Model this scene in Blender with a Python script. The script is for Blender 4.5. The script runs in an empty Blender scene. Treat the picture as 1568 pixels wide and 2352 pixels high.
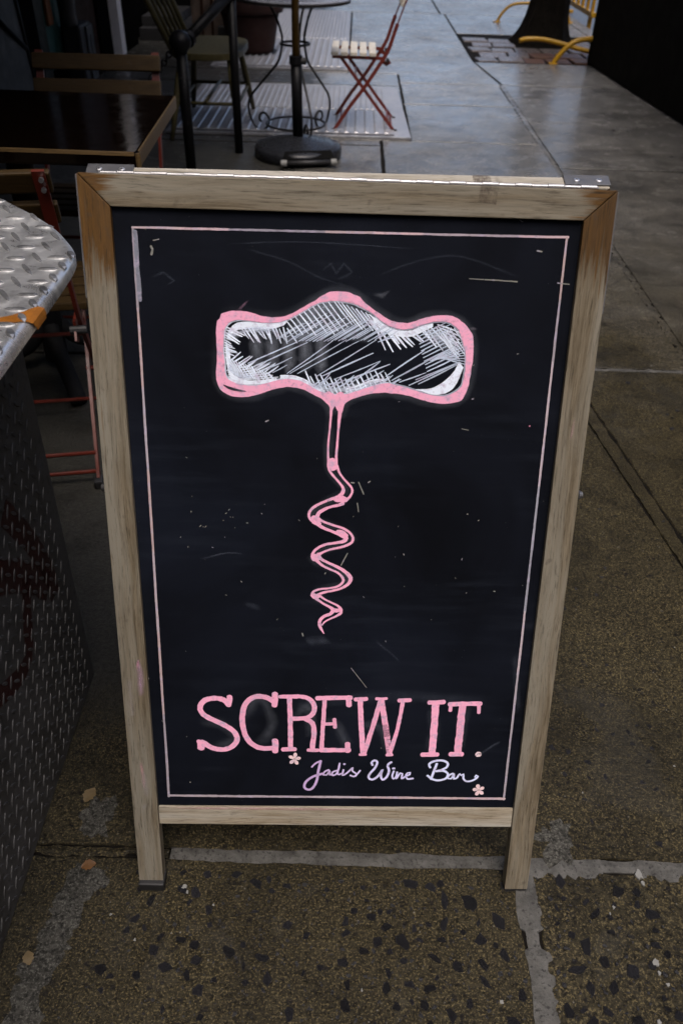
import bpy, bmesh, math, random
from mathutils import Vector, Matrix, noise as mnoise
from mathutils.geometry import tessellate_polygon

random.seed(7)
scene = bpy.context.scene
col = scene.collection
R = math.radians
V3 = Vector

# ---------------------------------------------------------------- camera
cam_data = bpy.data.cameras.new('camera')
cam = bpy.data.objects.new('camera', cam_data)
col.objects.link(cam)
cam_x = V3((0.99954037, 0.01887208, 0.02372545))
cam_y = V3((-0.03031587, 0.62222851, 0.78224845))
cam_f = V3((0.0, 0.78260816, -0.62251464))
m = Matrix.Identity(4)
for i in range(3):
    m[i][0], m[i][1], m[i][2] = cam_x[i], cam_y[i], -cam_f[i]
m[0][3], m[1][3], m[2][3] = 0.0, 0.0, 1.2534
cam.matrix_world = m
cam_data.sensor_fit = 'VERTICAL'
cam_data.sensor_height = 36.0
cam_data.lens = 1829.0 / 2352.0 * 36.0
cam_data.clip_start = 0.02
cam_data.clip_end = 1500
cam_data.dof.use_dof = True
cam_data.dof.focus_distance = 1.16
cam_data.dof.aperture_fstop = 7.0
scene.camera = cam

# ---------------------------------------------------------------- light
SUN_EL, SUN_AZ = R(68), R(172)          # azimuth clockwise from +Y
world = bpy.data.worlds.new('World')
scene.world = world
world.use_nodes = True
nt = world.node_tree
sky = nt.nodes.new('ShaderNodeTexSky')
sky.sky_type = 'NISHITA'
sky.sun_disc = False
sky.sun_elevation = SUN_EL
sky.sun_rotation = SUN_AZ
sky.air_density = 0.7
sky.dust_density = 5.0
sky.ozone_density = 0.6
nt.links.new(sky.outputs[0], nt.nodes['Background'].inputs[0])
nt.nodes['Background'].inputs[1].default_value = 0.13
sd = bpy.data.lights.new('sun', 'SUN')
sd.energy = 0.5
sd.angle = R(40)
sd.color = (1.0, 0.965, 0.92)
sun = bpy.data.objects.new('sun', sd)
col.objects.link(sun)
sdir = V3((math.sin(SUN_AZ) * math.cos(SUN_EL), math.cos(SUN_AZ) * math.cos(SUN_EL), math.sin(SUN_EL)))
sun.rotation_euler = sdir.to_track_quat('Z', 'Y').to_euler()
sun.location = sdir * 20

scene.view_settings.view_transform = 'Standard'
scene.view_settings.look = 'None'
scene.view_settings.gamma = 1.0
scene.view_settings.use_curve_mapping = False
scene.view_settings.exposure = 1.16
scene.render.engine = 'CYCLES'
scene.cycles.use_denoising = True
scene.cycles.max_bounces = 6

# ---------------------------------------------------------------- object helpers
WM = {}

def tag(o, label=None, cat=None, group=None, kind=None):
    if label: o['label'] = label
    if cat: o['category'] = cat
    if group: o['group'] = group
    if kind: o['kind'] = kind
    return o

def empty(name, loc=(0, 0, 0), rotz=0.0, **kw):
    o = bpy.data.objects.new(name, None)
    col.objects.link(o)
    o.empty_display_size = 0.1
    M = Matrix.Translation(loc) @ Matrix.Rotation(rotz, 4, 'Z')
    o.matrix_world = M
    WM[o.name] = M
    return tag(o, **kw)

def link(name, me, mat, parent=None, M=None, **kw):
    o = bpy.data.objects.new(name, me)
    col.objects.link(o)
    if mat is not None and not me.materials:
        me.materials.append(mat)
    if M is None:
        M = WM[parent.name] if parent else Matrix.Identity(4)
    if parent:
        o.parent = parent
        o.matrix_parent_inverse = Matrix.Identity(4)
        o.matrix_basis = WM[parent.name].inverted() @ M
    else:
        o.matrix_world = M
    WM[o.name] = M
    return tag(o, **kw)

class Geo:
    """collects verts in world (or local) space, then becomes one mesh object"""
    def __init__(self):
        self.v, self.f, self.c = [], [], []
    def add(self, vs, fs, c=None):
        k = len(self.v)
        self.v += [tuple(x) for x in vs]
        self.f += [tuple(i + k for i in f) for f in fs]
        if c is not None:
            self.c += [c] * len(vs)
    def box(self, p0, p1, T=None):
        x0, y0, z0 = p0; x1, y1, z1 = p1
        vs = [V3(p) for p in ((x0,y0,z0),(x1,y0,z0),(x1,y1,z0),(x0,y1,z0),(x0,y0,z1),(x1,y0,z1),(x1,y1,z1),(x0,y1,z1))]
        if T: vs = [T @ p for p in vs]
        self.add(vs, [(0,3,2,1),(4,5,6,7),(0,1,5,4),(1,2,6,5),(2,3,7,6),(3,0,4,7)])
    def cbox(self, p0, p1, b=0.003, T=None):
        """box with chamfered edges"""
        bm = bmesh.new()
        bmesh.ops.create_cube(bm, size=1)
        for q in bm.verts:
            q.co = V3([p0[i] + (q.co[i] + .5) * (p1[i] - p0[i]) for i in range(3)])
        bmesh.ops.bevel(bm, geom=bm.edges[:], offset=b, segments=2, affect='EDGES', profile=0.6)
        bm.verts.index_update()
        vs = [q.co.copy() for q in bm.verts]
        if T: vs = [T @ p for p in vs]
        self.add(vs, [[q.index for q in f.verts] for f in bm.faces])
        bm.free()
    def tube(self, pts, r, n=8, closed=False, cap=True):
        pts = [V3(p) for p in pts]
        N = len(pts)
        rs = r if isinstance(r, (list, tuple)) else [r] * N
        rings = []
        ref = None
        for i, p in enumerate(pts):
            if closed:
                t = pts[(i + 1) % N] - pts[i - 1]
            else:
                t = pts[min(i + 1, N - 1)] - pts[max(i - 1, 0)]
            t.normalize()
            if ref is None:
                ref = V3((0, 0, 1)) if abs(t.z) < .9 else V3((1, 0, 0))
            u = t.cross(ref).normalized()
            w = u.cross(t).normalized()
            ref = w
            rings.append([p + u * (rs[i] * math.cos(2 * math.pi * k / n)) + w * (rs[i] * math.sin(2 * math.pi * k / n)) for k in range(n)])
        vs = [q for rg in rings for q in rg]
        fs = []
        for i in range(N if closed else N - 1):
            j = (i + 1) % N
            for k in range(n):
                fs.append((i * n + k, i * n + (k + 1) % n, j * n + (k + 1) % n, j * n + k))
        if cap and not closed:
            fs.append(tuple(range(n))[::-1])
            fs.append(tuple((N - 1) * n + k for k in range(n)))
        self.add(vs, fs)
    def bar(self, pts, w, t, side):
        """flat bar swept along pts; w along side, t along the other normal"""
        pts = [V3(p) for p in pts]
        side = V3(side).normalized()
        N = len(pts); vs = []
        for i, p in enumerate(pts):
            d = (pts[min(i + 1, N - 1)] - pts[max(i - 1, 0)]).normalized()
            nn = d.cross(side).normalized()
            for a, b in ((-1, -1), (1, -1), (1, 1), (-1, 1)):
                vs.append(p + side * (a * w / 2) + nn * (b * t / 2))
        fs = []
        for i in range(N - 1):
            for k in range(4):
                fs.append((i * 4 + k, i * 4 + (k + 1) % 4, i * 4 + 4 + (k + 1) % 4, i * 4 + 4 + k))
        fs += [(3, 2, 1, 0), tuple((N - 1) * 4 + k for k in range(4))]
        self.add(vs, fs)
    def lathe(self, prof, c, n=32, cap=True):
        vs = []; P = len(prof)
        for i in range(n):
            a = 2 * math.pi * i / n
            for r, z in prof:
                vs.append((c[0] + r * math.cos(a), c[1] + r * math.sin(a), c[2] + z))
        fs = []
        for i in range(n):
            j = (i + 1) % n
            for k in range(P - 1):
                fs.append((i * P + k, j * P + k, j * P + k + 1, i * P + k + 1))
        if cap:
            fs.append(tuple(i * P for i in range(n))[::-1])
            fs.append(tuple(i * P + P - 1 for i in range(n)))
        self.add(vs, fs)
    def prism(self, poly, d, b=0.0):
        """poly: list of Vector (planar, ccw seen from +d side), extruded by -d (d = thickness vector pointing back)"""
        bm = bmesh.new()
        top = [bm.verts.new(p) for p in poly]
        bot = [bm.verts.new(V3(p) + d) for p in poly]
        k = len(poly)
        bm.faces.new(top); bm.faces.new(bot[::-1])
        for i in range(k):
            bm.faces.new((top[i], bot[i], bot[(i + 1) % k], top[(i + 1) % k]))
        bmesh.ops.recalc_face_normals(bm, faces=bm.faces[:])
        if b > 0:
            bmesh.ops.bevel(bm, geom=bm.edges[:], offset=b, segments=2, affect='EDGES', profile=0.6)
        bm.verts.index_update()
        self.add([q.co.copy() for q in bm.verts], [[q.index for q in f.verts] for f in bm.faces])
        bm.free()
    def mesh(self, name, M=None, smooth=False, attr=None):
        me = bpy.data.meshes.new(name)
        vs = self.v
        if M is not None:
            inv = M.inverted()
            vs = [tuple(inv @ V3(p)) for p in vs]
        me.from_pydata(vs, [], self.f)
        if self.c:
            at = me.color_attributes.new(attr or 'pigment', 'FLOAT_COLOR', 'POINT')
            for i, c in enumerate(self.c):
                at.data[i].color = c if len(c) == 4 else (c[0], c[1], c[2], 1.0)
        if smooth:
            me.polygons.foreach_set('use_smooth', [True] * len(me.polygons))
        me.update()
        return me
    def build(self, name, mat, parent=None, M=None, smooth=False, **kw):
        if M is None:
            M = WM[parent.name] if parent else Matrix.Identity(4)
        return link(name, self.mesh(name, M, smooth), mat, parent, M, **kw)

def axes(o, x, y, z):
    M = Matrix.Identity(4)
    for i in range(3):
        M[i][0], M[i][1], M[i][2], M[i][3] = x[i], y[i], z[i], o[i]
    return M

def catmull(pts, closed=False, step=None, n=6):
    pts = [V3(p) for p in pts]
    N = len(pts); out = []
    rng = range(N if closed else N - 1)
    for i in rng:
        p1, p2 = pts[i], pts[(i + 1) % N]
        p0 = pts[i - 1] if (closed or i > 0) else p1 * 2 - p2
        p3 = pts[(i + 2) % N] if (closed or i + 2 < N) else p2 * 2 - p1
        k = n if step is None else max(1, int((p2 - p1).length / step))
        for j in range(k):
            t = j / k
            out.append(0.5 * (2 * p1 + (p2 - p0) * t + (2 * p0 - 5 * p1 + 4 * p2 - p3) * t * t + (3 * p1 - p0 - 3 * p2 + p3) * t ** 3))
    if not closed: out.append(pts[-1])
    return out

# ---------------------------------------------------------------- materials
class Mat:
    def __init__(self, name, **p):
        self.m = bpy.data.materials.new(name)
        self.m.use_nodes = True
        self.t = self.m.node_tree
        self.b = self.t.nodes['Principled BSDF']
        self.out = self.t.nodes['Material Output']
        for k, v in p.items():
            self.set(k, v)
    def set(self, k, v):
        k = {'color': 'Base Color', 'rough': 'Roughness', 'metal': 'Metallic', 'spec': 'Specular IOR Level', 'coat': 'Coat Weight', 'coat_rough': 'Coat Roughness', 'trans': 'Transmission Weight'}.get(k, k)
        s = self.b.inputs[k]
        if hasattr(v, 'links') or isinstance(v, bpy.types.NodeSocket):
            self.t.links.new(v, s)
        else:
            if k == 'Base Color' and len(v) == 3: v = (*v, 1)
            s.default_value = v
    def n(self, typ, **kw):
        nd = self.t.nodes.new('ShaderNode' + typ)
        for k, v in kw.items():
            setattr(nd, k, v)
        return nd
    def ln(self, a, b): self.t.links.new(a, b)
    def coord(self, kind='Object', scale=(1, 1, 1), loc=(0, 0, 0), rot=(0, 0, 0)):
        c = self.n('TexCoord'); mp = self.n('Mapping')
        mp.inputs['Scale'].default_value = scale; mp.inputs['Location'].default_value = loc
        mp.inputs['Rotation'].default_value = rot
        self.ln(c.outputs[kind], mp.inputs[0])
        return mp.outputs[0]
    def noise(self, vec, scale=5, detail=4, rough=.55, dist=0.0):
        nd = self.n('TexNoise'); nd.inputs['Scale'].default_value = scale
        nd.inputs['Detail'].default_value = detail; nd.inputs['Roughness'].default_value = rough
        nd.inputs['Distortion'].default_value = dist
        self.ln(vec, nd.inputs['Vector']); return nd.outputs[0]
    def voro(self, vec, scale=5, feature='F1', out='Distance', rand=1.0):
        nd = self.n('TexVoronoi', feature=feature); nd.inputs['Scale'].default_value = scale
        nd.inputs['Randomness'].default_value = rand
        self.ln(vec, nd.inputs['Vector']); return nd.outputs[out]
    def ramp(self, fac, stops, interp='LINEAR'):
        nd = self.n('ValToRGB'); cr = nd.color_ramp; cr.interpolation = interp
        while len(cr.elements) < len(stops): cr.elements.new(.5)
        for e, (p, c) in zip(cr.elements, stops):
            e.position = p
            if not isinstance(c, (tuple, list)): c = (c, c, c)
            e.color = (*c[:3], 1)
        self.ln(fac, nd.inputs[0]); return nd.outputs[0]
    def mix(self, fac, a, b, mode='MIX'):
        nd = self.n('Mix', data_type='RGBA', blend_type=mode)
        for s, v in ((nd.inputs[0], fac), (nd.inputs[6], a), (nd.inputs[7], b)):
            if isinstance(v, bpy.types.NodeSocket): self.ln(v, s)
            elif isinstance(v, (tuple, list)): s.default_value = (*v[:3], 1)
            else: s.default_value = v
        return nd.outputs[2]
    def math(self, op, a, b=0.0, c=0.0, clamp=False):
        nd = self.n('Math', operation=op, use_clamp=clamp)
        for s, v in zip(nd.inputs, (a, b, c)):
            if isinstance(v, bpy.types.NodeSocket): self.ln(v, s)
            else: s.default_value = v
        return nd.outputs[0]
    def mrange(self, v, a, b, c=0, d=1):
        nd = self.n('MapRange', clamp=True)
        self.ln(v, nd.inputs[0])
        for i, x in enumerate((a, b, c, d)): nd.inputs[i + 1].default_value = x
        return nd.outputs[0]
    def sep(self, vec):
        nd = self.n('SeparateXYZ'); self.ln(vec, nd.inputs[0]); return nd.outputs
    def bump(self, h, strength=.3, dist=.01, normal=None):
        nd = self.n('Bump'); nd.inputs['Strength'].default_value = strength; nd.inputs['Distance'].default_value = dist
        self.ln(h, nd.inputs['Height'])
        if normal is not None: self.ln(normal, nd.inputs['Normal'])
        self.ln(nd.outputs[0], self.b.inputs['Normal']); return nd.outputs[0]
    def attr(self, name):
        nd = self.n('Attribute', attribute_name=name); return nd.outputs

def flat_mat(name, color, rough=.5, metal=0.0, var=.25, scale=8, bump=.1, **kw):
    M = Mat(name, rough=rough, metal=metal, **kw)
    c = M.coord()
    n1 = M.noise(c, scale, 6, .6)
    M.set('color', M.mix(n1, tuple(x * (1 - var) for x in color), tuple(min(1, x * (1 + var)) for x in color)))
    M.set('rough', M.mrange(M.noise(c, scale * 2.3, 5), .3, .7, max(.05, rough - .12), min(1, rough + .12)))
    if bump: M.bump(M.noise(c, scale * 12, 4), bump, .002)
    return M.m

def wood_mat(name, dark, light, grey, grain=1.0, stain=None, stain_col=(.105, .046, .004), rough=.7, seed=0.0, greyness=.5):
    """grain runs along local X. stain = list of (x_from, x_to): old varnish fades in from x_from to x_to"""
    M = Mat(name)
    c0 = M.coord(loc=(seed, seed * 1.7, seed * .3))
    warp = M.noise(c0, 3.0, 2)
    # stretched coordinates
    def st(sx, sy, off=0.0):
        nd = M.n('Mapping'); nd.inputs['Scale'].default_value = (sx, sy, sy); nd.inputs['Location'].default_value = (off, off, off)
        add = M.n('VectorMath', operation='MULTIPLY_ADD'); 
        cmb = M.n('CombineXYZ'); M.ln(M.math('MULTIPLY', warp, .03), cmb.inputs[1]); M.ln(M.math('MULTIPLY', warp, .03), cmb.inputs[2])
        va = M.n('VectorMath', operation='ADD'); M.ln(c0, va.inputs[0]); M.ln(cmb.outputs[0], va.inputs[1])
        M.ln(va.outputs[0], nd.inputs[0]); return nd.outputs[0]
    fine = M.noise(st(24 * grain, 430 * grain), 1, 4, .7)
    mid = M.noise(st(9 * grain, 230 * grain, 3.1), 1, 6, .7)
    broad = M.noise(st(3.0, 42, 7.7), 1, 4, .6)
    base = M.mix(M.mrange(mid, .32, .64), dark, light)
    base = M.mix(M.math('MULTIPLY', M.mrange(broad, .40, .62), greyness + .3), base, grey)
    pores = M.mrange(fine, .30, .47, 0, 1)
    base = M.mix(M.math('MULTIPLY', M.math('SUBTRACT', 1.0, pores), .72), base, tuple(x * .33 for x in dark))
    if stain:
        x = M.sep(c0)[0]
        tot = None
        for a, b in stain:
            k = M.math('ADD', M.mrange(x, a + seed, b + seed, 0, 1), M.math('MULTIPLY', M.math('SUBTRACT', mid, .5), 2.2))
            k = M.math('ADD', k, M.math('MULTIPLY', M.math('SUBTRACT', broad, .5), 1.2))
            k = M.mrange(k, .34, .72)
            tot = k if tot is None else M.math('MAXIMUM', tot, k)
        sc = M.mix(M.mrange(mid, .35, .7), tuple(x * .55 for x in stain_col), stain_col)
        sc = M.mix(M.math('MULTIPLY', M.math('SUBTRACT', 1.0, pores), .92), sc, (.012, .008, .004))
        base = M.mix(M.math('MULTIPLY', tot, .93), base, sc)
    spots = M.mrange(M.noise(c0, 60, 2, .5), .66, .74)
    base = M.mix(M.math('MULTIPLY', spots, .35), base, (.05, .04, .03))
    M.set('color', base); M.set('spec', .2)
    M.set('rough', M.mrange(mid, .3, .7, rough - .1, rough + .1))
    M.bump(M.math('ADD', M.math('MULTIPLY', fine, .6), mid), .35, .0012)
    return M.m

MT = {}
W_D, W_L, W_G = (.076, .059, .036), (.176, .147, .102), (.215, .202, .165)
MT['sign_top'] = wood_mat('weathered_oak_top', W_D, W_L, W_G, stain=[(.245, .30), (-.255, -.30)], seed=0.0, greyness=.35)
MT['sign_left'] = wood_mat('weathered_oak_left', W_D, W_L, W_G, stain=[(.375, .46)], seed=2.0, greyness=.5)
MT['sign_right'] = wood_mat('weathered_oak_right', W_D, W_L, W_G, stain=[(.385, .47)], stain_col=(.080, .037, .006), seed=4.0, greyness=.4)
MT['sign_bottom'] = wood_mat('weathered_oak_bottom', (.18, .14, .09), (.33, .29, .22), (.36, .345, .30), seed=5.0, greyness=.6)
MT['sign_back'] = wood_mat('weathered_oak_back', (.19, .165, .12), (.33, .30, .24), (.37, .35, .31), seed=9.0, greyness=.8)
MT['bistro_wood'] = wood_mat('oiled_acacia', (.018, .010, .0026), (.042, .024, .0065), (.031, .020, .0085), seed=3.0, rough=.5, greyness=.2)
MT['slat_pale'] = wood_mat('glare_pale_slats', (.42, .38, .31), (.62, .58, .50), (.58, .56, .52), seed=13.0, rough=.45, greyness=.4)  # slat colour set near white to stand in for sky glare
MT['windsor'] = wood_mat('green_tinted_beech', (.040, .033, .012), (.085, .071, .030), (.078, .070, .034), seed=17.0, rough=.5, greyness=.3)
MT['pole_wood'] = wood_mat('umbrella_pole_wood', (.10, .053, .007), (.19, .105, .016), (.15, .088, .020), seed=23.0, rough=.4, greyness=.1)
MT['black_metal'] = flat_mat('black_painted_metal', (.005, .005, .006), .42, 0, .4, 30, .15, spec=.15)
MT['rubber'] = flat_mat('black_rubber', (.012, .012, .013), .6)
MT['red_paint'] = flat_mat('red_powder_coat', (.085, .011, .005), .38, 0, .25, 20, .05)
MT['red_dark'] = flat_mat('dark_red_powder_coat', (.115, .015, .008), .42, 0, .25, 20, .05)
MT['steel'] = flat_mat('brushed_steel', (.50, .50, .51), .38, 1.0, .2, 40, .1)
MT['bright_steel'] = flat_mat('worn_nickel', (.34, .34, .35), .45, 1.0, .15, 60, .08)
MT['grey_plate'] = flat_mat('galvanised_plate', (.13, .13, .135), .5, .7, .25, 50, .12)
MT['yellow_paint'] = flat_mat('yellow_enamel', (.42, .23, .010), .38, 0, .3, 14, .1)
MT['terracotta'] = flat_mat('dark_red_terracotta', (.018, .006, .0045), .8, 0, .35, 6, .2, spec=.25)
MT['iron'] = flat_mat('wrought_iron', (.012, .011, .011), .40, .2, .4, 30, .2)
MT['dull_iron'] = flat_mat('dull_cast_iron', (.008, .008, .0085), .8, 0, .4, 25, .3, spec=.1)
MT['cast_black'] = flat_mat('black_cast_base', (.014, .015, .018), .30, 0, .4, 25, .15, spec=.25)
MT['teal'] = flat_mat('teal_paint', (.022, .075, .066), .5, 0, .25, 8, spec=.25)
MT['orange'] = flat_mat('orange_paint', (.16, .045, .004), .5, 0, .2, 8, spec=.25)
MT['brown_door'] = flat_mat('brown_door_paint', (.028, .012, .007), .45, 0, .3, 5, spec=.15)
MT['facade'] = flat_mat('black_shopfront_paint', (.006, .006, .006), .9, 0, .4, 6, spec=.0)
MT['black_green'] = flat_mat('black_green_panel', (.012, .013, .008), .5, 0, .4, 6, spec=.15)
MT['grey_panel'] = flat_mat('grey_laminate', (.028, .028, .030), .55, 0, .2, 5, spec=.25)
MT['grey_device'] = flat_mat('grey_plastic', (.055, .057, .06), .45, 0, .2, 9, spec=.25)
MT['pale_jamb'] = flat_mat('pale_grey_paint', (.78, .78, .82), .45, 0, .1, 18)
MT['fabric_dark'] = flat_mat('added_shade_canvas', (.012, .013, .014), .85, 0, .2, 4, spec=.05)
MT['umbrella_cloth'] = flat_mat('umbrella_canvas', (.05, .05, .055), .85, 0, .2, 4)
MT['shed'] = flat_mat('black_stained_plywood', (.0045, .0042, .0038), .8, 0, .4, 4, .2, spec=.08)
MT['leaf_yellow'] = flat_mat('yellow_leaf', (.12, .085, .038), .55, 0, .4, 60, .3)
MT['leaf_orange'] = flat_mat('orange_leaf', (.11, .05, .014), .55, 0, .4, 60, .3)
MT['tree_leaf'] = flat_mat('tree_leaf', (.05, .075, .02), .55, 0, .4, 3, .0)
MT['dirt'] = flat_mat('joint_dirt', (.006, .005, .004), .9, 0, .5, 30, .4, spec=.1)
MT['road'] = flat_mat('wet_asphalt', (.045, .045, .047), .38, 0, .4, 20, .5)
MT['white_paint'] = flat_mat('dried_white_paint', (.17, .17, .16), .6, 0, .2, 80)

def mortar_mat():
    M = Mat('pale_mortar')
    c = M.coord()
    a = M.noise(c, 30, 8, .7); b = M.noise(c, 170, 4, .6)
    k = M.mix(M.mrange(a, .3, .68), (.022, .021, .018), (.090, .088, .081))
    k = M.mix(M.mrange(b, .56, .66), k, (.014, .013, .012))
    M.set('color', k); M.set('rough', .75)
    M.bump(M.math('ADD', a, M.math('MULTIPLY', b, .5)), .6, .004)
    return M.m
MT['mortar'] = mortar_mat()

def concrete_mat(name, tint_a, tint_b, speck=1.0, rough=(.28, .62), bare=.0, bstr=.5, wet=0.0, grey=False, spec=.5, damp=.62, blend=None):
    """exposed-aggregate paving: sandy speckle, dark grit, pale chips, damp blotches"""
    M = Mat(name)
    c = M.coord()
    big = M.noise(c, 1.7, 6, .62, .4)
    mid = M.noise(c, 9, 8, .65)
    fine = M.noise(c, 115, 5, .75)
    grit = M.noise(c, 290, 3, .65)
    ya, yb = tint_a, tint_b
    if blend:
        by = M.math('ADD', M.sep(c)[1], M.math('MULTIPLY', M.math('SUBTRACT', M.noise(c, 1.9, 7, .68), .5), 3.4))
        by = M.mrange(by, 2.3, 7.0)
        ya, yb = M.mix(by, blend[0], tint_a), M.mix(by, blend[1], tint_b)  # far slabs greyer, and paled so their colour carries sky glare
    base = M.mix(M.mrange(mid, .34, .66), ya, yb)
    dk = M.mix(.72, ya, (0, 0, 0))
    base = M.mix(M.mrange(fine, .38, .58), dk, base)
    base = M.mix(M.math('MULTIPLY', M.mrange(grit, .53, .62), .8 * speck), base, M.mix(1.0, yb, (3.0, 2.85, 2.5), 'MULTIPLY') if blend else tuple(min(1, x * 2.6) for x in tint_b))
    # dark grit flecks
    v = M.voro(c, 62, 'F1', 'Distance')
    vm = M.math('MULTIPLY', M.mrange(v, .20, .30, 1, 0), M.mrange(M.noise(c, 31, 2), .50, .56))
    base = M.mix(M.math('MULTIPLY', vm, .8 * speck), base, (.006, .0055, .006))
    # pale chips
    v2 = M.voro(c, 95, 'F1', 'Distance')
    pm = M.math('MULTIPLY', M.mrange(v2, .10, .17, 1, 0), M.mrange(M.noise(c, 47, 2), .58, .62))
    base = M.mix(M.math('MULTIPLY', M.math('MULTIPLY', pm, M.mrange(by, 0, .6, 1, .12)) if blend else pm, .75 * speck), base, (.17, .16, .135))
    # damp dark stains
    dm = M.mrange(M.noise(c, 3.3, 8, .74, .8), .46, .66) if blend else M.mrange(M.noise(c, 3.3, 7, .7, .8), .54, .70)
    base = M.mix(M.math('MULTIPLY', dm, damp), base, M.mix(.78, ya, (0, 0, 0)) if blend else tuple(x * .22 for x in tint_a))
    if bare:
        bmn = M.mrange(M.noise(M.coord(loc=(3.3, 1.2, 0)), 3.1, 8, .72, .6), .56, .62)
        base = M.mix(M.math('MULTIPLY', bmn, bare), base, (.046, .044, .038))
    if grey:
        sx = M.sep(c)
        gx = M.mrange(M.math('ADD', sx[0], M.math('MULTIPLY', M.math('SUBTRACT', M.noise(c, 7, 7, .7), .5), .5)), -.34, -.24, 1, 0)
        gy = M.mrange(M.math('ADD', sx[1], M.math('MULTIPLY', M.math('SUBTRACT', big, .5), .5)), .84, .98, .15, 1)
        gm = M.math('MULTIPLY', gx, gy)
        cem = M.mix(M.mrange(fine, .36, .60), (.018, .0175, .015), (.040, .039, .034))
        cem = M.mix(M.math('MULTIPLY', M.mrange(mid, .52, .66), .6), cem, (.009, .0085, .007))
        base = M.mix(M.math('MULTIPLY', gm, .9), base, cem)
    M.set('color', base)
    M.set('spec', M.mrange(by, 0, 1, .14, spec) if blend else spec)
    M.set('rough', M.mrange(M.math('ADD', M.math('MULTIPLY', big, .7), M.math('MULTIPLY', mid, .3)), .36, .64, rough[0], rough[1]))
    if wet:
        wmask = M.mrange(M.noise(M.coord(loc=(7, 2, 0)), 1.3, 7, .68, .5), .34, .62, wet * .35, wet)
        M.set('coat', M.math('MULTIPLY', wmask, M.mrange(by, .0, .8, .07, 1)) if blend else wmask); M.set('coat_rough', M.mrange(mid, .35, .65, .12, .32)); M.set('Coat IOR', 1.5)
    hgt = M.math('ADD', M.math('MULTIPLY', fine, .9), M.math('MULTIPLY', mid, .8))
    hgt = M.math('ADD', hgt, M.math('MULTIPLY', grit, .35))
    nb_ = M.bump(hgt, bstr, .004)
    if wet:
        cb_ = M.n('Bump'); cb_.inputs['Strength'].default_value = .35; cb_.inputs['Distance'].default_value = .003
        M.ln(mid, cb_.inputs['Height']); M.ln(cb_.outputs[0], M.b.inputs['Coat Normal'])
    return M.m
MT['slab_near'] = concrete_mat('pavement_concrete', (.125, .125, .127), (.235, .235, .24), 1.0, (.24, .60), .22, 1.0, .95, True, .4, .70, ((.0235, .0195, .0100), (.0430, .0360, .0195)))
MT['slab_mid'] = MT['slab_far'] = MT['slab_near']
MT['cement'] = concrete_mat('pale_cement_wash', (.038, .037, .031), (.068, .066, .058), .5, (.55, .8), .0, .8, 0.0, False, .16, .5)
def stone_mat():
    M = Mat('slate_aggregate')
    o = M.n('ObjectInfo')
    c = M.coord()
    a = M.noise(c, 220, 5, .65)
    b = M.mix(o.outputs['Random'], (.005, .005, .006), (.015, .015, .0185))
    M.set('color', M.mix(M.mrange(a, .45, .75), b, (.020, .0195, .022)))
    M.set('rough', .38); M.set('spec', .35); M.bump(a, .8, .003)
    return M.m
MT['stone'] = stone_mat()
def sett_mat():
    M = Mat('granite_sett')
    o = M.n('ObjectInfo'); c = M.coord()
    a = M.noise(c, 25, 6, .65)
    b = M.mix(o.outputs['Random'], (.10, .085, .082), (.19, .165, .16))
    M.set('color', M.mix(M.mrange(a, .3, .7), b, (.09, .075, .07))); M.set('rough', M.mrange(a, .35, .65, .2, .45)); M.bump(a, .5, .01)
    return M.m
MT['sett'] = sett_mat()
MT['brick'] = flat_mat('brown_paving_brick', (.085, .042, .026), .5, 0, .35, 20, .3)

def board_mat():
    M = Mat('chalkboard_paint')
    c = M.coord()
    a = M.noise(c, 3.2, 7, .6, .6)
    s = M.noise(M.coord(scale=(4, 40, 4), rot=(0, 0, .5)), 1.6, 5, .6)
    b = M.mix(M.mrange(a, .36, .66), (.0026, .0032, .0052), (.0070, .0090, .0155))
    k = M.math('MULTIPLY', M.mrange(s, .48, .75), M.mrange(M.noise(c, 4.5, 4), .44, .66))
    b = M.mix(M.math('MULTIPLY', k, .55), b, (.017, .021, .031))
    d = M.mrange(M.voro(c, 140, 'F1', 'Distance'), .035, .06, 1, 0)
    d = M.math('MULTIPLY', d, M.mrange(M.noise(c, 33, 2), .60, .64))
    b = M.mix(M.math('MULTIPLY', d, .5), b, (.22, .22, .22))
    M.set('color', b); M.set('rough', .7); M.set('spec', .06)
    M.bump(M.noise(c, 500, 3), .12, .0008)
    return M.m
MT['board'] = board_mat()

def chalk_mat(name='chalk_marker', soft=.38):
    M = Mat(name)
    at = M.attr('pigment')
    c = M.coord()
    a = M.noise(c, 190, 5, .75); b = M.noise(c, 80, 6, .72)
    k = M.math('MULTIPLY', M.mrange(b, .50, .66), .75)
    colr = M.mix(k, at[0], (.42, .36, .50), 'MIX')
    w = M.math('MULTIPLY', M.mrange(a, .56, .68), soft)
    colr = M.mix(w, colr, (.05, .045, .06))
    M.set('color', colr); M.set('rough', .85); M.set('spec', .2)
    return M.m
MT['chalk'] = chalk_mat()

def smudge_mat():
    M = Mat('chalk_dust')
    at = M.attr('pigment'); c = M.coord()
    a = M.noise(c, 38, 7, .68); f = M.noise(c, 420, 3, .7)
    al = M.math('MULTIPLY', at[3], M.mrange(a, .32, .64, .25, 1))
    al = M.math('MULTIPLY', al, M.mrange(f, .3, .6, .45, 1.0))
    M.set('color', at[0]); M.set('rough', .9); M.set('spec', .1); M.set('Alpha', al)
    return M.m
MT['smudge'] = smudge_mat()

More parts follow.
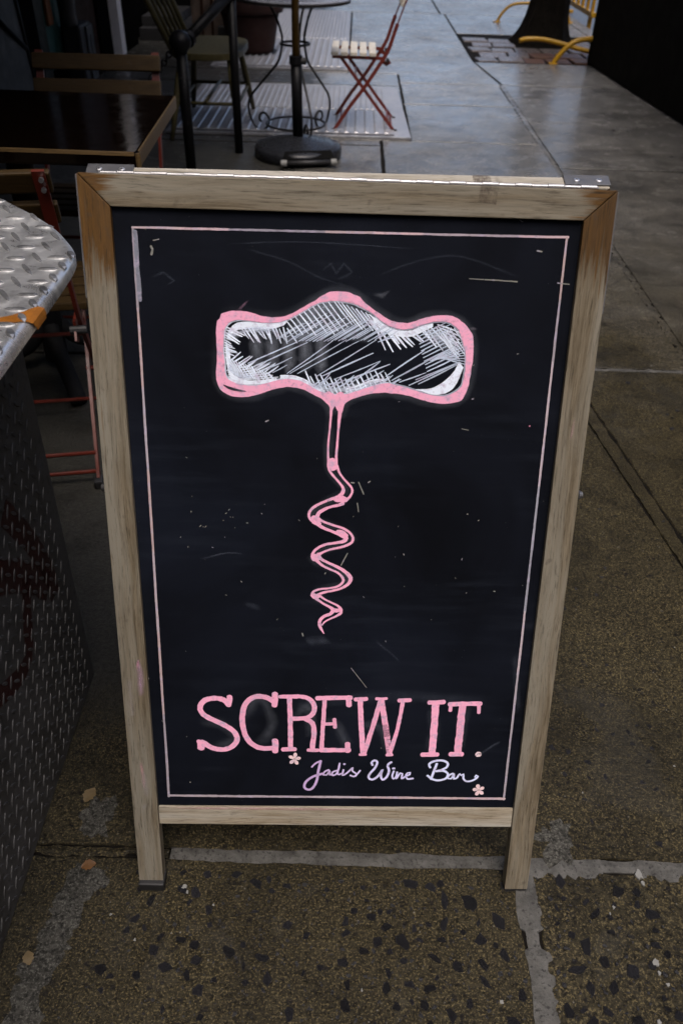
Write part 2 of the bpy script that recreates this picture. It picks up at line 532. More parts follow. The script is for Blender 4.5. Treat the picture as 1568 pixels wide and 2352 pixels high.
def tape_mat():
    M = Mat('old_tape_residue')
    c = M.coord()
    a = M.noise(M.coord(scale=(1, 5, 1)), 60, 6, .75); f = M.noise(M.coord(scale=(6, 1, 1)), 120, 4, .7)
    al = M.math('MULTIPLY', M.mrange(a, .36, .60), M.mrange(f, .34, .54, .25, 1))
    M.set('color', (.10, .075, .055)); M.set('rough', .8); M.set('Alpha', M.math('MULTIPLY', al, .8))
    return M.m
MT['tape'] = tape_mat()

def tread_mat(name, ca, cb, metal, rough, dirt, cd):
    M = Mat(name, metal=metal)
    c = M.coord()
    a = M.noise(c, 14, 8, .7, 1.2); b = M.noise(c, 90, 5, .65)
    k = M.mix(M.mrange(a, .35, .65), ca, cb)
    d = M.math('MULTIPLY', M.mrange(b, .52, .7), dirt)
    k = M.mix(d, k, cd)
    M.set('color', k)
    M.set('rough', M.mrange(a, .35, .62, rough[0], rough[1]))
    M.bump(M.math('ADD', M.math('MULTIPLY', a, .6), M.math('MULTIPLY', b, .4)), .25, .003)
    return M.m
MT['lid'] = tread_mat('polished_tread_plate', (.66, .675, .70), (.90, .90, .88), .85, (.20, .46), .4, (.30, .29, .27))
MT['lid_bump'] = tread_mat('darkened_tread_lens', (.24, .245, .255), (.46, .46, .46), .85, (.3, .5), .5, (.10, .10, .10))  # lid metal again, darkened in colour to mute highlights on the lenses
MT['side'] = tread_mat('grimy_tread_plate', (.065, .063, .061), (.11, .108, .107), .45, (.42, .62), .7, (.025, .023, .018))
MT['hatch'] = tread_mat('ribbed_hatch_steel', (.28, .28, .30), (.47, .47, .49), .45, (.28, .48), .4, (.16, .155, .15))

def graffiti_mat(name, colr, amt):
    M = Mat(name)
    c = M.coord()
    a = M.noise(c, 26, 7, .7)
    at = M.attr('pigment')
    M.set('color', M.mix(M.mrange(a, .3, .7), tuple(x * .45 for x in colr), colr)); M.set('rough', .5)
    M.set('Alpha', M.math('MULTIPLY', M.mrange(M.math('ADD', M.math('MULTIPLY', at[3], .8), M.math('SUBTRACT', a, .5)), .25, .45), amt))
    return M.m
MT['graffiti'] = graffiti_mat('dark_red_spray_paint', (.050, .008, .006), .62)
MT['orange_stripe'] = graffiti_mat('orange_drip_paint', (.33, .115, .006), .97)

def table_top_mat():
    M = Mat('dark_varnished_tabletop')
    c = M.coord()
    g = M.noise(M.coord(scale=(3, 60, 20)), 1.5, 5, .6)
    M.set('color', M.mix(g, (.0018, .001, .0007), (.0045, .0021, .0012)))
    a = M.noise(c, 22, 8, .7); 
    M.set('rough', M.mrange(a, .4, .75, .06, .20)); M.set('spec', .5)
    M.bump(M.noise(c, 45, 5), .05, .002)
    return M.m
MT['tabletop'] = table_top_mat()
MT['table_edge'] = wood_mat('worn_table_edge', (.045, .027, .009), (.12, .075, .03), (.09, .062, .032), seed=31.0, rough=.5, greyness=.3)

def post_mat():
    M = Mat('chipped_black_pipe')
    c = M.coord()
    a = M.noise(c, 55, 7, .7)
    M.set('color', M.mix(M.mrange(a, .60, .68), (.005, .005, .0055), (.07, .07, .07))); M.set('rough', .42); M.set('spec', .12)
    M.bump(a, .5, .003)
    return M.m
MT['post'] = post_mat()
def bark_mat():
    M = Mat('dark_wet_bark')
    c = M.coord(scale=(1, 1, .25))
    a = M.noise(c, 22, 8, .7, 1.0)
    M.set('color', M.mix(M.mrange(a, .35, .65), (.0025, .002, .0015), (.012, .010, .008))); M.set('rough', .9); M.set('spec', .08)
    M.bump(a, 1.0, .06)
    return M.m
MT['bark'] = bark_mat()
def rock_mat():
    M = Mat('salmon_limestone')
    c = M.coord()
    a = M.noise(c, 6, 8, .7)
    M.set('color', M.mix(M.mrange(a, .35, .68), (.045, .031, .025), (.13, .094, .077))); M.set('rough', .7)
    M.bump(a, .8, .02)
    return M.m
MT['pilaster'] = rock_mat()
MT['glass'] = Mat('dark_window_glass', color=(.01, .012, .012), rough=.04, spec=.7).m
MT['amber'] = Mat('amber_glass', color=(.75, .28, .02), rough=.12, trans=.6).m
MT['table_grey'] = flat_mat('grey_blue_tabletop', (.22, .23, .26), .3, .3, .2, 10)
CHALK = {
 'chalk_hatching': [
  ((.3,.35,.42),((-.1487,.8596),(-.1477,.8687),(-.1448,.8751),(-.1389,.8797),(-.1285,.8817),(-.1171,.8806),(-.1056,.8792),(-.0941,.8788),(-.0849,.8794),(-.0757,.8814),(-.0665,.8856),(-.0573,.8908),(-.0481,.8959),(-.039,.9012),(-.0299,.9044),(-.0185,.9058),(-.0071,.9056),(.0044,.904),(.0136,.9006),(.0218,.8968),(.03,.8925),(.0394,.8848),(.0489,.8789),(.0583,.8754),(.0677,.8742),(.0769,.8753),(.0882,.8792),(.0996,.8828),(.1111,.8846),(.1204,.8839),(.1287,.8804),(.135,.8742),(.1391,.8651),(.1435,.8537),(.1462,.8421),(.1464,.8304),(.1456,.8186),(.1434,.8066),(.1356,.7988),(.124,.7938),(.1097,.794),(.0927,.798),(.0782,.8025),(.0638,.8058),(.0518,.8085),(.0424,.8071),(.0306,.8038),(.0165,.799),(.0047,.7949),(-.0071,.7928),(-.019,.7931),(-.0285,.7958),(-.0381,.7996),(-.0476,.8054),(-.0571,.8095),(-.0689,.8112),(-.0783,.8108),(-.0878,.8087),(-.0996,.805),(-.1138,.8023),(-.128,.803),(-.1373,.8057),(-.1443,.8096),(-.1481,.8154),(-.1485,.8272),(-.1493,.8388),(-.1497,.848),(-.1487,.8596)),(.0032,.0032,.0032,.0032,.0032,.0032,.0032,.0032,.0032,.0032,.0032,.0032,.0032,.0032,.0032,.0032,.0032,.0032,.0032,.0032,.0032,.0032,.0032,.0032,.0032,.0032,.0032,.0032,.0032,.0032,.0032,.0032,.0033,.0033,.0033,.0033,.0033,.0033,.0033,.0033,.0033,.0033,.0033,.0033,.0033,.0033,.0033,.0033,.0033,.0033,.0033,.0033,.0033,.0033,.0033,.0033,.0033,.0033,.0033,.0033,.0033,.0033,.0033,.0033,.0033,.0033,.0032,.0032)),
  ((.52,.58,.68),((-.1477,.8596),(-.1468,.8687),(-.1438,.8751),(-.138,.8797),(-.1276,.8817),(-.1161,.8806),(-.1047,.8792),(-.0932,.8788),(-.084,.8794),(-.0747,.8814),(-.0655,.8857),(-.0564,.8908),(-.0472,.8959),(-.0381,.9012),(-.029,.9045),(-.0176,.9058),(-.008,.9055),(.0035,.904),(.0127,.9006),(.0209,.8968)),(.0021,.0021,.0021,.0021,.0021,.0021,.0021,.0021,.0021,.0021,.0021,.0021,.0021,.0021,.0021,.0021,.0021,.0021,.0021,.0021)),
  ((.52,.58,.68),((.0518,.8085),(.0424,.8071),(.0306,.8038),(.0165,.799),(.0047,.7949),(-.0071,.7928),(-.019,.7931),(-.0285,.7958),(-.0381,.7996),(-.0476,.8054),(-.0571,.8095),(-.0689,.8112),(-.0783,.8108),(-.0878,.8087),(-.0996,.805),(-.1138,.8023),(-.128,.803),(-.1373,.8057),(-.1443,.8096),(-.1481,.8154),(-.1485,.8272),(-.1493,.8388),(-.1497,.848)),(.0024,.0024,.0024,.0024,.0024,.0024,.0024,.0024,.0024,.0024,.0024,.0024,.0024,.0024,.0024,.0024,.0024,.0024,.0024,.0024,.0023,.0023,.0023)),
  ((.76,.84,.97),((-.1445,.8585),(-.1403,.87),(-.1321,.8769),(-.1194,.8783),(-.1056,.8774),(-.0895,.8775),(-.0722,.8806)),(.0016,.0021,.0023,.0023,.0021,.0021,.0011)),
  ((.76,.84,.97),((-.1437,.8588),(-.1398,.8692),(-.1321,.8753),(-.1194,.8767),(-.1056,.876),(-.0895,.8763),(-.0732,.8796)),(.0016,.0021,.0023,.0023,.0021,.0021,.0011)),
  ((.76,.84,.97),((-.1429,.8591),(-.1394,.8684),(-.1321,.8738),(-.1195,.8751),(-.1056,.8746),(-.0895,.8751),(-.0742,.8786)),(.0016,.0021,.0023,.0023,.0021,.0021,.0011)),
  ((.76,.84,.97),((-.1421,.8595),(-.1389,.8676),(-.1322,.8722),(-.1195,.8735),(-.1057,.8731),(-.0895,.874),(-.0751,.8777)),(.0016,.0021,.0023,.0023,.0021,.0021,.0011)),
  ((.76,.84,.97),((-.1413,.8598),(-.1384,.8668),(-.1322,.8706),(-.1195,.872),(-.1057,.8717),(-.0895,.8728),(-.0761,.8767)),(.0016,.0021,.0023,.0023,.0021,.0021,.0011)),
  ((.76,.84,.97),((.0874,.8008),(.1045,.8016),(.1172,.8073),(.1273,.8158),(.1349,.8255),(.1382,.8361)),(.0012,.0021,.0026,.0026,.0024,.0012)),
  ((.76,.84,.97),((.088,.8007),(.1045,.8011),(.1173,.8064),(.1274,.8145),(.1351,.8241),(.1387,.8355)),(.0012,.0021,.0026,.0026,.0024,.0012)),
  ((.76,.84,.97),((.0887,.8007),(.1045,.8007),(.1173,.8054),(.1275,.8131),(.1351,.8227),(.1392,.8349)),(.0012,.0021,.0026,.0026,.0024,.0012)),
  ((.76,.84,.97),((.0894,.8006),(.1045,.8002),(.1174,.8044),(.1276,.8118),(.1353,.8213),(.1396,.8344)),(.0012,.0021,.0026,.0026,.0024,.0012)),
  ((.76,.84,.97),((.09,.8006),(.1046,.7998),(.1174,.8034),(.1277,.8104),(.1353,.8199),(.1401,.8338)),(.0012,.0021,.0026,.0026,.0024,.0012)),
  ((.76,.84,.97),((.0907,.8005),(.1046,.7994),(.1175,.8025),(.1278,.809),(.1354,.8185),(.1406,.8332)),(.0012,.0021,.0026,.0026,.0024,.0012)),
  ((.76,.84,.97),((.0914,.8005),(.1046,.7989),(.1176,.8015),(.1279,.8077),(.1356,.8171),(.1411,.8326)),(.0012,.0021,.0026,.0026,.0024,.0012)),
  ((.76,.84,.97),((.0921,.8004),(.1047,.7985),(.1176,.8005),(.128,.8063),(.1356,.8156),(.1416,.832)),(.0012,.0021,.0026,.0026,.0024,.0012)),
  ((.76,.84,.97),((.0927,.8004),(.1047,.798),(.1177,.7996),(.1281,.8049),(.1358,.8142),(.142,.8314)),(.0012,.0021,.0026,.0026,.0024,.0012)),
  ((.76,.84,.97),((.0934,.8003),(.1047,.7976),(.1178,.7986),(.1282,.8036),(.1358,.8128),(.1425,.8308)),(.0012,.0022,.0026,.0026,.0024,.0012)),
  ((.76,.84,.97),((.0941,.8003),(.1047,.7971),(.1178,.7976),(.1283,.8022),(.1359,.8114),(.143,.8303)),(.0012,.0022,.0026,.0026,.0024,.0012)),
  ((.76,.84,.97),((.0947,.8002),(.1047,.7967),(.1179,.7967),(.1283,.8008),(.1361,.81),(.1435,.8297)),(.0012,.0022,.0026,.0026,.0024,.0012)),
  ((.76,.84,.97),((.0254,.8913),(.0348,.8854),(.0455,.8779),(.0561,.8731),(.0678,.8715),(.0793,.8726),(.0907,.8774),(.1032,.8813)),(.0009,.0016,.0019,.0019,.0021,.0023,.0021,.0012)),
  ((.76,.84,.97),((.0261,.891),(.0349,.884),(.0455,.8765),(.0562,.872),(.0678,.8701),(.0794,.8713),(.0907,.8762),(.1032,.8806)),(.0009,.0016,.0019,.0019,.0021,.0023,.0021,.0012)),
  ((.76,.84,.97),((.0268,.8908),(.0349,.8827),(.0456,.8752),(.0562,.8709),(.0679,.8688),(.0795,.8699),(.0908,.875),(.1033,.8799)),(.0009,.0016,.0019,.0019,.0021,.0023,.0021,.0012)),
  ((.76,.84,.97),((.0275,.8905),(.035,.8813),(.0457,.8738),(.0563,.8698),(.068,.8674),(.0795,.8685),(.0909,.8737),(.1033,.8792)),(.0009,.0016,.0019,.0019,.0021,.0023,.0021,.0012)),
  ((.76,.84,.97),((.0282,.8902),(.035,.88),(.0457,.8724),(.0563,.8687),(.068,.866),(.0796,.8672),(.091,.8725),(.1033,.8786)),(.0009,.0016,.0019,.0019,.0021,.0023,.0021,.0012)),
  ((.688,.76,.878),((-.0734,.8821),(-.0671,.8743),(-.0602,.8657)),(.0012,.0017,.0009)),
  ((.726,.814,.968),((-.0683,.8843),(-.0605,.8752),(-.0532,.8655)),(.0014,.002,.0011)),
  ((.625,.7,.833),((-.0628,.8872),(-.055,.8772),(-.0463,.8666)),(.001,.0016,.0008)),
  ((.82,.906,1.047),((-.0574,.89),(-.0472,.878),(-.0374,.8653)),(.0014,.002,.0011)),
  ((.68,.763,.907),((-.0523,.8933),(-.0442,.8833),(-.0366,.8739)),(.0013,.002,.001)),
  ((.677,.759,.902),((-.047,.8962),(-.0355,.8824),(-.0239,.8678)),(.0013,.0019,.001)),
  ((.685,.757,.874),((-.0413,.8987),(-.0279,.8827),(-.015,.8665)),(.0014,.0021,.0011)),
  ((.725,.813,.966),((-.0356,.9011),(-.0229,.8857),(-.0107,.8707)),(.0012,.0019,.001)),
  ((.646,.725,.862),((-.0299,.9036),(-.0167,.8878),(-.0033,.8712)),(.0013,.0019,.001)),
  ((.817,.903,1.043),((-.023,.9045),(-.0116,.8901),(.0008,.8757)),(.001,.0015,.0008)),
  ((.665,.746,.887),((-.0161,.9055),(-.0051,.8916),(.0063,.8784)),(.0012,.0018,.0009)),
  ((.646,.725,.862),((-.0122,.9055),(-.0003,.8915),(.0115,.877)),(.0011,.0016,.0008)),
  ((.805,.89,1.027),((-.0071,.904),(.0058,.8883),(.0186,.8731)),(.0011,.0017,.0009)),
  ((.591,.662,.787),((-.0013,.9018),(.0107,.8876),(.0224,.8734)),(.0011,.0016,.0008)),
  ((.633,.71,.844),((.0045,.8996),(.0124,.8905),(.0204,.8805)),(.001,.0016,.0008)),
  ((.832,.92,1.062),((.0103,.8973),(.0211,.8843),(.0316,.8719)),(.0014,.0022,.0011)),
  ((.627,.703,.835),((.0161,.8951),(.0242,.8858),(.0318,.8763)),(.0014,.0022,.0011)),
  ((.679,.761,.905),((.0219,.8929),(.0334,.8792),(.0454,.8649)),(.0014,.0021,.0011)),
  ((.694,.767,.885),((.0277,.8906),(.0378,.8793),(.0471,.8676)),(.0011,.0017,.0009)),
  ((.588,.659,.784),((.0336,.8884),(.0417,.8791),(.0494,.8696)),(.001,.0016,.0008)),
  ((.513,.602,.759),((-.085,.8597),(-.0691,.8699),(-.0527,.8793)),(.0008,.0012,.0006)),
  ((.48,.563,.709),((-.0806,.8608),(-.0641,.8712),(-.0468,.8814)),(.0007,.001,.0005)),
  ((.418,.491,.618),((-.0762,.86),(-.0498,.876),(-.0243,.8917)),(.0008,.0012,.0006)),
  ((.432,.507,.638),((-.0718,.8567),(-.0519,.8692),(-.0312,.8815)),(.0008,.0012,.0006)),
  ((.497,.583,.734),((-.0674,.8602),(-.043,.8756),(-.0179,.8904)),(.0008,.0012,.0006)),
  ((.43,.505,.636),((-.063,.8603),(-.046,.8713),(-.0284,.8814)),(.0009,.0014,.0007)),
  ((.514,.604,.76),((-.0586,.8573),(-.0369,.8701),(-.0162,.8832)),(.0008,.0012,.0006)),
  ((.459,.539,.679),((-.0542,.858),(-.0312,.8719),(-.0079,.8863)),(.0007,.001,.0005)),
  ((.442,.519,.653),((-.0498,.8576),(-.0243,.8729),(.0004,.8883)),(.0009,.0013,.0007)),
  ((.477,.56,.705),((-.0454,.858),(-.0247,.8704),(-.0039,.8835)),(.0009,.0013,.0007)),
  ((.512,.601,.757),((-.041,.8575),(-.0249,.8676),(-.0094,.8769)),(.001,.0014,.0008)),
  ((.512,.601,.756),((-.0365,.8578),(-.0205,.8682),(-.0038,.8779)),(.0009,.0013,.0007)),
  ((.487,.572,.72),((-.0321,.8591),(-.0112,.8726),(.0101,.8851)),(.0009,.0014,.0007)),
  ((.502,.589,.741),((-.0277,.8579),(-.0123,.8669),(.0025,.8764)),(.0007,.001,.0005)),
  ((.502,.589,.742),((-.0233,.8582),(-.0021,.8712),(.0185,.8839)),(.0007,.0011,.0006)),
  ((.457,.536,.675),((-.0189,.8582),(.0041,.873),(.0277,.8869)),(.0008,.0012,.0006)),
  ((.5,.587,.74),((-.0145,.8596),(.0054,.8723),(.0259,.8845)),(.0008,.0013,.0007)),
  ((.406,.477,.6),((-.0101,.8589),(.0109,.872),(.0311,.8843)),(.0009,.0014,.0007)),
  ((.492,.577,.727),((-.0057,.86),(.0132,.8718),(.0323,.8835)),(.0008,.0011,.0006)),
  ((.417,.49,.617),((-.0012,.8582),(.0151,.868),(.0306,.8779)),(.0008,.0013,.0007)),
  ((.491,.576,.725),((.0031,.8607),(.0223,.8726),(.0406,.8839)),(.0007,.001,.0005)),
  ((.451,.53,.667),((.0075,.8614),(.0246,.8718),(.0422,.8829)),(.0009,.0014,.0007)),
  ((.459,.539,.679),((.0119,.8621),(.0281,.8717),(.044,.8819)),(.0008,.0011,.0006)),
  ((.439,.516,.649),((.0164,.8597),(.0313,.8688),(.0462,.8781)),(.0008,.0012,.0006)),
  ((.432,.507,.638),((.0208,.8608),(.0348,.8693),(.0489,.8783)),(.0009,.0014,.0007)),
  ((.48,.563,.709),((.0253,.8586),(.0398,.8673),(.0545,.8767)),(.0008,.0013,.0007)),
  ((.439,.515,.648),((.0296,.8611),(.0423,.8687),(.0543,.8764)),(.0009,.0014,.0007)),
  ((.49,.575,.724),((.034,.8613),(.0456,.8687),(.0569,.8755)),(.0008,.0011,.0006)),
  ((.494,.58,.73),((.0384,.863),(.0486,.8692),(.058,.8752)),(.0007,.0011,.0006)),
  ((.473,.556,.7),((.0429,.8608),(.0535,.8671),(.0643,.8741)),(.0007,.001,.0005)),
  ((.628,.705,.838),((-.1276,.8728),(-.1233,.8657),(-.1181,.8594)),(.0011,.0017,.0009)),
  ((.732,.821,.976),((-.123,.8714),(-.1176,.8633),(-.1123,.8551)),(.0012,.0018,.0009)),
  ((.734,.823,.979),((-.1184,.872),(-.1123,.8637),(-.1065,.8557)),(.0012,.0018,.0009)),
  ((.629,.705,.838),((-.1138,.8717),(-.1093,.8633),(-.1046,.8551)),(.0016,.0024,.0013)),
  ((.617,.692,.823),((-.1092,.8715),(-.1041,.8653),(-.0992,.86)),(.0013,.0019,.001)),
  ((.71,.796,.947),((-.1045,.8716),(-.1009,.8658),(-.0971,.8592)),(.0013,.0019,.001)),
  ((.678,.76,.904),((-.0999,.8733),(-.0952,.8649),(-.0913,.8566)),(.0013,.002,.001)),
  ((.737,.827,.983),((-.0953,.8734),(-.0929,.8639),(-.0908,.854)),(.0016,.0024,.0013)),
  ((.728,.816,.97),((-.0907,.8737),(-.0873,.8677),(-.0844,.861)),(.0016,.0024,.0012)),
  ((.607,.68,.809),((-.0861,.8734),(-.0826,.8639),(-.0795,.8545)),(.0015,.0023,.0012)),
  ((.606,.679,.808),((-.0815,.8719),(-.0788,.8653),(-.0751,.8585)),(.0012,.0018,.0009)),
  ((.627,.703,.835),((-.0769,.8739),(-.0744,.8639),(-.0722,.8542)),(.0016,.0024,.0012)),
  ((.695,.779,.926),((-.0722,.8728),(-.0659,.8639),(-.0599,.8555)),(.0014,.0021,.0011)),
  ((.605,.679,.807),((-.1478,.8664),(-.1416,.8648),(-.136,.8632)),(.0013,.0019,.001)),
  ((.719,.807,.959),((-.1479,.8634),(-.144,.8627),(-.1397,.8617)),(.0013,.0019,.001)),
  ((.633,.71,.844),((-.1479,.8605),(-.1414,.8581),(-.1347,.8556)),(.0013,.0019,.001)),
  ((.584,.655,.778),((-.148,.8575),(-.1435,.8553),(-.1399,.8525)),(.0013,.0019,.001)),
  ((.711,.797,.948),((-.1481,.8545),(-.1436,.852),(-.1386,.8497)),(.0013,.0019,.001)),
  ((.61,.684,.813),((-.1482,.8515),(-.1418,.849),(-.1359,.8473)),(.0013,.0019,.001)),
  ((.729,.818,.972),((-.1483,.8485),(-.1412,.8457),(-.1339,.8434)),(.0013,.0019,.001)),
  ((.598,.67,.797),((-.1484,.8455),(-.1404,.8434),(-.1326,.842)),(.0013,.0019,.001)),
  ((.723,.811,.964),((-.1485,.8425),(-.1425,.841),(-.1368,.8386)),(.0013,.002,.001)),
  ((.715,.791,.913),((-.1448,.8726),(-.1337,.8678),(-.1232,.8633)),(.0014,.0022,.0011)),
  ((.832,.92,1.062),((-.1449,.8692),(-.1355,.8656),(-.1262,.8617)),(.0014,.0022,.0011)),
  ((.831,.919,1.061),((-.145,.8658),(-.1367,.8601),(-.1291,.8551)),(.0014,.0022,.0011)),
  ((.796,.88,1.016),((-.1451,.8624),(-.1376,.8575),(-.1303,.8527)),(.0015,.0022,.0011)),
  ((.55,.645,.813),((-.1203,.8296),(-.0904,.843),(-.06,.8567)),(.001,.0015,.0008)),
  ((.46,.54,.679),((-.1087,.8275),(-.0778,.8423),(-.0474,.8565)),(.0011,.0016,.0008)),
  ((.405,.475,.599),((-.1017,.821),(-.0838,.8292),(-.0665,.838)),(.0009,.0013,.0007)),
  ((.496,.582,.734),((-.0724,.818),(-.0439,.8385),(-.0166,.8593)),(.0009,.0013,.0007)),
  ((.462,.542,.683),((-.0689,.8181),(-.034,.8394),(-.0003,.8606)),(.0008,.0012,.0006)),
  ((.482,.566,.713),((-.0595,.8183),(-.0219,.8393),(.0148,.8593)),(.0008,.0012,.0006)),
  ((.456,.535,.674),((-.037,.8147),(-.0003,.8378),(.0362,.8613)),(.0009,.0013,.0007)),
  ((.506,.594,.748),((-.03,.8153),(.0014,.8303),(.0328,.8451)),(.0012,.0018,.001)),
  ((.479,.563,.709),((-.0146,.812),(.0136,.8233),(.0418,.8355)),(.0008,.0013,.0007)),
  ((.507,.595,.749),((-.0004,.8106),(.0266,.8211),(.0537,.8319)),(.0013,.0019,.001)),
  ((.513,.602,.759),((.0491,.8168),(.0721,.8335),(.095,.8495)),(.0012,.0018,.0009)),
  ((.371,.436,.549),((.0564,.8117),(.0835,.8275),(.1095,.8428)),(.0013,.0019,.001)),
  ((.507,.595,.75),((.066,.8099),(.0824,.8159),(.0985,.8224)),(.001,.0015,.0008)),
  ((.427,.501,.631),((.078,.8061),(.109,.8212),(.1401,.8361)),(.0011,.0017,.0009)),
  ((.374,.438,.552),((.086,.8132),(.1118,.8243),(.1377,.8361)),(.001,.0014,.0008)),
  ((.392,.461,.58),((.0898,.808),(.1124,.8198),(.1356,.8325)),(.0012,.0018,.0009)),
  ((.399,.468,.589),((-.09,.8189),(-.0814,.8233),(-.0724,.8286)),(.0009,.0013,.0007)),
  ((.491,.576,.726),((.0565,.8647),(.0473,.862),(.0381,.8586)),(.0013,.0019,.001)),
  ((.431,.506,.637),((-.0287,.8082),(-.0224,.8157),(-.0171,.8226)),(.001,.0016,.0008)),
  ((.413,.485,.61),((.0138,.8125),(.027,.823),(.0409,.8343)),(.0013,.0019,.001)),
  ((.423,.496,.625),((.021,.8091),(.0339,.8161),(.0465,.8238)),(.0011,.0017,.0009)),
  ((.382,.448,.565),((-.1089,.8166),(-.0979,.8235),(-.0864,.8307)),(.0012,.0019,.001)),
  ((.373,.438,.551),((-.1159,.8196),(-.1043,.8259),(-.0922,.8317)),(.0012,.0018,.0009)),
  ((.736,.826,.982),((-.1461,.8289),(-.1375,.8356),(-.1287,.8431)),(.0013,.0019,.001)),
  ((.732,.82,.975),((-.1421,.8276),(-.1335,.8333),(-.1259,.8381)),(.0013,.002,.001)),
  ((.714,.801,.952),((-.1383,.824),(-.128,.8316),(-.1173,.8386)),(.001,.0015,.0008)),
  ((.638,.716,.851),((-.1343,.8247),(-.1242,.8311),(-.1149,.8379)),(.0014,.002,.0011)),
  ((.619,.694,.825),((-.1303,.8255),(-.1227,.8318),(-.1146,.8384)),(.0013,.0019,.001)),
  ((.73,.819,.974),((-.1263,.8235),(-.1177,.8284),(-.1087,.8343)),(.0011,.0016,.0008)),
  ((.712,.798,.949),((-.1224,.8231),(-.1147,.8295),(-.1078,.8359)),(.0014,.002,.001)),
  ((.643,.721,.857),((-.1184,.8229),(-.11,.8273),(-.1013,.8316)),(.001,.0016,.0008)),
  ((.586,.656,.781),((-.1144,.8208),(-.105,.8274),(-.096,.8337)),(.0014,.0021,.0011)),
  ((.723,.81,.963),((-.1104,.8209),(-.1015,.8254),(-.0935,.8298)),(.0012,.0018,.001)),
  ((.676,.758,.901),((-.1065,.8198),(-.0969,.8241),(-.0865,.8283)),(.0013,.002,.001)),
  ((.61,.684,.813),((-.1025,.8166),(-.0948,.8236),(-.087,.8302)),(.0011,.0017,.0009)),
  ((.688,.771,.917),((-.0985,.8163),(-.0902,.8213),(-.0827,.8271)),(.0013,.0019,.001)),
  ((.666,.747,.888),((-.147,.8365),(-.1414,.8283),(-.1354,.8207)),(.0013,.0019,.001)),
  ((.6,.672,.8),((-.1431,.8352),(-.1374,.8265),(-.1319,.8186)),(.0014,.0021,.0011)),
  ((.675,.757,.9),((-.1392,.8339),(-.1334,.8246),(-.1282,.8158)),(.001,.0015,.0008)),
  ((.705,.791,.94),((-.1352,.8326),(-.1299,.8231),(-.1247,.8131)),(.0013,.0019,.001)),
  ((.718,.805,.957),((-.1313,.8312),(-.1261,.8231),(-.1208,.8145)),(.0011,.0016,.0009)),
  ((.721,.809,.962),((-.1274,.8299),(-.1203,.8207),(-.1131,.8104)),(.0011,.0017,.0009)),
  ((.715,.801,.953),((-.1234,.8286),(-.1168,.8196),(-.1101,.8097)),(.001,.0015,.0008)),
  ((.626,.702,.834),((-.1195,.8273),(-.1127,.8173),(-.1067,.8079)),(.0014,.0021,.0011)),
  ((.727,.815,.969),((-.1155,.8259),(-.1103,.8167),(-.1041,.8065)),(.0015,.0022,.0012)),
  ((.648,.727,.864),((-.1115,.8246),(-.1054,.8159),(-.0995,.8076)),(.001,.0015,.0008)),
  ((.668,.749,.89),((-.1076,.8233),(-.1013,.8153),(-.0942,.8072)),(.0013,.002,.001)),
  ((.702,.787,.935),((-.1036,.8219),(-.0982,.8148),(-.0924,.8073)),(.0011,.0017,.0009)),
  ((.682,.765,.91),((-.0996,.8206),(-.0937,.8151),(-.0885,.8089)),(.001,.0015,.0008)),
  ((.648,.727,.864),((-.0957,.8192),(-.0915,.8141),(-.0871,.8094)),(.0011,.0017,.0009)),
  ((.765,.845,.976),((-.144,.8202),(-.1348,.8121),(-.1208,.8074),(-.1019,.8087),(-.0854,.8119)),(.0014,.0021,.0024,.0021,.0012)),
  ((.767,.847,.978),((-.1441,.8181),(-.1348,.8109),(-.1208,.8069),(-.1019,.8082),(-.0854,.8115)),(.0014,.0021,.0024,.0021,.0012)),
  ((.714,.789,.911),((-.1441,.816),(-.1349,.8098),(-.1208,.8065),(-.1019,.8078),(-.0854,.8112)),(.0014,.0021,.0024,.0021,.0012)),
  ((.783,.865,.999),((-.1442,.8138),(-.1349,.8086),(-.1208,.806),(-.1019,.8073),(-.0854,.8108)),(.0014,.0021,.0024,.0021,.0012)),
  ((.7,.774,.893),((-.1442,.8117),(-.1349,.8074),(-.1208,.8055),(-.1019,.8068),(-.0854,.8105)),(.0014,.0021,.0024,.0021,.0012)),
  ((.757,.836,.966),((-.1443,.8096),(-.135,.8062),(-.1208,.805),(-.1019,.8063),(-.0854,.8101)),(.0014,.0021,.0024,.0021,.0012)),
  ((.788,.871,1.005),((-.1444,.8075),(-.135,.805),(-.1208,.8046),(-.1019,.8059),(-.0854,.8097)),(.0014,.0021,.0024,.0021,.0012)),
  ((.768,.849,.98),((-.1458,.855),(-.1459,.8365),(-.144,.8202)),(.0012,.0019,.0012)),
  ((.775,.856,.989),((-.1452,.8532),(-.145,.8352),(-.1426,.8193)),(.0012,.0019,.0012)),
  ((.773,.854,.986),((-.1445,.8514),(-.1441,.8338),(-.1412,.8184)),(.0012,.0019,.0012)),
  ((.704,.778,.899),((-.1439,.8495),(-.1432,.8324),(-.1399,.8175)),(.0012,.0019,.0012)),
  ((.843,.932,1.077),((-.1432,.8477),(-.1423,.831),(-.1385,.8165)),(.0012,.0019,.0012)),
  ((.794,.877,1.013),((-.1426,.8459),(-.1414,.8296),(-.1371,.8156)),(.0012,.0019,.0012)),
  ((.801,.885,1.023),((-.1463,.8202),(-.1388,.8239),(-.1321,.8275)),(.0011,.0017,.0009)),
  ((.729,.806,.931),((-.145,.8185),(-.1352,.8222),(-.1251,.8255)),(.0011,.0017,.0009)),
  ((.724,.8,.923),((-.1436,.8169),(-.131,.8205),(-.1181,.8235)),(.0011,.0017,.0009)),
  ((.757,.837,.966),((-.1423,.8153),(-.1269,.8185),(-.1111,.8215)),(.0011,.0017,.0009)),
  ((.79,.873,1.008),((-.1409,.8137),(-.1227,.8163),(-.1041,.8196)),(.0011,.0017,.0009)),
  ((.814,.9,1.039),((-.1395,.812),(-.1185,.8145),(-.0971,.8176)),(.0011,.0017,.0009)),
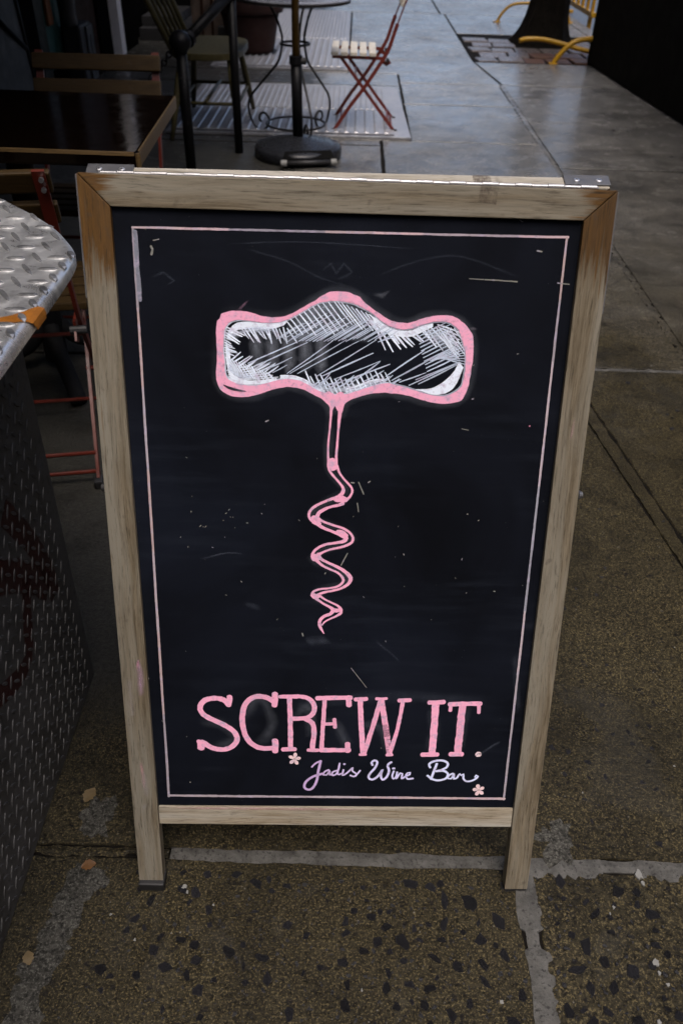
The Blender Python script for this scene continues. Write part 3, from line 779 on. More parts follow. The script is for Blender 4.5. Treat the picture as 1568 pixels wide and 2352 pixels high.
  ((.701,.775,.895),((-.1381,.8104),(-.1145,.8125),(-.0901,.8156)),(.0011,.0017,.0009)),
  ((.675,.746,.861),((-.1368,.8088),(-.1104,.8108),(-.083,.8136)),(.0011,.0017,.0009)),
  ((.685,.768,.913),((-.05,.822),(-.0459,.8121),(-.0411,.8016)),(.0014,.0022,.0011)),
  ((.643,.721,.857),((-.0439,.8151),(-.0392,.8066),(-.0344,.7984)),(.0013,.0019,.001)),
  ((.595,.667,.793),((-.0378,.8178),(-.033,.8074),(-.0274,.7959)),(.0015,.0023,.0012)),
  ((.738,.828,.984),((-.0317,.8183),(-.0261,.8062),(-.0209,.7941)),(.0014,.0021,.0011)),
  ((.635,.712,.847),((-.0254,.8113),(-.0201,.8028),(-.015,.7932)),(.0013,.002,.001)),
  ((.701,.786,.935),((-.0193,.8137),(-.0144,.8031),(-.0094,.7933)),(.0014,.0022,.0011)),
  ((.697,.781,.929),((-.0132,.8121),(-.009,.803),(-.004,.7936)),(.0014,.002,.0011)),
  ((.585,.656,.78),((-.0071,.8144),(-.0028,.8047),(.0022,.795)),(.0013,.002,.001)),
  ((.701,.786,.934),((-.0009,.8128),(.0034,.8044),(.008,.7964)),(.0016,.0024,.0013)),
  ((.644,.722,.858),((.0053,.8133),(.0092,.8054),(.0139,.7982)),(.0016,.0024,.0013)),
  ((.736,.825,.981),((.0114,.8149),(.0158,.8076),(.0198,.8002)),(.0016,.0024,.0012)),
  ((.72,.807,.96),((.0174,.8173),(.0216,.8095),(.0256,.8024)),(.0014,.0022,.0011)),
  ((.634,.711,.845),((.0234,.8213),(.0279,.8129),(.0317,.8046)),(.0012,.0018,.0009)),
  ((.619,.693,.825),((.0296,.8205),(.0336,.8129),(.0376,.806)),(.0013,.0019,.001)),
  ((.648,.726,.864),((.0356,.8236),(.0399,.8161),(.0437,.8078)),(.0014,.0021,.0011)),
  ((.583,.653,.777),((.0419,.8207),(.0457,.8147),(.049,.8085)),(.0015,.0023,.0012)),
  ((.625,.701,.834),((.048,.8216),(.0517,.815),(.0557,.8079)),(.0012,.0018,.001)),
  ((.513,.602,.758),((-.0424,.8025),(-.0367,.8061),(-.0315,.8106)),(.0012,.0018,.0009)),
  ((.461,.541,.681),((-.0386,.8004),(-.0309,.8069),(-.0238,.8141)),(.0012,.0018,.0009)),
  ((.473,.556,.7),((-.0365,.7992),(-.0276,.8075),(-.019,.8151)),(.0009,.0014,.0007)),
  ((.438,.515,.648),((-.0353,.8031),(-.0222,.8057),(-.0098,.8087)),(.0008,.0013,.0007)),
  ((.468,.55,.692),((-.0296,.8017),(-.0181,.8058),(-.0058,.8091)),(.001,.0014,.0008)),
  ((.43,.504,.635),((-.0238,.7988),(-.013,.805),(-.0013,.8114)),(.0012,.0018,.001)),
  ((.493,.578,.728),((-.0182,.8017),(-.0116,.8089),(-.0042,.8161)),(.0009,.0014,.0007)),
  ((.483,.567,.714),((-.0125,.8),(-.0022,.806),(.0083,.8122)),(.0013,.0019,.001)),
  ((.5,.587,.739),((-.0068,.8025),(.0018,.8096),(.01,.8174)),(.001,.0015,.0008)),
  ((.459,.539,.678),((-.0011,.7998),(.0067,.8075),(.0152,.8158)),(.001,.0015,.0008)),
  ((.485,.569,.717),((.0047,.7972),(.017,.8035),(.0289,.8097)),(.0012,.0019,.001)),
  ((.421,.494,.622),((.0135,.7981),(.0242,.8076),(.0349,.8177)),(.0009,.0014,.0007)),
  ((.467,.548,.691),((.0173,.7994),(.0287,.8075),(.0399,.815)),(.0009,.0014,.0008)),
  ((.502,.589,.742),((.0216,.8043),(.0314,.8083),(.0403,.8129)),(.001,.0015,.0008)),
  ((.511,.6,.755),((.0273,.8028),(.0389,.8059),(.0506,.8092)),(.0012,.0018,.0009)),
  ((.502,.59,.743),((.0436,.8074),(.0484,.8125),(.054,.8172)),(.0011,.0016,.0009)),
  ((.463,.544,.685),((.0435,.8074),(.051,.8126),(.0578,.8183)),(.001,.0014,.0008)),
  ((.435,.51,.642),((.0556,.8077),(.0613,.8106),(.0679,.8133)),(.0013,.0019,.001)),
  ((.502,.59,.743),((.0589,.8071),(.0625,.811),(.0658,.8142)),(.001,.0015,.0008)),
  ((.847,.936,1.081),((-.0806,.8153),(-.0665,.8151),(-.0524,.8113),(-.0381,.8032),(-.0262,.7982)),(.0012,.0021,.0021,.0019,.0012)),
  ((.845,.934,1.078),((-0,.7963),(.0165,.8014),(.0329,.8079),(.0469,.8115)),(.0012,.0017,.0017,.0009)),
  ((.699,.772,.892),((-.0806,.8141),(-.0665,.8141),(-.0524,.8101),(-.0381,.802),(-.0262,.7972)),(.0012,.0021,.0021,.0019,.0012)),
  ((.808,.893,1.032),((-.0001,.7975),(.0164,.8026),(.0328,.8091),(.0469,.8122)),(.0012,.0017,.0017,.0009)),
  ((.73,.806,.931),((-.0807,.8129),(-.0665,.8132),(-.0524,.8089),(-.0381,.8008),(-.0262,.7963)),(.0012,.0021,.0021,.0019,.0012)),
  ((.675,.746,.861),((-.0001,.7987),(.0164,.8038),(.0328,.8103),(.0469,.8129)),(.0012,.0017,.0017,.0009)),
  ((.707,.782,.903),((-.0807,.8117),(-.0665,.8122),(-.0523,.8077),(-.0381,.7996),(-.0262,.7953)),(.0012,.0021,.0021,.0019,.0012)),
  ((.802,.886,1.023),((-.0001,.7999),(.0164,.805),(.0327,.8115),(.0469,.8136)),(.0012,.0017,.0017,.0009)),
  ((.665,.745,.886),((.0314,.8835),(.039,.8665),(.0473,.849)),(.0014,.0021,.0011)),
  ((.818,.905,1.045),((.0373,.8802),(.0468,.8633),(.0568,.8469)),(.0016,.0024,.0013)),
  ((.807,.892,1.03),((.0444,.8758),(.0551,.8634),(.066,.8503)),(.0018,.0027,.0014)),
  ((.685,.768,.913),((.0503,.8725),(.0575,.8643),(.0638,.8568)),(.0018,.0027,.0014)),
  ((.758,.838,.967),((.0562,.8708),(.0641,.8617),(.0729,.8523)),(.0019,.0029,.0015)),
  ((.779,.86,.994),((.0621,.87),(.0708,.8618),(.0803,.8536)),(.0017,.0026,.0013)),
  ((.642,.719,.855),((.0679,.8694),(.075,.8626),(.0825,.856)),(.0014,.0021,.0011)),
  ((.607,.681,.81),((.0748,.8696),(.0828,.8648),(.0905,.8596)),(.0016,.0024,.0013)),
  ((.65,.729,.867),((.0818,.8709),(.0874,.8651),(.094,.8596)),(.0018,.0026,.0014)),
  ((.722,.809,.962),((.0279,.8845),(.0336,.8777),(.0388,.87)),(.0014,.0021,.0011)),
  ((.621,.697,.829),((.0232,.8867),(.0295,.8798),(.0353,.8722)),(.0018,.0027,.0014)),
  ((.64,.717,.853),((.0854,.878),(.0972,.8664),(.1093,.8547)),(.0011,.0017,.0009)),
  ((.737,.827,.983),((.0905,.8772),(.1001,.8649),(.1094,.8532)),(.0014,.002,.0011)),
  ((.597,.669,.796),((.096,.8771),(.1063,.8635),(.1174,.85)),(.0014,.002,.0011)),
  ((.687,.77,.916),((.1016,.8769),(.1136,.8653),(.1266,.8541)),(.0014,.0021,.0011)),
  ((.581,.652,.775),((.1071,.878),(.1197,.862),(.1325,.8466)),(.0012,.0018,.0009)),
  ((.645,.724,.86),((.1128,.8752),(.1222,.8633),(.131,.8513)),(.0014,.0021,.0011)),
  ((.681,.764,.908),((.1184,.8753),(.1316,.8602),(.1445,.8452)),(.0011,.0017,.0009)),
  ((.635,.712,.846),((.124,.8754),(.1337,.8632),(.1437,.85)),(.0011,.0017,.0009)),
  ((.597,.669,.796),((.1294,.877),(.1341,.87),(.1395,.8637)),(.0013,.0019,.001)),
  ((.462,.543,.684),((.0855,.8652),(.1031,.8748),(.1198,.8838)),(.001,.0015,.0008)),
  ((.499,.586,.737),((.0869,.8611),(.1055,.8713),(.1243,.8812)),(.0011,.0016,.0008)),
  ((.436,.511,.644),((.0883,.857),(.1071,.8671),(.1259,.8772)),(.0011,.0017,.0009)),
  ((.476,.559,.704),((.0897,.8529),(.1089,.8632),(.1276,.8731)),(.0012,.0019,.001)),
  ((.478,.561,.707),((.0911,.8487),(.1106,.859),(.1293,.869)),(.0012,.0017,.0009)),
  ((.464,.544,.685),((.0925,.8446),(.1116,.8549),(.131,.8649)),(.0012,.0018,.0009)),
  ((.473,.556,.7),((.0939,.8404),(.1137,.8508),(.1327,.8608)),(.001,.0015,.0008)),
  ((.429,.504,.634),((.0953,.8362),(.115,.8461),(.1344,.8567)),(.0011,.0017,.0009)),
  ((.509,.597,.752),((.0968,.832),(.1164,.8422),(.1361,.8526)),(.001,.0015,.0008)),
  ((.461,.541,.681),((.0982,.8278),(.118,.8378),(.1378,.8485)),(.0011,.0017,.0009)),
  ((.503,.591,.744),((.0996,.8236),(.1199,.8336),(.1395,.8443)),(.0012,.0018,.0009)),
  ((.715,.791,.913),((.109,.8805),(.1227,.8766),(.1356,.8721)),(.0013,.0019,.001)),
  ((.687,.76,.877),((.1106,.8773),(.1236,.8727),(.1366,.8673)),(.0013,.0019,.001)),
  ((.715,.791,.913),((.1122,.8742),(.1246,.8688),(.137,.8628)),(.0013,.0019,.001)),
  ((.741,.819,.946),((.1138,.871),(.1254,.8642),(.1373,.8582)),(.0013,.002,.001)),
  ((.683,.755,.872),((.1154,.8679),(.1265,.8608),(.1376,.8536)),(.0013,.002,.001)),
  ((.698,.772,.891),((.117,.8647),(.1273,.8569),(.138,.8489)),(.0013,.002,.001)),
  ((.734,.811,.937),((.1186,.8615),(.1285,.8529),(.1383,.8443)),(.0013,.002,.001)),
  ((.754,.833,.962),((.1202,.8583),(.1294,.8489),(.1386,.8396)),(.0013,.002,.001)),
  ((.458,.538,.678),((.1024,.8366),(.1208,.8483),(.1398,.8603)),(.001,.0015,.0008)),
  ((.45,.528,.665),((.1042,.8371),(.1231,.8477),(.1413,.8576)),(.001,.0015,.0008)),
  ((.465,.546,.687),((.1061,.8376),(.1242,.846),(.1426,.8546)),(.001,.0015,.0008)),
  ((.495,.581,.732),((.1079,.8381),(.1261,.8448),(.1439,.8515)),(.001,.0015,.0008)),
  ((.508,.596,.75),((.1098,.8386),(.1268,.8428),(.1442,.8479)),(.001,.0015,.0008)),
  ((.453,.532,.67),((.1116,.8391),(.1286,.8421),(.1454,.8444)),(.001,.0015,.0008)),
  ((.408,.479,.603),((.1135,.8396),(.1292,.8401),(.1456,.8407)),(.001,.0015,.0008)),
  ((.431,.506,.638),((.1153,.8401),(.1309,.8389),(.1459,.8369)),(.001,.0015,.0008)),
  ((.478,.561,.707),((.1172,.8406),(.1321,.8367),(.1462,.8332)),(.001,.0015,.0008)),
 ],
 'chalk_handle_slit': [
  ((.03,.03,.04),((-.1504,.8026),(-.1446,.7994),(-.134,.7967),(-.1234,.7952)),(.0012,.0031,.0028,.0009)),
 ],
 'chalk_spiral': [
  ((.83,.385,.55),((-.0181,.7884),(-.0174,.7735),(-.0184,.7535),(-.0202,.7331),(-.0204,.7154),(-.0192,.7021)),(.0056,.0036,.0024,.0024,.0027,.0037)),
  ((.83,.385,.55),((-.0053,.7886),(-.0066,.7694),(-.008,.7479),(-.0091,.7274),(-.0098,.7156),(-.0098,.7022)),(.0067,.0048,.0028,.0031,.0031,.0037)),
  ((.83,.385,.55),((-.0223,.7932),(-.0125,.7864),(-.0043,.7935)),(.0083,.0125,.0083)),
  ((.83,.385,.55),((-.0147,.7074),(-.0148,.7022),(-.014,.6974)),(.012,.0132,.0115)),
  ((.83,.385,.55),((-.0198,.7006),(-.0177,.6931),(-.0121,.6857),(-.0054,.6779),(-.0005,.671),(-.0007,.6646),(-.0058,.6576)),(.0037,.0032,.0029,.0029,.0038,.0049,.0058)),
  ((.83,.385,.55),((-.0086,.7008),(-.0057,.6918),(-.0005,.6841),(.0054,.6776),(.0108,.6709),(.0115,.6648),(.0085,.6586),(.0031,.6531)),(.0034,.0029,.0026,.0029,.0029,.0032,.0032,.0044)),
  ((.83,.385,.55),((-.0108,.6552),(-.0043,.656),(.003,.6546)),(.0073,.0099,.0073)),
  ((.83,.385,.55),((-.0014,.6592),(-.0087,.6575),(-.0202,.6532),(-.0333,.6468),(-.0412,.6404),(-.0444,.6337),(-.043,.6279),(-.0382,.6236)),(.0052,.0044,.0035,.0035,.0035,.0035,.0038,.0053)),
  ((.83,.385,.55),((.0002,.6499),(-.0056,.6472),(-.0157,.6446),(-.0244,.6407),(-.0314,.6354),(-.0338,.6299)),(.0053,.0041,.0035,.0041,.005,.0059)),
  ((.83,.385,.55),((-.0382,.6298),(-.0357,.6244),(-.03,.6198)),(.0073,.0103,.0059)),
  ((.83,.385,.55),((-.0338,.6291),(-.0257,.6238),(-.0124,.6189),(.001,.6144),(.0097,.6085),(.0143,.6014),(.013,.595),(.0067,.5904),(-.0029,.5871),(-.0162,.5837),(-.0258,.5794),(-.0328,.5749)),(.0044,.0032,.0032,.0032,.0032,.0033,.0036,.0036,.0033,.003,.003,.0051)),
  ((.83,.385,.55),((-.0352,.622),(-.027,.6158),(-.0152,.6105),(-.0047,.6064),(.0035,.6028),(.0049,.6001),(.0017,.5959),(-.0089,.5935),(-.0215,.5912),(-.0311,.5867),(-.0375,.5805),(-.0399,.5736),(-.0369,.5683)),(.0053,.0044,.0038,.005,.0074,.0068,.005,.0036,.0036,.0036,.0036,.0036,.0045)),
  ((.83,.385,.55),((-.007,.6098),(-.0003,.6083),(.0064,.6037)),(.005,.0068,.0044)),
  ((.83,.385,.55),((-.037,.5748),(-.0332,.5716),(-.0295,.5725)),(.0069,.0099,.0075)),
  ((.83,.385,.55),((-.0318,.5773),(-.028,.57),(-.0189,.5648),(-.0068,.5589),(.0039,.5525),(.0113,.5448),(.0126,.5399),(.0088,.5326),(-.0001,.5266),(-.0107,.5231),(-.0228,.5202),(-.0334,.5157)),(.006,.0042,.0036,.0039,.0048,.0057,.0054,.0042,.0036,.0033,.0033,.0037)),
  ((.83,.385,.55),((-.0354,.5691),(-.0263,.5607),(-.0158,.555),(-.0051,.5499),(.0018,.5425),(.0021,.5359),(-.0047,.5296),(-.0168,.5264),(-.0289,.5249),(-.0372,.5214),(-.0395,.5156),(-.0356,.5118)),(.0051,.0033,.003,.003,.0036,.0036,.003,.0027,.003,.0033,.0037,.0046)),
  ((.83,.385,.55),((-.0372,.5168),(-.0319,.5135),(-.0288,.5158)),(.0046,.007,.0046)),
  ((.83,.385,.55),((-.0296,.5161),(-.0227,.5103),(-.0134,.5053),(-.0042,.5004),(.0008,.4945),(.0006,.4896),(-.0054,.4844),(-.0146,.4796),(-.0214,.4752),(-.0252,.4699)),(.0037,.0027,.0027,.0031,.0043,.0046,.0031,.0025,.0022,.0022)),
  ((.83,.385,.55),((-.0341,.511),(-.0241,.5035),(-.0149,.498),(-.0102,.4934),(-.0139,.4874),(-.0223,.4838),(-.0276,.4777),(-.0286,.4707),(-.0264,.4647),(-.0223,.4569)),(.004,.0031,.0037,.0061,.0049,.0043,.0046,.0046,.0037,.0012)),
  ((.83,.385,.55),((-.0117,.4943),(-.0056,.4926),(-.001,.4944)),(.0061,.0061,.0046)),
 ],
 'chalk_letter.S': [
  ((.865,.401,.573),((-.1587,.3406),(-.1644,.3475),(-.1776,.3501),(-.1911,.3464),(-.1983,.3366),(-.1969,.3261),(-.1877,.3174),(-.173,.3094),(-.1568,.2993),(-.1478,.2876),(-.1481,.2749),(-.1578,.265),(-.1715,.2619),(-.1851,.2654),(-.1939,.2725),(-.199,.2754)),(.008,.008,.008,.008,.008,.008,.0081,.0081,.0081,.0082,.0082,.0082,.0082,.0082,.0082,.0082)),
  ((.857,.397,.568),((-.1556,.3538),(-.1564,.3458),(-.1578,.3378)),(.0083,.0083,.0083)),
  ((.86,.399,.57),((-.2037,.2768),(-.1997,.2717),(-.1998,.2626)),(.006,.0109,.0097)),
 ],
 'chalk_letter.C': [
  ((.792,.367,.525),((-.0932,.3456),(-.1005,.3511),(-.1124,.3541),(-.1243,.3508),(-.134,.3392),(-.1383,.3198),(-.1373,.2985),(-.1316,.2806),(-.1212,.2691),(-.1076,.2645),(-.0929,.2657)),(.008,.008,.008,.008,.008,.0081,.0081,.0082,.0082,.0082,.0082)),
  ((.831,.385,.551),((-.091,.3595),(-.0911,.3484),(-.0917,.3387)),(.0089,.0089,.0089)),
  ((.813,.377,.539),((-.0916,.2792),(-.0914,.2701),(-.0912,.2592)),(.0091,.0091,.0092)),
 ],
 'chalk_letter.R': [
  ((.825,.383,.547),((-.0842,.3537),(-.0723,.3542),(-.059,.3544)),(.0065,.0065,.0065)),
  ((.849,.394,.563),((-.059,.3551),(-.0471,.3532),(-.0387,.3477),(-.0342,.337),(-.0367,.3257),(-.0454,.3188),(-.0679,.3164)),(.0071,.0071,.0071,.0072,.0072,.0072,.0072)),
  ((.849,.394,.563),((-.07,.3536),(-.0691,.31),(-.0686,.2649)),(.0071,.0072,.0073)),
  ((.805,.374,.534),((-.0808,.263),(-.071,.2638),(-.0616,.2639)),(.0073,.0073,.0073)),
  ((.803,.372,.532),((-.0484,.3174),(-.0372,.3097),(-.0344,.2926),(-.0366,.2708),(-.0362,.2628)),(.0075,.0075,.0076,.0076,.0076)),
  ((.794,.368,.526),((-.0435,.2627),(-.0359,.262),(-.0283,.2625)),(.0058,.0058,.0058)),
 ],
 'chalk_letter.E': [
  ((.85,.394,.563),((-.0316,.352),(-.0055,.353),(.0183,.3533)),(.0071,.0071,.0071)),
  ((.857,.397,.568),((.0141,.355),(.0149,.3463),(.0151,.3393)),(.0077,.0077,.0078)),
  ((.796,.369,.528),((-.0197,.3487),(-.0215,.3071),(-.0234,.2607)),(.0063,.0063,.0064)),
  ((.8,.371,.53),((-.0203,.3081),(-.0122,.3086),(-.0041,.3091)),(.0054,.0054,.0054)),
  ((.8,.371,.53),((-.0054,.3172),(-.0047,.3101),(-.004,.3023)),(.0057,.0057,.0057)),
  ((.871,.404,.577),((-.0252,.2629),(-.0038,.2631),(.0182,.2634)),(.0073,.0073,.0073)),
  ((.794,.368,.526),((.0148,.2751),(.015,.2678),(.0152,.2604)),(.0079,.0079,.008)),
 ],
 'chalk_letter.W': [
  ((.836,.388,.554),((.0238,.3506),(.0324,.3511),(.0407,.3519)),(.0066,.0066,.0066)),
  ((.861,.399,.571),((.0312,.35),(.034,.3078),(.0379,.2578)),(.0077,.0078,.008)),
  ((.803,.372,.532),((.0392,.2571),(.0499,.3008),(.0602,.3487)),(.0074,.0067,.0072)),
  ((.845,.392,.56),((.0541,.3524),(.0616,.3518),(.069,.3529)),(.0051,.0051,.0051)),
  ((.817,.379,.541),((.062,.3487),(.0695,.3046),(.0772,.2575)),(.0084,.0085,.0086)),
  ((.842,.39,.558),((.0772,.2568),(.0869,.3012),(.0928,.3491)),(.0067,.0054,.006)),
  ((.827,.384,.548),((.0865,.3497),(.0948,.3502),(.1034,.3506)),(.0066,.0066,.0066)),
  ((.801,.371,.531),((.0328,.2555),(.0377,.2556),(.0426,.256)),(.0046,.0046,.0046)),
  ((.863,.4,.572),((.0724,.2552),(.0773,.2553),(.0816,.2557)),(.0046,.0046,.0046)),
 ],
 'chalk_letter.I': [
  ((.83,.385,.55),((.1297,.3468),(.141,.3473),(.1524,.3481)),(.0072,.0072,.0072)),
  ((.87,.404,.577),((.1402,.3462),(.1402,.3019),(.1399,.2575)),(.0102,.0103,.0104)),
  ((.838,.389,.555),((.1252,.2566),(.1368,.2567),(.1485,.2572)),(.008,.008,.008)),
 ],
 'chalk_letter.T': [
  ((.868,.403,.575),((.1598,.3443),(.1831,.3454),(.2056,.346)),(.0072,.0072,.0072)),
  ((.843,.391,.559),((.1619,.3447),(.162,.3384),(.1618,.3331)),(.0054,.0054,.0054)),
  ((.793,.368,.526),((.2023,.3459),(.2029,.3382),(.2036,.3301)),(.0054,.0054,.0054)),
  ((.789,.366,.523),((.1791,.3432),(.1784,.3024),(.1778,.2602)),(.0105,.0106,.0108)),
  ((.871,.404,.577),((.1666,.2575),(.1759,.2576),(.1851,.258)),(.0077,.0077,.0077)),
 ],
 'chalk_letter.dot': [
  ((.8,.62,.66),((.207,.2568),(.2091,.258),(.2109,.2591)),(.008,.0098,.0074)),
 ],
 'chalk_script.Jadis': [
  ((.544,.389,.665),((-.0374,.2321),(-.0322,.2384),(-.0241,.2437)),(.0027,.0027,.0027)),
  ((.539,.379,.656),((-.0241,.2437),(-.0275,.2246),(-.03,.2069),(-.0354,.1947),(-.0423,.1909),(-.0481,.1953),(-.0462,.205),(-.0361,.2145),(-.0211,.2207)),(.0038,.0038,.0039,.0039,.0039,.0039,.0039,.0038,.0038)),
  ((.569,.439,.713),((-.0117,.2277),(-.0179,.2243),(-.02,.2183),(-.0151,.2181),(-.0103,.2264),(-.0107,.2185),(-.0058,.2202)),(.0027,.0027,.0027,.0027,.0027,.0027,.0027)),
  ((.586,.472,.743),((.0007,.2266),(-.0059,.2238),(-.0074,.2182),(-.0019,.2189),(.0028,.2292),(.004,.2398)),(.0027,.0027,.0027,.0027,.0027,.0027)),
  ((.594,.487,.758),((.004,.2398),(.0013,.2199),(.0073,.2213)),(.0027,.0027,.0027)),
  ((.603,.506,.775),((.0099,.228),(.0085,.218),(.0144,.2214)),(.0027,.0027,.0027)),
  ((.603,.507,.776),((.01,.2379),(.0111,.2382),(.0119,.2376)),(.0033,.0033,.0033)),
  ((.619,.537,.805),((.0144,.2214),(.0203,.2281),(.0235,.2321),(.0231,.2261),(.0293,.2202),(.0256,.2159),(.02,.2181)),(.0027,.0027,.0027,.0027,.0027,.0027,.0027)),
  ((.631,.562,.828),((.0277,.2162),(.0348,.227)),(.0025,.0025)),
 ],
 'chalk_script.Wine': [
  ((.64,.62,.9),((.0529,.2364),(.0511,.241),(.0553,.2453),(.0597,.2424),(.0568,.2322),(.0495,.2215),(.0476,.2145),(.0527,.2105),(.0602,.2153),(.0659,.2246),(.0679,.2293),(.0658,.219),(.0686,.2107),(.0745,.2154),(.0778,.2268),(.0753,.2354),(.0773,.24),(.081,.2427)),(.0036,.0035,.0035,.0035,.0036,.0036,.0036,.0036,.0036,.0036,.0036,.0036,.0036,.0036,.0036,.0036,.0036,.0035)),
  ((.64,.62,.9),((.0849,.2269),(.0829,.2175),(.0851,.2122),(.0897,.2183)),(.0027,.0027,.0027,.0027)),
  ((.64,.62,.9),((.0831,.2308),(.0845,.2315),(.0859,.2312)),(.0033,.0033,.0033)),
  ((.64,.62,.9),((.09,.2249),(.0891,.2129),(.0945,.223),(.0978,.2217),(.0971,.213),(.1019,.2164)),(.003,.003,.003,.003,.003,.003)),
  ((.64,.62,.9),((.1024,.2171),(.1089,.2205),(.1098,.2241),(.1054,.2231),(.103,.2164),(.106,.2124),(.1147,.2135)),(.003,.003,.003,.003,.003,.003,.003)),
 ],
 'chalk_script.Bar': [
  ((.66,.7,.95),((.1483,.2408),(.1443,.2249),(.1412,.2122)),(.0038,.0038,.0039)),
  ((.66,.7,.95),((.1389,.2334),(.1369,.2394),(.1431,.2447),(.1542,.2465),(.1635,.243),(.1642,.2357),(.1567,.2297),(.1475,.2269)),(.0036,.0036,.0036,.0036,.0036,.0036,.0036,.0036)),
  ((.66,.7,.95),((.1475,.2269),(.159,.2277),(.1659,.2225),(.1637,.2144),(.154,.2106),(.144,.2122),(.1353,.2191)),(.0036,.0036,.0036,.0036,.0036,.0036,.0036)),
  ((.66,.7,.95),((.1736,.2232),(.1678,.2198),(.1665,.2138),(.1715,.2138),(.1753,.2226),(.1754,.2132),(.1807,.216)),(.003,.003,.003,.003,.003,.003,.003)),
  ((.66,.7,.95),((.1802,.2153),(.1835,.2227),(.1859,.22),(.1896,.2221),(.1896,.2147),(.1939,.2094),(.2016,.2098),(.2079,.2136),(.2114,.2183),(.2085,.2203),(.2071,.2169)),(.003,.003,.003,.003,.003,.003,.003,.003,.003,.003,.003)),
 ],
 'chalk_flower.0': [
  ((.796,.592,.612),((-.0625,.2489),(-.062,.2535),(-.0617,.2562)),(.0031,.0061,.0046)),
  ((.807,.6,.621),((-.0645,.2476),(-.0679,.2496),(-.07,.2508)),(.0031,.0061,.0046)),
  ((.812,.604,.624),((-.0641,.245),(-.0668,.2416),(-.0684,.2396)),(.0031,.0061,.0046)),
  ((.767,.57,.59),((-.0619,.2446),(-.0601,.2405),(-.059,.2381)),(.0031,.0061,.0046)),
  ((.799,.594,.615),((-.0609,.247),(-.0571,.2479),(-.0549,.2484)),(.0031,.0061,.0046)),
  ((.5,.36,.33),((-.0643,.2466),(-.0628,.2466),(-.0612,.2466)),(.0024,.004,.0024)),
 ],
 'chalk_flower.1': [
  ((.794,.59,.611),((.2138,.1956),(.2128,.2001),(.2122,.2028)),(.0031,.0063,.0047)),
  ((.739,.549,.568),((.2124,.1936),(.2087,.1942),(.2064,.1946)),(.0031,.0063,.0047)),
  ((.784,.583,.603),((.2137,.1912),(.2124,.1871),(.2116,.1846)),(.0031,.0063,.0047)),
  ((.82,.61,.631),((.2158,.1917),(.2188,.1886),(.2206,.1867)),(.0031,.0063,.0047)),
  ((.785,.584,.604),((.2159,.1944),(.219,.1966),(.2209,.1979)),(.0031,.0063,.0047)),
  ((.5,.36,.33),((.2128,.1933),(.2143,.1933),(.2159,.1933)),(.0025,.0041,.0025)),
 ],
 'chalk_border.top': [
  ((.495,.386,.416),((-.2506,.9838),(-.2221,.984),(-.194,.9838)),(.0022,.0025,.0027)),
  ((.553,.402,.442),((-.195,.9838),(-.1665,.9838),(-.1383,.9837)),(.0023,.0025,.0024)),
  ((.279,.259,.319),((-.1393,.9837),(-.1109,.9838),(-.0824,.9837)),(.0019,.0025,.0021)),
  ((.247,.229,.282),((-.0834,.9837),(-.055,.9836),(-.0264,.9836)),(.002,.0025,.0023)),
  ((.443,.345,.372),((-.0274,.9836),(.0013,.9836),(.0297,.9836)),(.0024,.0025,.0025)),
  ((.588,.428,.47),((.0287,.9836),(.0575,.9835),(.086,.9835)),(.0025,.0025,.0023)),
  ((.408,.344,.398),((.0849,.9835),(.1134,.9833),(.1424,.9835)),(.002,.0025,.0021)),
  ((.357,.301,.348),((.1413,.9835),(.1699,.9833),(.1989,.9834)),(.0024,.0025,.0025)),
  ((.538,.391,.43),((.1978,.9834),(.2269,.9832),(.2555,.9834)),(.0025,.0026,.0027)),
 ],
 'chalk_border.left': [
  ((.314,.279,.314),((-.2498,.9843),(-.2499,.9386),(-.25,.8916)),(.0024,.0028,.0028)),
  ((.451,.338,.338),((-.25,.893),(-.25,.8442),(-.2503,.7936)),(.0024,.0029,.0025)),
  ((.399,.355,.399),((-.2503,.7951),(-.2506,.7427),(-.2505,.6884)),(.0024,.003,.0026)),
  ((.442,.331,.331),((-.2505,.6899),(-.2507,.6338),(-.2508,.575)),(.003,.0031,.0026)),
  ((.435,.363,.394),((-.2508,.5767),(-.2512,.5158),(-.2511,.4526)),(.0027,.0032,.0033)),
  ((.441,.331,.331),((-.2511,.4544),(-.2513,.3885),(-.2514,.32)),(.0032,.0034,.0029)),
  ((.324,.288,.324),((-.2514,.3219),(-.2512,.2507),(-.2518,.1758)),(.0027,.0035,.0034)),
  ((.182,.194,.239),((-.2476,.9801),(-.2472,.9611),(-.2472,.9414)),(.0047,.0051,.0044)),
  ((.182,.193,.239),((-.2472,.9416),(-.2469,.9218),(-.2468,.9017)),(.0039,.0051,.0047)),
 ],
 'chalk_border.right': [
  ((.427,.321,.321),((.2537,.9833),(.2536,.9477),(.2537,.9114)),(.0024,.0026,.0022)),
  ((.316,.281,.316),((.2537,.9127),(.2535,.8751),(.2537,.8369)),(.0022,.0027,.0028)),
  ((.464,.387,.42),((.2537,.8383),(.2536,.799),(.2538,.7582)),(.0024,.0027,.0029)),
  ((.461,.384,.417),((.2538,.7597),(.2538,.7178),(.2538,.6751)),(.0024,.0028,.0027)),
  ((.3,.3,.353),((.2538,.6766),(.2538,.6323),(.2538,.587)),(.0026,.0029,.0032)),
  ((.271,.271,.32),((.2538,.5886),(.2537,.5419),(.2538,.4935)),(.0026,.003,.0032)),
  ((.455,.379,.412),((.2538,.4952),(.254,.4452),(.2538,.3942)),(.0024,.0031,.0033)),
  ((.372,.33,.372),((.2538,.396),(.2539,.3432),(.2539,.2884)),(.0027,.0032,.0029)),
  ((.348,.309,.348),((.2539,.2904),(.2539,.2337),(.2539,.1756)),(.0025,.0033,.0029)),
 ],
 'chalk_border.bottom': [
  ((.374,.321,.356),((-.2524,.1783),(-.2159,.1781),(-.1795,.1782)),(.0035,.0039,.004)),
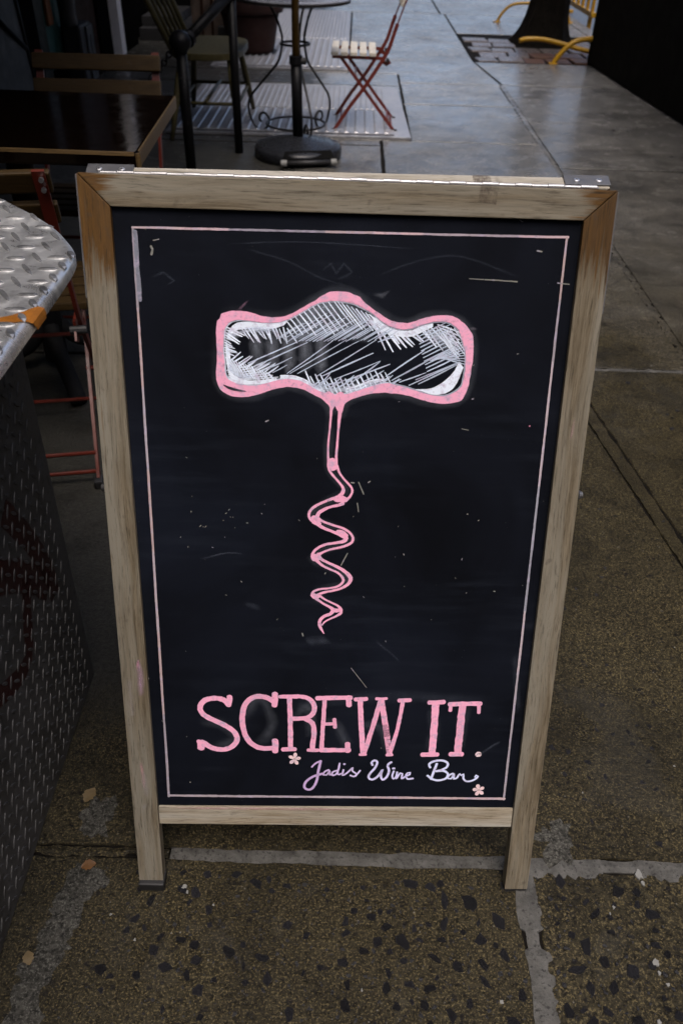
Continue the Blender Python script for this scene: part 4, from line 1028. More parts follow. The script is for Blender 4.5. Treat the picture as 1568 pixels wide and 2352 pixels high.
  ((.37,.317,.353),((-.1805,.1782),(-.1442,.1779),(-.1074,.1781)),(.0034,.0039,.0042)),
  ((.383,.329,.365),((-.1084,.1781),(-.0718,.1779),(-.0351,.178)),(.0032,.0039,.0033)),
  ((.444,.381,.423),((-.0361,.178),(.0008,.1781),(.0373,.1779)),(.0035,.004,.0037)),
  ((.458,.348,.366),((.0363,.178),(.0731,.1779),(.1099,.1779)),(.0031,.004,.0044)),
  ((.504,.383,.403),((.1089,.1779),(.1459,.1777),(.1826,.1778)),(.0037,.004,.0043)),
  ((.51,.387,.408),((.1816,.1778),(.2184,.1776),(.2555,.1777)),(.0031,.004,.0041)),
 ],
 'chalk_scratch': [
  ((.2,.2,.18),((-.2301,.9637),(-.2283,.9604),(-.2301,.9541)),(.0025,.0025,.0025)),
  ((.2,.2,.18),((-.2272,.97),(-.22,.9716)),(.001,.001)),
  ((.2,.2,.18),((.1433,.9347),(.1605,.934)),(.001,.001)),
  ((.2,.2,.18),((.1615,.9341),(.2006,.9324)),(.0014,.0014)),
  ((.2,.2,.18),((.2484,.9318),(.2626,.9306)),(.0013,.0013)),
  ((.2,.2,.18),((.0077,.5791),(-.0007,.5611)),(.0014,.0014)),
  ((.2,.2,.18),((.0194,.6791),(.0267,.6625)),(.0014,.0014)),
  ((.2,.2,.18),((.0318,.6787),(.0346,.6805)),(.0014,.0014)),
  ((.2,.2,.18),((.0185,.6503),(.0206,.6382)),(.0014,.0014)),
  ((.2,.2,.18),((.0098,.6783),(.0138,.6778)),(.0017,.0017)),
  ((.8,.25,.35),((.2329,.7574),(.2337,.7572)),(.0019,.0019)),
  ((.2,.2,.18),((-.0995,.7571),(-.0956,.7588)),(.0016,.0016)),
  ((.2,.2,.18),((-.0524,.4571),(-.0511,.4524)),(.0018,.0018)),
  ((.2,.2,.18),((.0168,.4024),(.04,.3699)),(.0008,.0008)),
  ((.2,.2,.18),((.2202,.9677),(.2264,.9668)),(.0015,.0015)),
  ((.2,.2,.18),((.1963,1.0012),(.2006,.999)),(.0008,.0008)),
  ((.2,.2,.18),((.1479,.752),(.1564,.7504)),(.0009,.0009)),
  ((.246,.246,.221),((-.1535,.6325),(-.1517,.6337)),(.0009,.0009)),
  ((.191,.191,.172),((-.1065,.6341),(-.1055,.6328)),(.001,.001)),
  ((.198,.198,.179),((-.2131,.599),(-.2137,.5979)),(.0011,.0011)),
  ((.156,.156,.14),((-.1567,.6233),(-.1559,.6228)),(.0011,.0011)),
  ((.19,.19,.171),((-.1728,.5847),(-.1709,.5839)),(.001,.001)),
  ((.225,.225,.203),((-.1241,.62),(-.1262,.6199)),(.0011,.0011)),
  ((.187,.187,.168),((-.1551,.5988),(-.1551,.5998)),(.0006,.0006)),
  ((.166,.166,.15),((-.2042,.5855),(-.2045,.5837)),(.0011,.0011)),
  ((.22,.22,.198),((-.1981,.634),(-.1979,.6357)),(.0011,.0011)),
  ((.145,.145,.13),((-.1832,.6142),(-.183,.6132)),(.0009,.0009)),
  ((.121,.121,.109),((-.1956,.6561),(-.1962,.6559)),(.0011,.0011)),
  ((.241,.241,.217),((-.1492,.6374),(-.1478,.639)),(.001,.001)),
  ((.272,.272,.245),((-.1473,.6286),(-.1466,.6276)),(.0005,.0005)),
  ((.214,.214,.193),((-.1805,.613),(-.179,.6149)),(.0008,.0008)),
  ((.204,.204,.184),((-.1414,.6134),(-.1416,.6127)),(.0008,.0008)),
  ((.251,.251,.226),((-.1435,.6273),(-.1437,.6284)),(.0007,.0007)),
  ((.13,.13,.117),((.0137,.6304),(.0142,.6319)),(.0007,.0007)),
  ((.264,.264,.237),((.1782,.628),(.1797,.629)),(.0009,.0009)),
  ((.211,.211,.19),((.0717,.5747),(.0714,.574)),(.0006,.0006)),
  ((.173,.173,.156),((.1253,.4812),(.1258,.4804)),(.0008,.0008)),
  ((.163,.163,.147),((.2463,.5354),(.2469,.5343)),(.001,.001)),
  ((.132,.132,.119),((.0856,.5305),(.0859,.5315)),(.001,.001)),
  ((.236,.236,.212),((.0735,.618),(.0737,.6187)),(.0006,.0006)),
  ((.207,.207,.187),((-.1341,.5341),(-.1354,.5357)),(.0012,.0012)),
  ((.272,.272,.245),((.0824,.5791),(.0833,.5769)),(.001,.001)),
  ((.259,.259,.233),((-.0223,.5478),(-.0212,.55)),(.0011,.0011)),
  ((.153,.153,.138),((-.1024,.6462),(-.1019,.647)),(.0006,.0006)),
  ((.17,.17,.153),((-.0562,.6242),(-.0579,.6258)),(.0008,.0008)),
  ((.223,.223,.201),((.0303,.515),(.0319,.5133)),(.0008,.0008)),
  ((.143,.143,.128),((.0643,.445),(.0635,.4469)),(.001,.001)),
  ((.15,.15,.135),((-.0875,.4773),(-.0863,.4792)),(.0009,.0009)),
  ((.271,.271,.244),((-.1858,.6158),(-.1876,.6138)),(.0009,.0009)),
  ((.161,.161,.145),((-.2347,.983),(-.2349,.9815)),(.0008,.0008)),
  ((.157,.157,.141),((.1541,.5458),(.1548,.5436)),(.0007,.0007)),
  ((.187,.187,.169),((-.0341,.7095),(-.0344,.7105)),(.0006,.0006)),
  ((.25,.25,.225),((.0641,.2675),(.0649,.2667)),(.0006,.0006)),
  ((.154,.154,.138),((-.2016,.7088),(-.1996,.7076)),(.0008,.0008)),
  ((.128,.128,.115),((.1609,.5714),(.1617,.574)),(.0012,.0012)),
  ((.232,.232,.209),((.1597,.7906),(.1577,.7902)),(.0011,.0011)),
  ((.188,.188,.169),((.0678,.7853),(.0659,.7851)),(.0006,.0006)),
  ((.214,.214,.192),((.2106,.8475),(.2087,.8473)),(.0008,.0008)),
  ((.197,.197,.178),((.1643,.6372),(.1629,.6369)),(.0013,.0013)),
  ((.263,.263,.236),((.2079,.5255),(.2102,.5254)),(.0012,.0012)),
  ((.17,.17,.153),((.1563,.8317),(.1566,.8336)),(.0008,.0008)),
  ((.242,.242,.218),((.1703,.522),(.1714,.5226)),(.0009,.0009)),
  ((.27,.27,.243),((-.2188,.2034),(-.2182,.202)),(.0013,.0013)),
  ((.269,.269,.242),((-.155,.5139),(-.1569,.5148)),(.0007,.0007)),
  ((.172,.172,.154),((-.2683,.3806),(-.2695,.3827)),(.0012,.0012)),
  ((.172,.172,.155),((-.2204,.2835),(-.2195,.2846)),(.0011,.0011)),
  ((.254,.254,.229),((-.1455,.1811),(-.1466,.1789)),(.0006,.0006)),
  ((.142,.142,.127),((-.2546,.3111),(-.2531,.3097)),(.0012,.0012)),
  ((.254,.254,.228),((-.2146,.426),(-.2145,.4267)),(.0008,.0008)),
 ],
}
RING_OUTER = ((-.1525,.8833),(-.1508,.8878),(-.1454,.8906),(-.1374,.8919),(-.1271,.8923),(-.118,.8911),(-.11,.889),(-.1032,.8869),(-.094,.8858),(-.0825,.8858),(-.0733,.8875),(-.0642,.8915),(-.055,.8968),(-.0459,.9021),(-.0368,.9072),(-.03,.912),(-.0244,.9152),(-.0164,.9169),(-.0073,.9171),(.0006,.9163),(.0076,.9138),(.0145,.9111),(.0185,.9063),(.0251,.9013),(.0321,.8965),(.0392,.892),(.0463,.8874),(.0533,.8844),(.0626,.8823),(.0719,.882),(.0799,.8835),(.0901,.8873),(.0992,.89),(.1083,.8913),(.1199,.8918),(.1292,.8899),(.1376,.8856),(.1438,.88),(.1497,.8733),(.1527,.8677),(.1545,.8562),(.155,.8446),(.1545,.8329),(.1535,.8211),(.1526,.8116),(.1509,.802),(.1479,.7947),(.1448,.7886),(.1378,.786),(.1271,.7841),(.1175,.784),(.1054,.7857),(.0933,.7888),(.0811,.7925),(.0691,.7949),(.0571,.7959),(.0452,.7964),(.0333,.7952),(.0238,.7929),(.0144,.7898),(.0061,.7868),(.0014,.7835),(-.002,.7774),(-.0037,.7696),(-.0101,.7733),(-.013,.7786),(-.0158,.7732),(-.0186,.7693),(-.0197,.7771),(-.0236,.7826),(-.0308,.7878),(-.038,.7917),(-.0476,.7966),(-.057,.8),(-.0689,.8015),(-.0784,.8006),(-.0878,.7985),(-.0997,.7944),(-.1116,.7904),(-.1235,.7882),(-.1354,.7878),(-.1448,.79),(-.1518,.794),(-.1564,.7998),(-.1585,.8058),(-.1596,.8152),(-.1588,.8246),(-.1575,.8363),(-.1576,.8479),(-.1578,.8617),(-.1572,.873),(-.1556,.8798))
RING_INNER = ((-.1487,.8596),(-.1477,.8687),(-.1448,.8751),(-.1389,.8797),(-.1285,.8817),(-.1171,.8806),(-.1056,.8792),(-.0941,.8788),(-.0849,.8794),(-.0757,.8814),(-.0665,.8856),(-.0573,.8908),(-.0481,.8959),(-.039,.9012),(-.0299,.9044),(-.0185,.9058),(-.0071,.9056),(.0044,.904),(.0136,.9006),(.0218,.8968),(.03,.8925),(.0394,.8848),(.0489,.8789),(.0583,.8754),(.0677,.8742),(.0769,.8753),(.0882,.8792),(.0996,.8828),(.1111,.8846),(.1204,.8839),(.1287,.8804),(.135,.8742),(.1391,.8651),(.1435,.8537),(.1462,.8421),(.1464,.8304),(.1456,.8186),(.1434,.8066),(.1356,.7988),(.124,.7938),(.1097,.794),(.0927,.798),(.0782,.8025),(.0638,.8058),(.0518,.8085),(.0424,.8071),(.0306,.8038),(.0165,.799),(.0047,.7949),(-.0071,.7928),(-.019,.7931),(-.0285,.7958),(-.0381,.7996),(-.0476,.8054),(-.0571,.8095),(-.0689,.8112),(-.0783,.8108),(-.0878,.8087),(-.0996,.805),(-.1138,.8023),(-.128,.803),(-.1373,.8057),(-.1443,.8096),(-.1481,.8154),(-.1485,.8272),(-.1493,.8388),(-.1497,.848))
SMUDGE = (((.45,.5,.6),.11,((-.1525,.8833),(-.1508,.8878),(-.1454,.8906),(-.1374,.8919),(-.1271,.8923),(-.118,.8911),(-.11,.889),(-.1032,.8869),(-.094,.8858),(-.0825,.8858),(-.0733,.8875),(-.0642,.8915),(-.055,.8968),(-.0459,.9021),(-.0368,.9072),(-.03,.912),(-.0244,.9152),(-.0164,.9169),(-.0073,.9171),(.0006,.9163),(.0076,.9138),(.0145,.9111),(.0185,.9063),(.0251,.9013),(.0321,.8965),(.0392,.892),(.0463,.8874),(.0533,.8844),(.0626,.8823),(.0719,.882),(.0799,.8835),(.0901,.8873),(.0992,.89),(.1083,.8913),(.1199,.8918),(.1292,.8899),(.1376,.8856),(.1438,.88),(.1497,.8733),(.1527,.8677),(.1545,.8562),(.155,.8446),(.1545,.8329),(.1535,.8211),(.1526,.8116),(.1509,.802),(.1479,.7947),(.1448,.7886),(.1378,.786),(.1271,.7841),(.1175,.784),(.1054,.7857),(.0933,.7888),(.0811,.7925),(.0691,.7949),(.0571,.7959),(.0452,.7964),(.0333,.7952),(.0238,.7929),(.0144,.7898),(.0061,.7868),(.0014,.7835),(-.002,.7774),(-.0037,.7696),(-.0101,.7733),(-.013,.7786),(-.0158,.7732),(-.0186,.7693),(-.0197,.7771),(-.0236,.7826),(-.0308,.7878),(-.038,.7917),(-.0476,.7966),(-.057,.8),(-.0689,.8015),(-.0784,.8006),(-.0878,.7985),(-.0997,.7944),(-.1116,.7904),(-.1235,.7882),(-.1354,.7878),(-.1448,.79),(-.1518,.794),(-.1564,.7998),(-.1585,.8058),(-.1596,.8152),(-.1588,.8246),(-.1575,.8363),(-.1576,.8479),(-.1578,.8617),(-.1572,.873),(-.1556,.8798),(-.1525,.8833)),(.016,.016,.016,.016,.016,.016,.016,.0161,.0161,.0161,.0161,.016,.016,.016,.016,.0159,.0159,.0159,.0159,.0159,.016,.016,.016,.016,.0161,.0161,.0161,.0162,.0162,.0162,.0162,.0162,.0161,.0161,.0161,.0162,.0162,.0162,.0163,.0163,.0164,.0164,.0165,.0166,.0166,.0167,.0167,.0168,.0168,.0168,.0168,.0168,.0167,.0167,.0167,.0167,.0167,.0167,.0167,.0167,.0167,.0167,.0168,.0168,.0168,.0167,.0168,.0168,.0167,.0167,.0167,.0166,.0166,.0166,.0166,.0166,.0166,.0166,.0166,.0166,.0166,.0166,.0166,.0165,.0165,.0164,.0164,.0163,.0163,.0162,.0161,.0161,.016)),((.5,.58,.72),.42,((-.0734,.8792),(-.0481,.8909),(-.0184,.9005),(.0069,.8943),(.0303,.8812)),(.0161,.0161,.016,.0161,.0162)),((.5,.58,.72),.42,((-.0734,.8713),(-.0481,.8819),(-.0183,.8904),(.0072,.8853),(.0305,.8756)),(.0162,.0161,.0161,.0161,.0162)),((.5,.58,.72),.42,((-.0734,.8633),(-.048,.8729),(-.0181,.8803),(.0074,.8762),(.0307,.8699)),(.0162,.0162,.0161,.0162,.0162)),((.5,.58,.72),.42,((-.0735,.8553),(-.0479,.8638),(-.0179,.8701),(.0076,.8671),(.0309,.8642)),(.0163,.0162,.0162,.0162,.0163)),((.62,.7,.84),1.3,((-.1436,.8343),(-.1324,.8157),(-.1042,.8103)),(.014,.0165,.0094)),((.58,.66,.8),1,((.0887,.871),(.1147,.8646),(.1368,.8489)),(.0163,.0256,.0141)),((.58,.66,.8),1,((-.0476,.8054),(-.0096,.799),(.0469,.812)),(.0095,.0119,.0095)),((.58,.66,.8),1,((-.1452,.8596),(-.1196,.8692),(-.0803,.87)),(.0116,.0092,.0092)),((.7,.4,.6),.5,((-.1189,.9051),(-.1247,.8983),(-.1294,.8916)),(.0032,.0041,.006)),((.5,.45,.55),.35,((.1465,.8755),(.1522,.8763),(.158,.8769)),(.0037,.0051,.0028)),((.45,.5,.6),.25,((.0293,.9125),(.0406,.9138),(.0506,.9206)),(.0069,.0091,.0032)),((.45,.5,.6),.34,((-.1104,.8671),(-.1098,.8442),(-.1093,.8162)),(.0139,.0221,.0141)),((.45,.5,.6),.34,((-.0907,.8675),(-.09,.8446),(-.0893,.8165)),(.0139,.0221,.0141)),((.45,.5,.6),.34,((-.0711,.8679),(-.0702,.8449),(-.0693,.8169)),(.0139,.0221,.0141)),((.45,.5,.6),.34,((-.0515,.8683),(-.0504,.8453),(-.0493,.8173)),(.0139,.0222,.0141)),((.45,.5,.6),.34,((-.0318,.8687),(-.0306,.8457),(-.0293,.8176)),(.0139,.0222,.0141)),((.45,.5,.6),.1,((-.0188,.7876),(-.0195,.7448),(-.0195,.7021),(-.0077,.6812),(.0042,.6662),(-.0274,.6472),(-.0433,.6313),(-.0153,.616),(.0132,.6006),(-.0296,.5806),(-.0384,.5691),(.0009,.55),(.0073,.5351),(-.0365,.5177),(-.0041,.4944),(-.0284,.4751)),(.0153,.0155,.0158,.0159,.0159,.016,.0161,.0162,.0163,.0164,.0164,.0166,.0167,.0167,.0169,.0169)),((.45,.5,.6),.1,((-.2002,.3048),(-.1716,.3088),(-.1498,.2803),(-.1836,.2654)),(.021,.021,.0212,.0213)),((.45,.5,.6),.1,((-.137,.3092),(-.1154,.3516),(-.095,.3097),(-.1167,.2662)),(.021,.0208,.021,.0213)),((.45,.5,.6),.1,((-.0679,.31),(-.044,.3386),(-.0376,.2853)),(.0211,.0209,.0212)),((.45,.5,.6),.1,((-.0198,.3106),(-.0016,.3073),(.0175,.2641)),(.0211,.0211,.0214)),((.45,.5,.6),.1,((.0317,.3041),(.0619,.3045),(.0789,.2612)),(.0211,.0212,.0215)),((.45,.5,.6),.1,((.1354,.3409),(.1408,.3019),(.1371,.2619)),(.021,.0212,.0215)),((.45,.5,.6),.1,((.1834,.3415),(.1803,.3024),(.1801,.2624)),(.021,.0213,.0215)),((.38,.45,.6),.07,((-.0306,.9386),(-.0205,.9486),(-.0142,.9375),(-.0052,.9489),(.0043,.9393),(-.014,.929)),(.0051,.0051,.0051,.0051,.0051,.0052)),((.38,.45,.6),.05,((-.1224,.9635),(-.0716,.95),(-.0305,.9312),(.0005,.9244)),(.0036,.0036,.0036,.0036)),((.38,.45,.6),.05,((.0261,.9323),(.0818,.9532),(.1327,.9591),(.2069,.936)),(.0036,.0036,.0036,.0036)),((.38,.45,.6),.07,((-.2308,.9272),(-.2176,.9348),(-.2053,.9252),(-.216,.9175)),(.0062,.0061,.0062,.0062)),((.38,.45,.6),.08,((-.1425,.9679),(-.0513,.9718),(.081,.9668)),(.002,.002,.002)),((.38,.45,.6),.08,((-.1323,.4991),(-.1085,.4981)),(.0119,.0119)),((.38,.45,.6),.1,((-.0486,.4428),(-.0123,.4467)),(.0158,.0158)),((.38,.45,.6),.12,((-.189,.5665),(-.1538,.5765),(-.1307,.5756)),(.0035,.0035,.0035)),((.38,.45,.6),.06,((.0485,.4476),(.0866,.4133)),(.0049,.0049)),((.38,.45,.6),.05,((-.0857,.3391),(.0768,.3558),(.2153,.3503)),(.025,.025,.0252)),((.38,.45,.6),.1,((.2042,.2519),(.2403,.2832)),(.0058,.0058)),((.38,.45,.6),.06,((.2455,.4295),(.2616,.3287)),(.0123,.0127)),((.38,.45,.6),.01,((-.2337,.1182),(-.2273,.1141)),(.0066,.0067)))
FRAME_SMEAR = (((.55,.36,.52),.55,((-.281,.418),(-.2791,.3915),(-.2796,.3558)),(.0048,.0122,.0086)),((.75,.32,.42),.6,((-.2811,.4159),(-.2817,.3985)),(.0054,.0043)),((.72,.36,.42),.45,((-.2883,.2438),(-.2864,.2244),(-.2849,.1969)),(.0057,.0064,.0052)),((.5,.45,.5),.3,((-.2848,.2283),(-.2844,.2048),(-.2827,.181)),(.0102,.0129,.0065)),((.65,.4,.42),.4,((.2866,.7702),(.2861,.7562),(.2857,.7421)),(.0033,.0044,.0028)),((.5,.47,.5),.25,((-.2946,.3877),(-.2945,.3191)),(.0122,.0112)),((.45,.44,.46),.3,((-.29,.1689),(-.2856,.1568)),(.013,.0144)),((.68,.42,.44),.6,((-.2502,.1588),(-.0799,.159),(.0518,.1587)),(.0059,.0066,.004)))

# ================================================================ GROUND, SIDEWALK
g = Geo()
g.add([(-400, -400, -.16), (400, -400, -.16), (400, 400, -.16), (-400, 400, -.16)], [(0, 1, 2, 3)])
g.build('ground', MT['dirt'], kind='structure')
g = Geo()
g.add([(2.62, -40, -.135), (12, -40, -.135), (12, 300, -.135), (2.62, 300, -.135)], [(0, 1, 2, 3)])
g.build('road', MT['road'], kind='structure')
g = Geo()
g.box((-12, -20, -.14), (2.46, 300, -.0045))
sidewalk = g.build('sidewalk', MT['dirt'], kind='structure')
for y0 in range(-3, 24, 3):
    g = Geo(); g.cbox((2.464, y0 + .006, -.15), (2.614, y0 + 2.994, .002), .012)
    g.build('kerb_stone', MT['slab_far'], sidewalk)

def gline(y): return .725 + (2.03 - y) * .128
def slab(poly, mat, dz=0.0, jag=.0025):
    shrink = .0045 if mat != 'slab_near' else 0.0
    """one paving slab: rim slightly ragged, edges chamfered"""
    pts = []
    n = len(poly)
    for i in range(n):
        p, q = V3((*poly[i], 0)), V3((*poly[(i + 1) % n], 0))
        L = (q - p).length
        k = max(2, min(160, int(L / (.009 if mat == 'slab_near' else .06))))
        jg = .0045 if mat == 'slab_near' else jag
        d = (q - p).normalized(); nn = V3((d.y, -d.x, 0))
        for j in range(k):
            t = j / k
            qx = V3((p.x + d.x * L * t, p.y + d.y * L * t, 3.3))
            o = 0 if j == 0 else (mnoise.noise(qx * 21) + .5 * mnoise.noise(qx * 90)) * jg - shrink
            pts.append(p + d * (L * t) + nn * o)
    c = sum((p for p in pts), V3()) / len(pts)
    N = len(pts)
    g = Geo()
    lo = [V3((p.x, p.y, -.03)) for p in pts]
    mid = [V3((p.x, p.y, dz - .002)) for p in pts]
    top = []
    for p in pts:
        d = (c - p); d.normalize()
        top.append(V3((p.x + d.x * .002, p.y + d.y * .002, dz)))
    vs = lo + mid + top
    fs = []
    for a in (0, 1):
        for i in range(N):
            j = (i + 1) % N
            fs.append((a * N + i, a * N + j, a * N + N + j, a * N + N + i))
    fs.append(tuple(2 * N + i for i in range(N)))
    g.add(vs, fs)
    return g.build('paving_slab', MT[mat], sidewalk)

slab([(-2.0, -1.2), (.296, -1.2), (.296, .656), (-2.0, .656)], 'slab_near')
slab([(.325, -1.2), (1.75, -1.2), (1.75, .656), (.325, .656)], 'slab_near', -.0015)
slab([(1.76, -1.2), (2.46, -1.2), (2.46, .655), (1.76, .655)], 'slab_mid')
slab([(-2.0, .678), (gline(.678), .678), (gline(2.37), 2.37), (-2.0, 2.37)], 'slab_near', .001)
slab([(gline(.68) + .006, .680), (gline(.68) + .042, .680), (gline(2.37) + .042, 2.37), (gline(2.37) + .006, 2.37)], 'slab_near')
slab([(gline(.68) + .052, .680), (2.46, .680), (2.46, 2.37), (gline(2.37) + .052, 2.37)], 'slab_near', -.001)
slab([(-2.0, 2.385), (.168, 2.385), (.168, 5.12), (-2.0, 5.12)], 'slab_mid')
slab([(.180, 2.385), (1.146, 2.385), (1.146, 5.25), (.180, 5.25)], 'slab_mid', .001)
slab([(1.170, 2.385), (2.46, 2.385), (2.46, 4.75), (1.170, 4.75)], 'slab_mid')
slab([(1.172, 4.762), (2.46, 4.762), (2.46, 7.08), (1.172, 7.08)], 'slab_far')
slab([(-2.0, 5.135), (.168, 5.135), (.168, 5.25), (-2.0, 5.25)], 'slab_far')
slab([(.36, 5.262), (1.14, 5.262), (1.14, 6.28), (.36, 6.28)], 'slab_far')
slab([(-2.0, 5.262), (.35, 5.262), (.35, 6.90), (-2.0, 6.90)], 'slab_far')
slab([(.36, 6.292), (1.14, 6.292), (1.14, 7.04), (.36, 7.04)], 'slab_far', .001)
slab([(-2.0, 6.912), (.35, 6.912), (.35, 7.40), (-2.0, 7.40)], 'slab_far')
slab([(.36, 7.055), (1.16, 7.055), (1.05, 8.08), (1.05, 11.28), (-.05, 11.28), (-.05, 7.415), (.36, 7.415)], 'slab_far')
slab([(-2.4, 7.415), (-.06, 7.415), (-.06, 11.28), (-2.4, 11.28)], 'slab_far')
slab([(1.172, 7.092), (2.46, 7.092), (2.46, 8.06), (1.063, 8.06)], 'slab_far')
slab([(1.062, 9.76), (2.46, 9.76), (2.46, 11.28), (1.062, 11.28)], 'slab_far')
slab([(-3.0, 11.295), (1.0, 11.295), (1.0, 14.2), (-3.0, 14.2)], 'slab_far')
slab([(1.012, 11.295), (2.46, 11.295), (2.46, 14.2), (1.012, 14.2)], 'slab_far')
slab([(-3.0, 14.22), (2.46, 14.22), (2.46, 60), (-3.0, 60)], 'slab_far')

def ragged_strip(name, p, q, w, mat, z=.0005, seed=0, thick=.02, amp=.45, gaps=()):
    """mortar squeezed out of a joint: uneven edges, slightly domed"""
    p, q = V3((*p, 0)), V3((*q, 0)); L = (q - p).length; d = (q - p) / L; nn = V3((-d.y, d.x, 0))
    k = max(6, int(L / .006)); g = Geo(); vs = []; fs = []
    for i in range(k + 1):
        t = i / k; c = p + d * (L * t)
        a = w * .5 * (1 + amp * 2.0 * mnoise.noise(V3((t * L * 26, seed, 0))) + amp * .9 * mnoise.noise(V3((t * L * 120, seed, 5))))
        b = w * .5 * (1 + amp * 2.0 * mnoise.noise(V3((t * L * 26, seed + 9, 0))) + amp * .9 * mnoise.noise(V3((t * L * 120, seed + 9, 5))))
        gap = 1.0
        for c0, hw in gaps:
            if abs(t * L - c0) < hw: gap = .45
        a = max(.001, a * gap); b = max(.001, b * gap)
        zz = z + .0018 * mnoise.noise(V3((t * L * 60, seed, 2)))
        vs += [c + nn * a + V3((0, 0, -thick)), c + nn * a + V3((0, 0, zz)), c + nn * (a - b) * .5 + V3((0, 0, zz + .0015)), c - nn * b + V3((0, 0, zz)), c - nn * b + V3((0, 0, -thick))]
    for i in range(k):
        for j in range(4):
            fs.append((i * 5 + j, i * 5 + j + 1, i * 5 + 6 + j, i * 5 + 5 + j))
    g.add(vs, fs)
    return g.build(name, MT[mat], sidewalk)
ragged_strip('joint_grit', (-.50, .667), (-.265, .667), .015, 'slab_near', seed=22, amp=.7, z=-.003)
ragged_strip('mortar_joint', (-.262, .667), (.262, .667), .036, 'mortar', seed=1, amp=.15, z=-.0022)
ragged_strip('mortar_joint', (.262, .667), (.95, .667), .044, 'mortar', seed=2, amp=.15, z=-.0016, gaps=[(.21, .03)])
ragged_strip('mortar_joint', (.3105, .65), (.3105, -.1), .044, 'mortar', seed=3, amp=.15, z=-.0018, gaps=[(.10, .015)])
ragged_strip('mortar_joint', (.80, 2.378), (2.4, 2.378), .020, 'mortar', seed=4, amp=.5, z=-.002)
ragged_strip('mortar_joint', (1.16, 2.4), (1.158, 5.75), .030, 'slab_mid', seed=6, amp=.6, z=-.004)
ragged_strip('mortar_joint', (1.158, 5.75), (1.168, 7.06), .034, 'slab_far', seed=7, amp=.7, z=-.002)
# pale cement smears beside the steel stand
def blob(name, c, r, mat, parent, seed, h=.0012, sx=1.0, n=22, amp=.45):
    g = Geo(); vs = [(c[0], c[1], c[2] + h)]
    for k in range(n):
        a = 2 * math.pi * k / n
        rr = r * (1 + amp * 1.6 * mnoise.noise(V3((math.cos(a) * 1.7, math.sin(a) * 1.7, seed))) + amp * .7 * mnoise.noise(V3((math.cos(a) * 5, math.sin(a) * 5, seed + 3))))
        vs.append((c[0] + rr * sx * math.cos(a), c[1] + rr * math.sin(a), c[2] + h * .75))
    for k in range(n):
        a = 2 * math.pi * k / n; v = vs[1 + k]
        vs.append((c[0] + (v[0] - c[0]) * 1.08, c[1] + (v[1] - c[1]) * 1.08, c[2] - .002))
    fs = [(0, 1 + k, 1 + (k + 1) % n) for k in range(n)] + [(1 + k, 1 + n + k, 1 + n + (k + 1) % n, 1 + (k + 1) % n) for k in range(n)]
    g.add(vs, fs)
    return g.build(name, MT[mat], parent)
blob('cement_smear', (-.395, .725, .0005), .036, 'cement', sidewalk, 1.0, .0012, .8, 30, .55)
ragged_strip('cement_smear', (-.385, .640), (-.425, .47), .050, 'cement', z=.0006, seed=12, amp=.6)
ragged_strip('cement_smear', (-.425, .48), (-.43, .36), .040, 'cement', z=.0009, seed=14, amp=.6)
blob('cement_smear', (.375, .71, .0005), .030, 'cement', sidewalk, 6.1, .0010, 1.2, 30, .6)
for i, (x, y, r) in enumerate([(.500, .655, .011), (.502, .64, .006), (.487, .52, .008), (.489, .505, .005), (.497, .49, .004), (.445, .60, .0035), (.437, .59, .003),
                               (-.23, .612, .006), (-.224, .604, .004), (-.335, .566, .003), (-.29, .53, .0035), (.05, .47, .003), (-.18, .585, .003), (1.02, 2.41, .006), (1.12, 2.405, .005),
                               (.71, 1.15, .004), (.90, 3.1, .01), (.35, 4.4, .012), (.46, 5.35, .013), (.43, 6.0, .012), (.62, .86, .004), (.44, .80, .0045), (.25, .46, .004), (.47, .44, .005)]):
    blob('paint_splash', (x, y, .0005), r * .62, 'white_paint', sidewalk, i * 1.7, .0006, random.uniform(.7, 1.3), 14, .40)

# dark slate chips bedded in the concrete (each one a piece)
shapes = []
for s in range(14):
    rr = random.Random(100 + s)
    n = rr.choice((5, 6, 6, 7, 8)); asp = rr.uniform(.42, .85)
    ring = []
    for k in range(n):
        a = 2 * math.pi * (k + rr.uniform(-.42, .42)) / n
        q = rr.uniform(.70, 1.25)
        ring.append((q * math.cos(a), q * asp * math.sin(a)))
    g = Geo()
    tilt = rr.uniform(-.12, .12); t2 = rr.uniform(-.12, .12)
    vs = [(x * 1.0, y * 1.0, -.25) for x, y in ring] + [(x * .93, y * .93, .06 + tilt * x * .5 + t2 * y * .5) for x, y in ring] + [(x * .62, y * .62, .12 + tilt * x + t2 * y) for x, y in ring]
    fs = []
    for a in (0, 1):
        for i in range(n):
            j = (i + 1) % n
            fs.append((a * n + i, a * n + j, a * n + n + j, a * n + n + i))
    fs.append(tuple(2 * n + i for i in range(n)))
    g.add(vs, fs)
    me = g.mesh('stone'); me.materials.append(MT['stone'])
    shapes.append(me)
placed = []
def free(x, y, r):
    return all((a - x) ** 2 + (b - y) ** 2 >= (r + c) ** 2 * .95 for a, b, c in placed)
rs = random.Random(21)
zones = [  # x0,x1,y0,y1,count,rmin,rmax
    (.02, .29, .40, .63, 130, .0028, .0165), (-.36, .05, .40, .64, 120, .0026, .0130), (.335, .52, .41, .645, 90, .0026, .0150), (.33, .62, .69, .95, 125, .0028, .0135),
    (.42, .85, .92, 1.40, 95, .0035, .0115), (.60, 1.25, 1.3, 2.3, 36, .004, .011), (-.40, -.20, .69, .95, 24, .003, .009), (-.30, .33, .69, .80, 24, .003, .008)]
for x0, x1, y0, y1, k, r0, r1 in zones:
    done = 0; t = 0
    while done < k and t < k * 40:
        t += 1
        r = r0 + (r1 - r0) * rs.random() ** 1.9
        x, y = rs.uniform(x0, x1), rs.uniform(y0, y1)
        if free(x, y, r): placed.append((x, y, r)); done += 1
placed.sort(key=lambda q: -q[2])
grit = Geo()
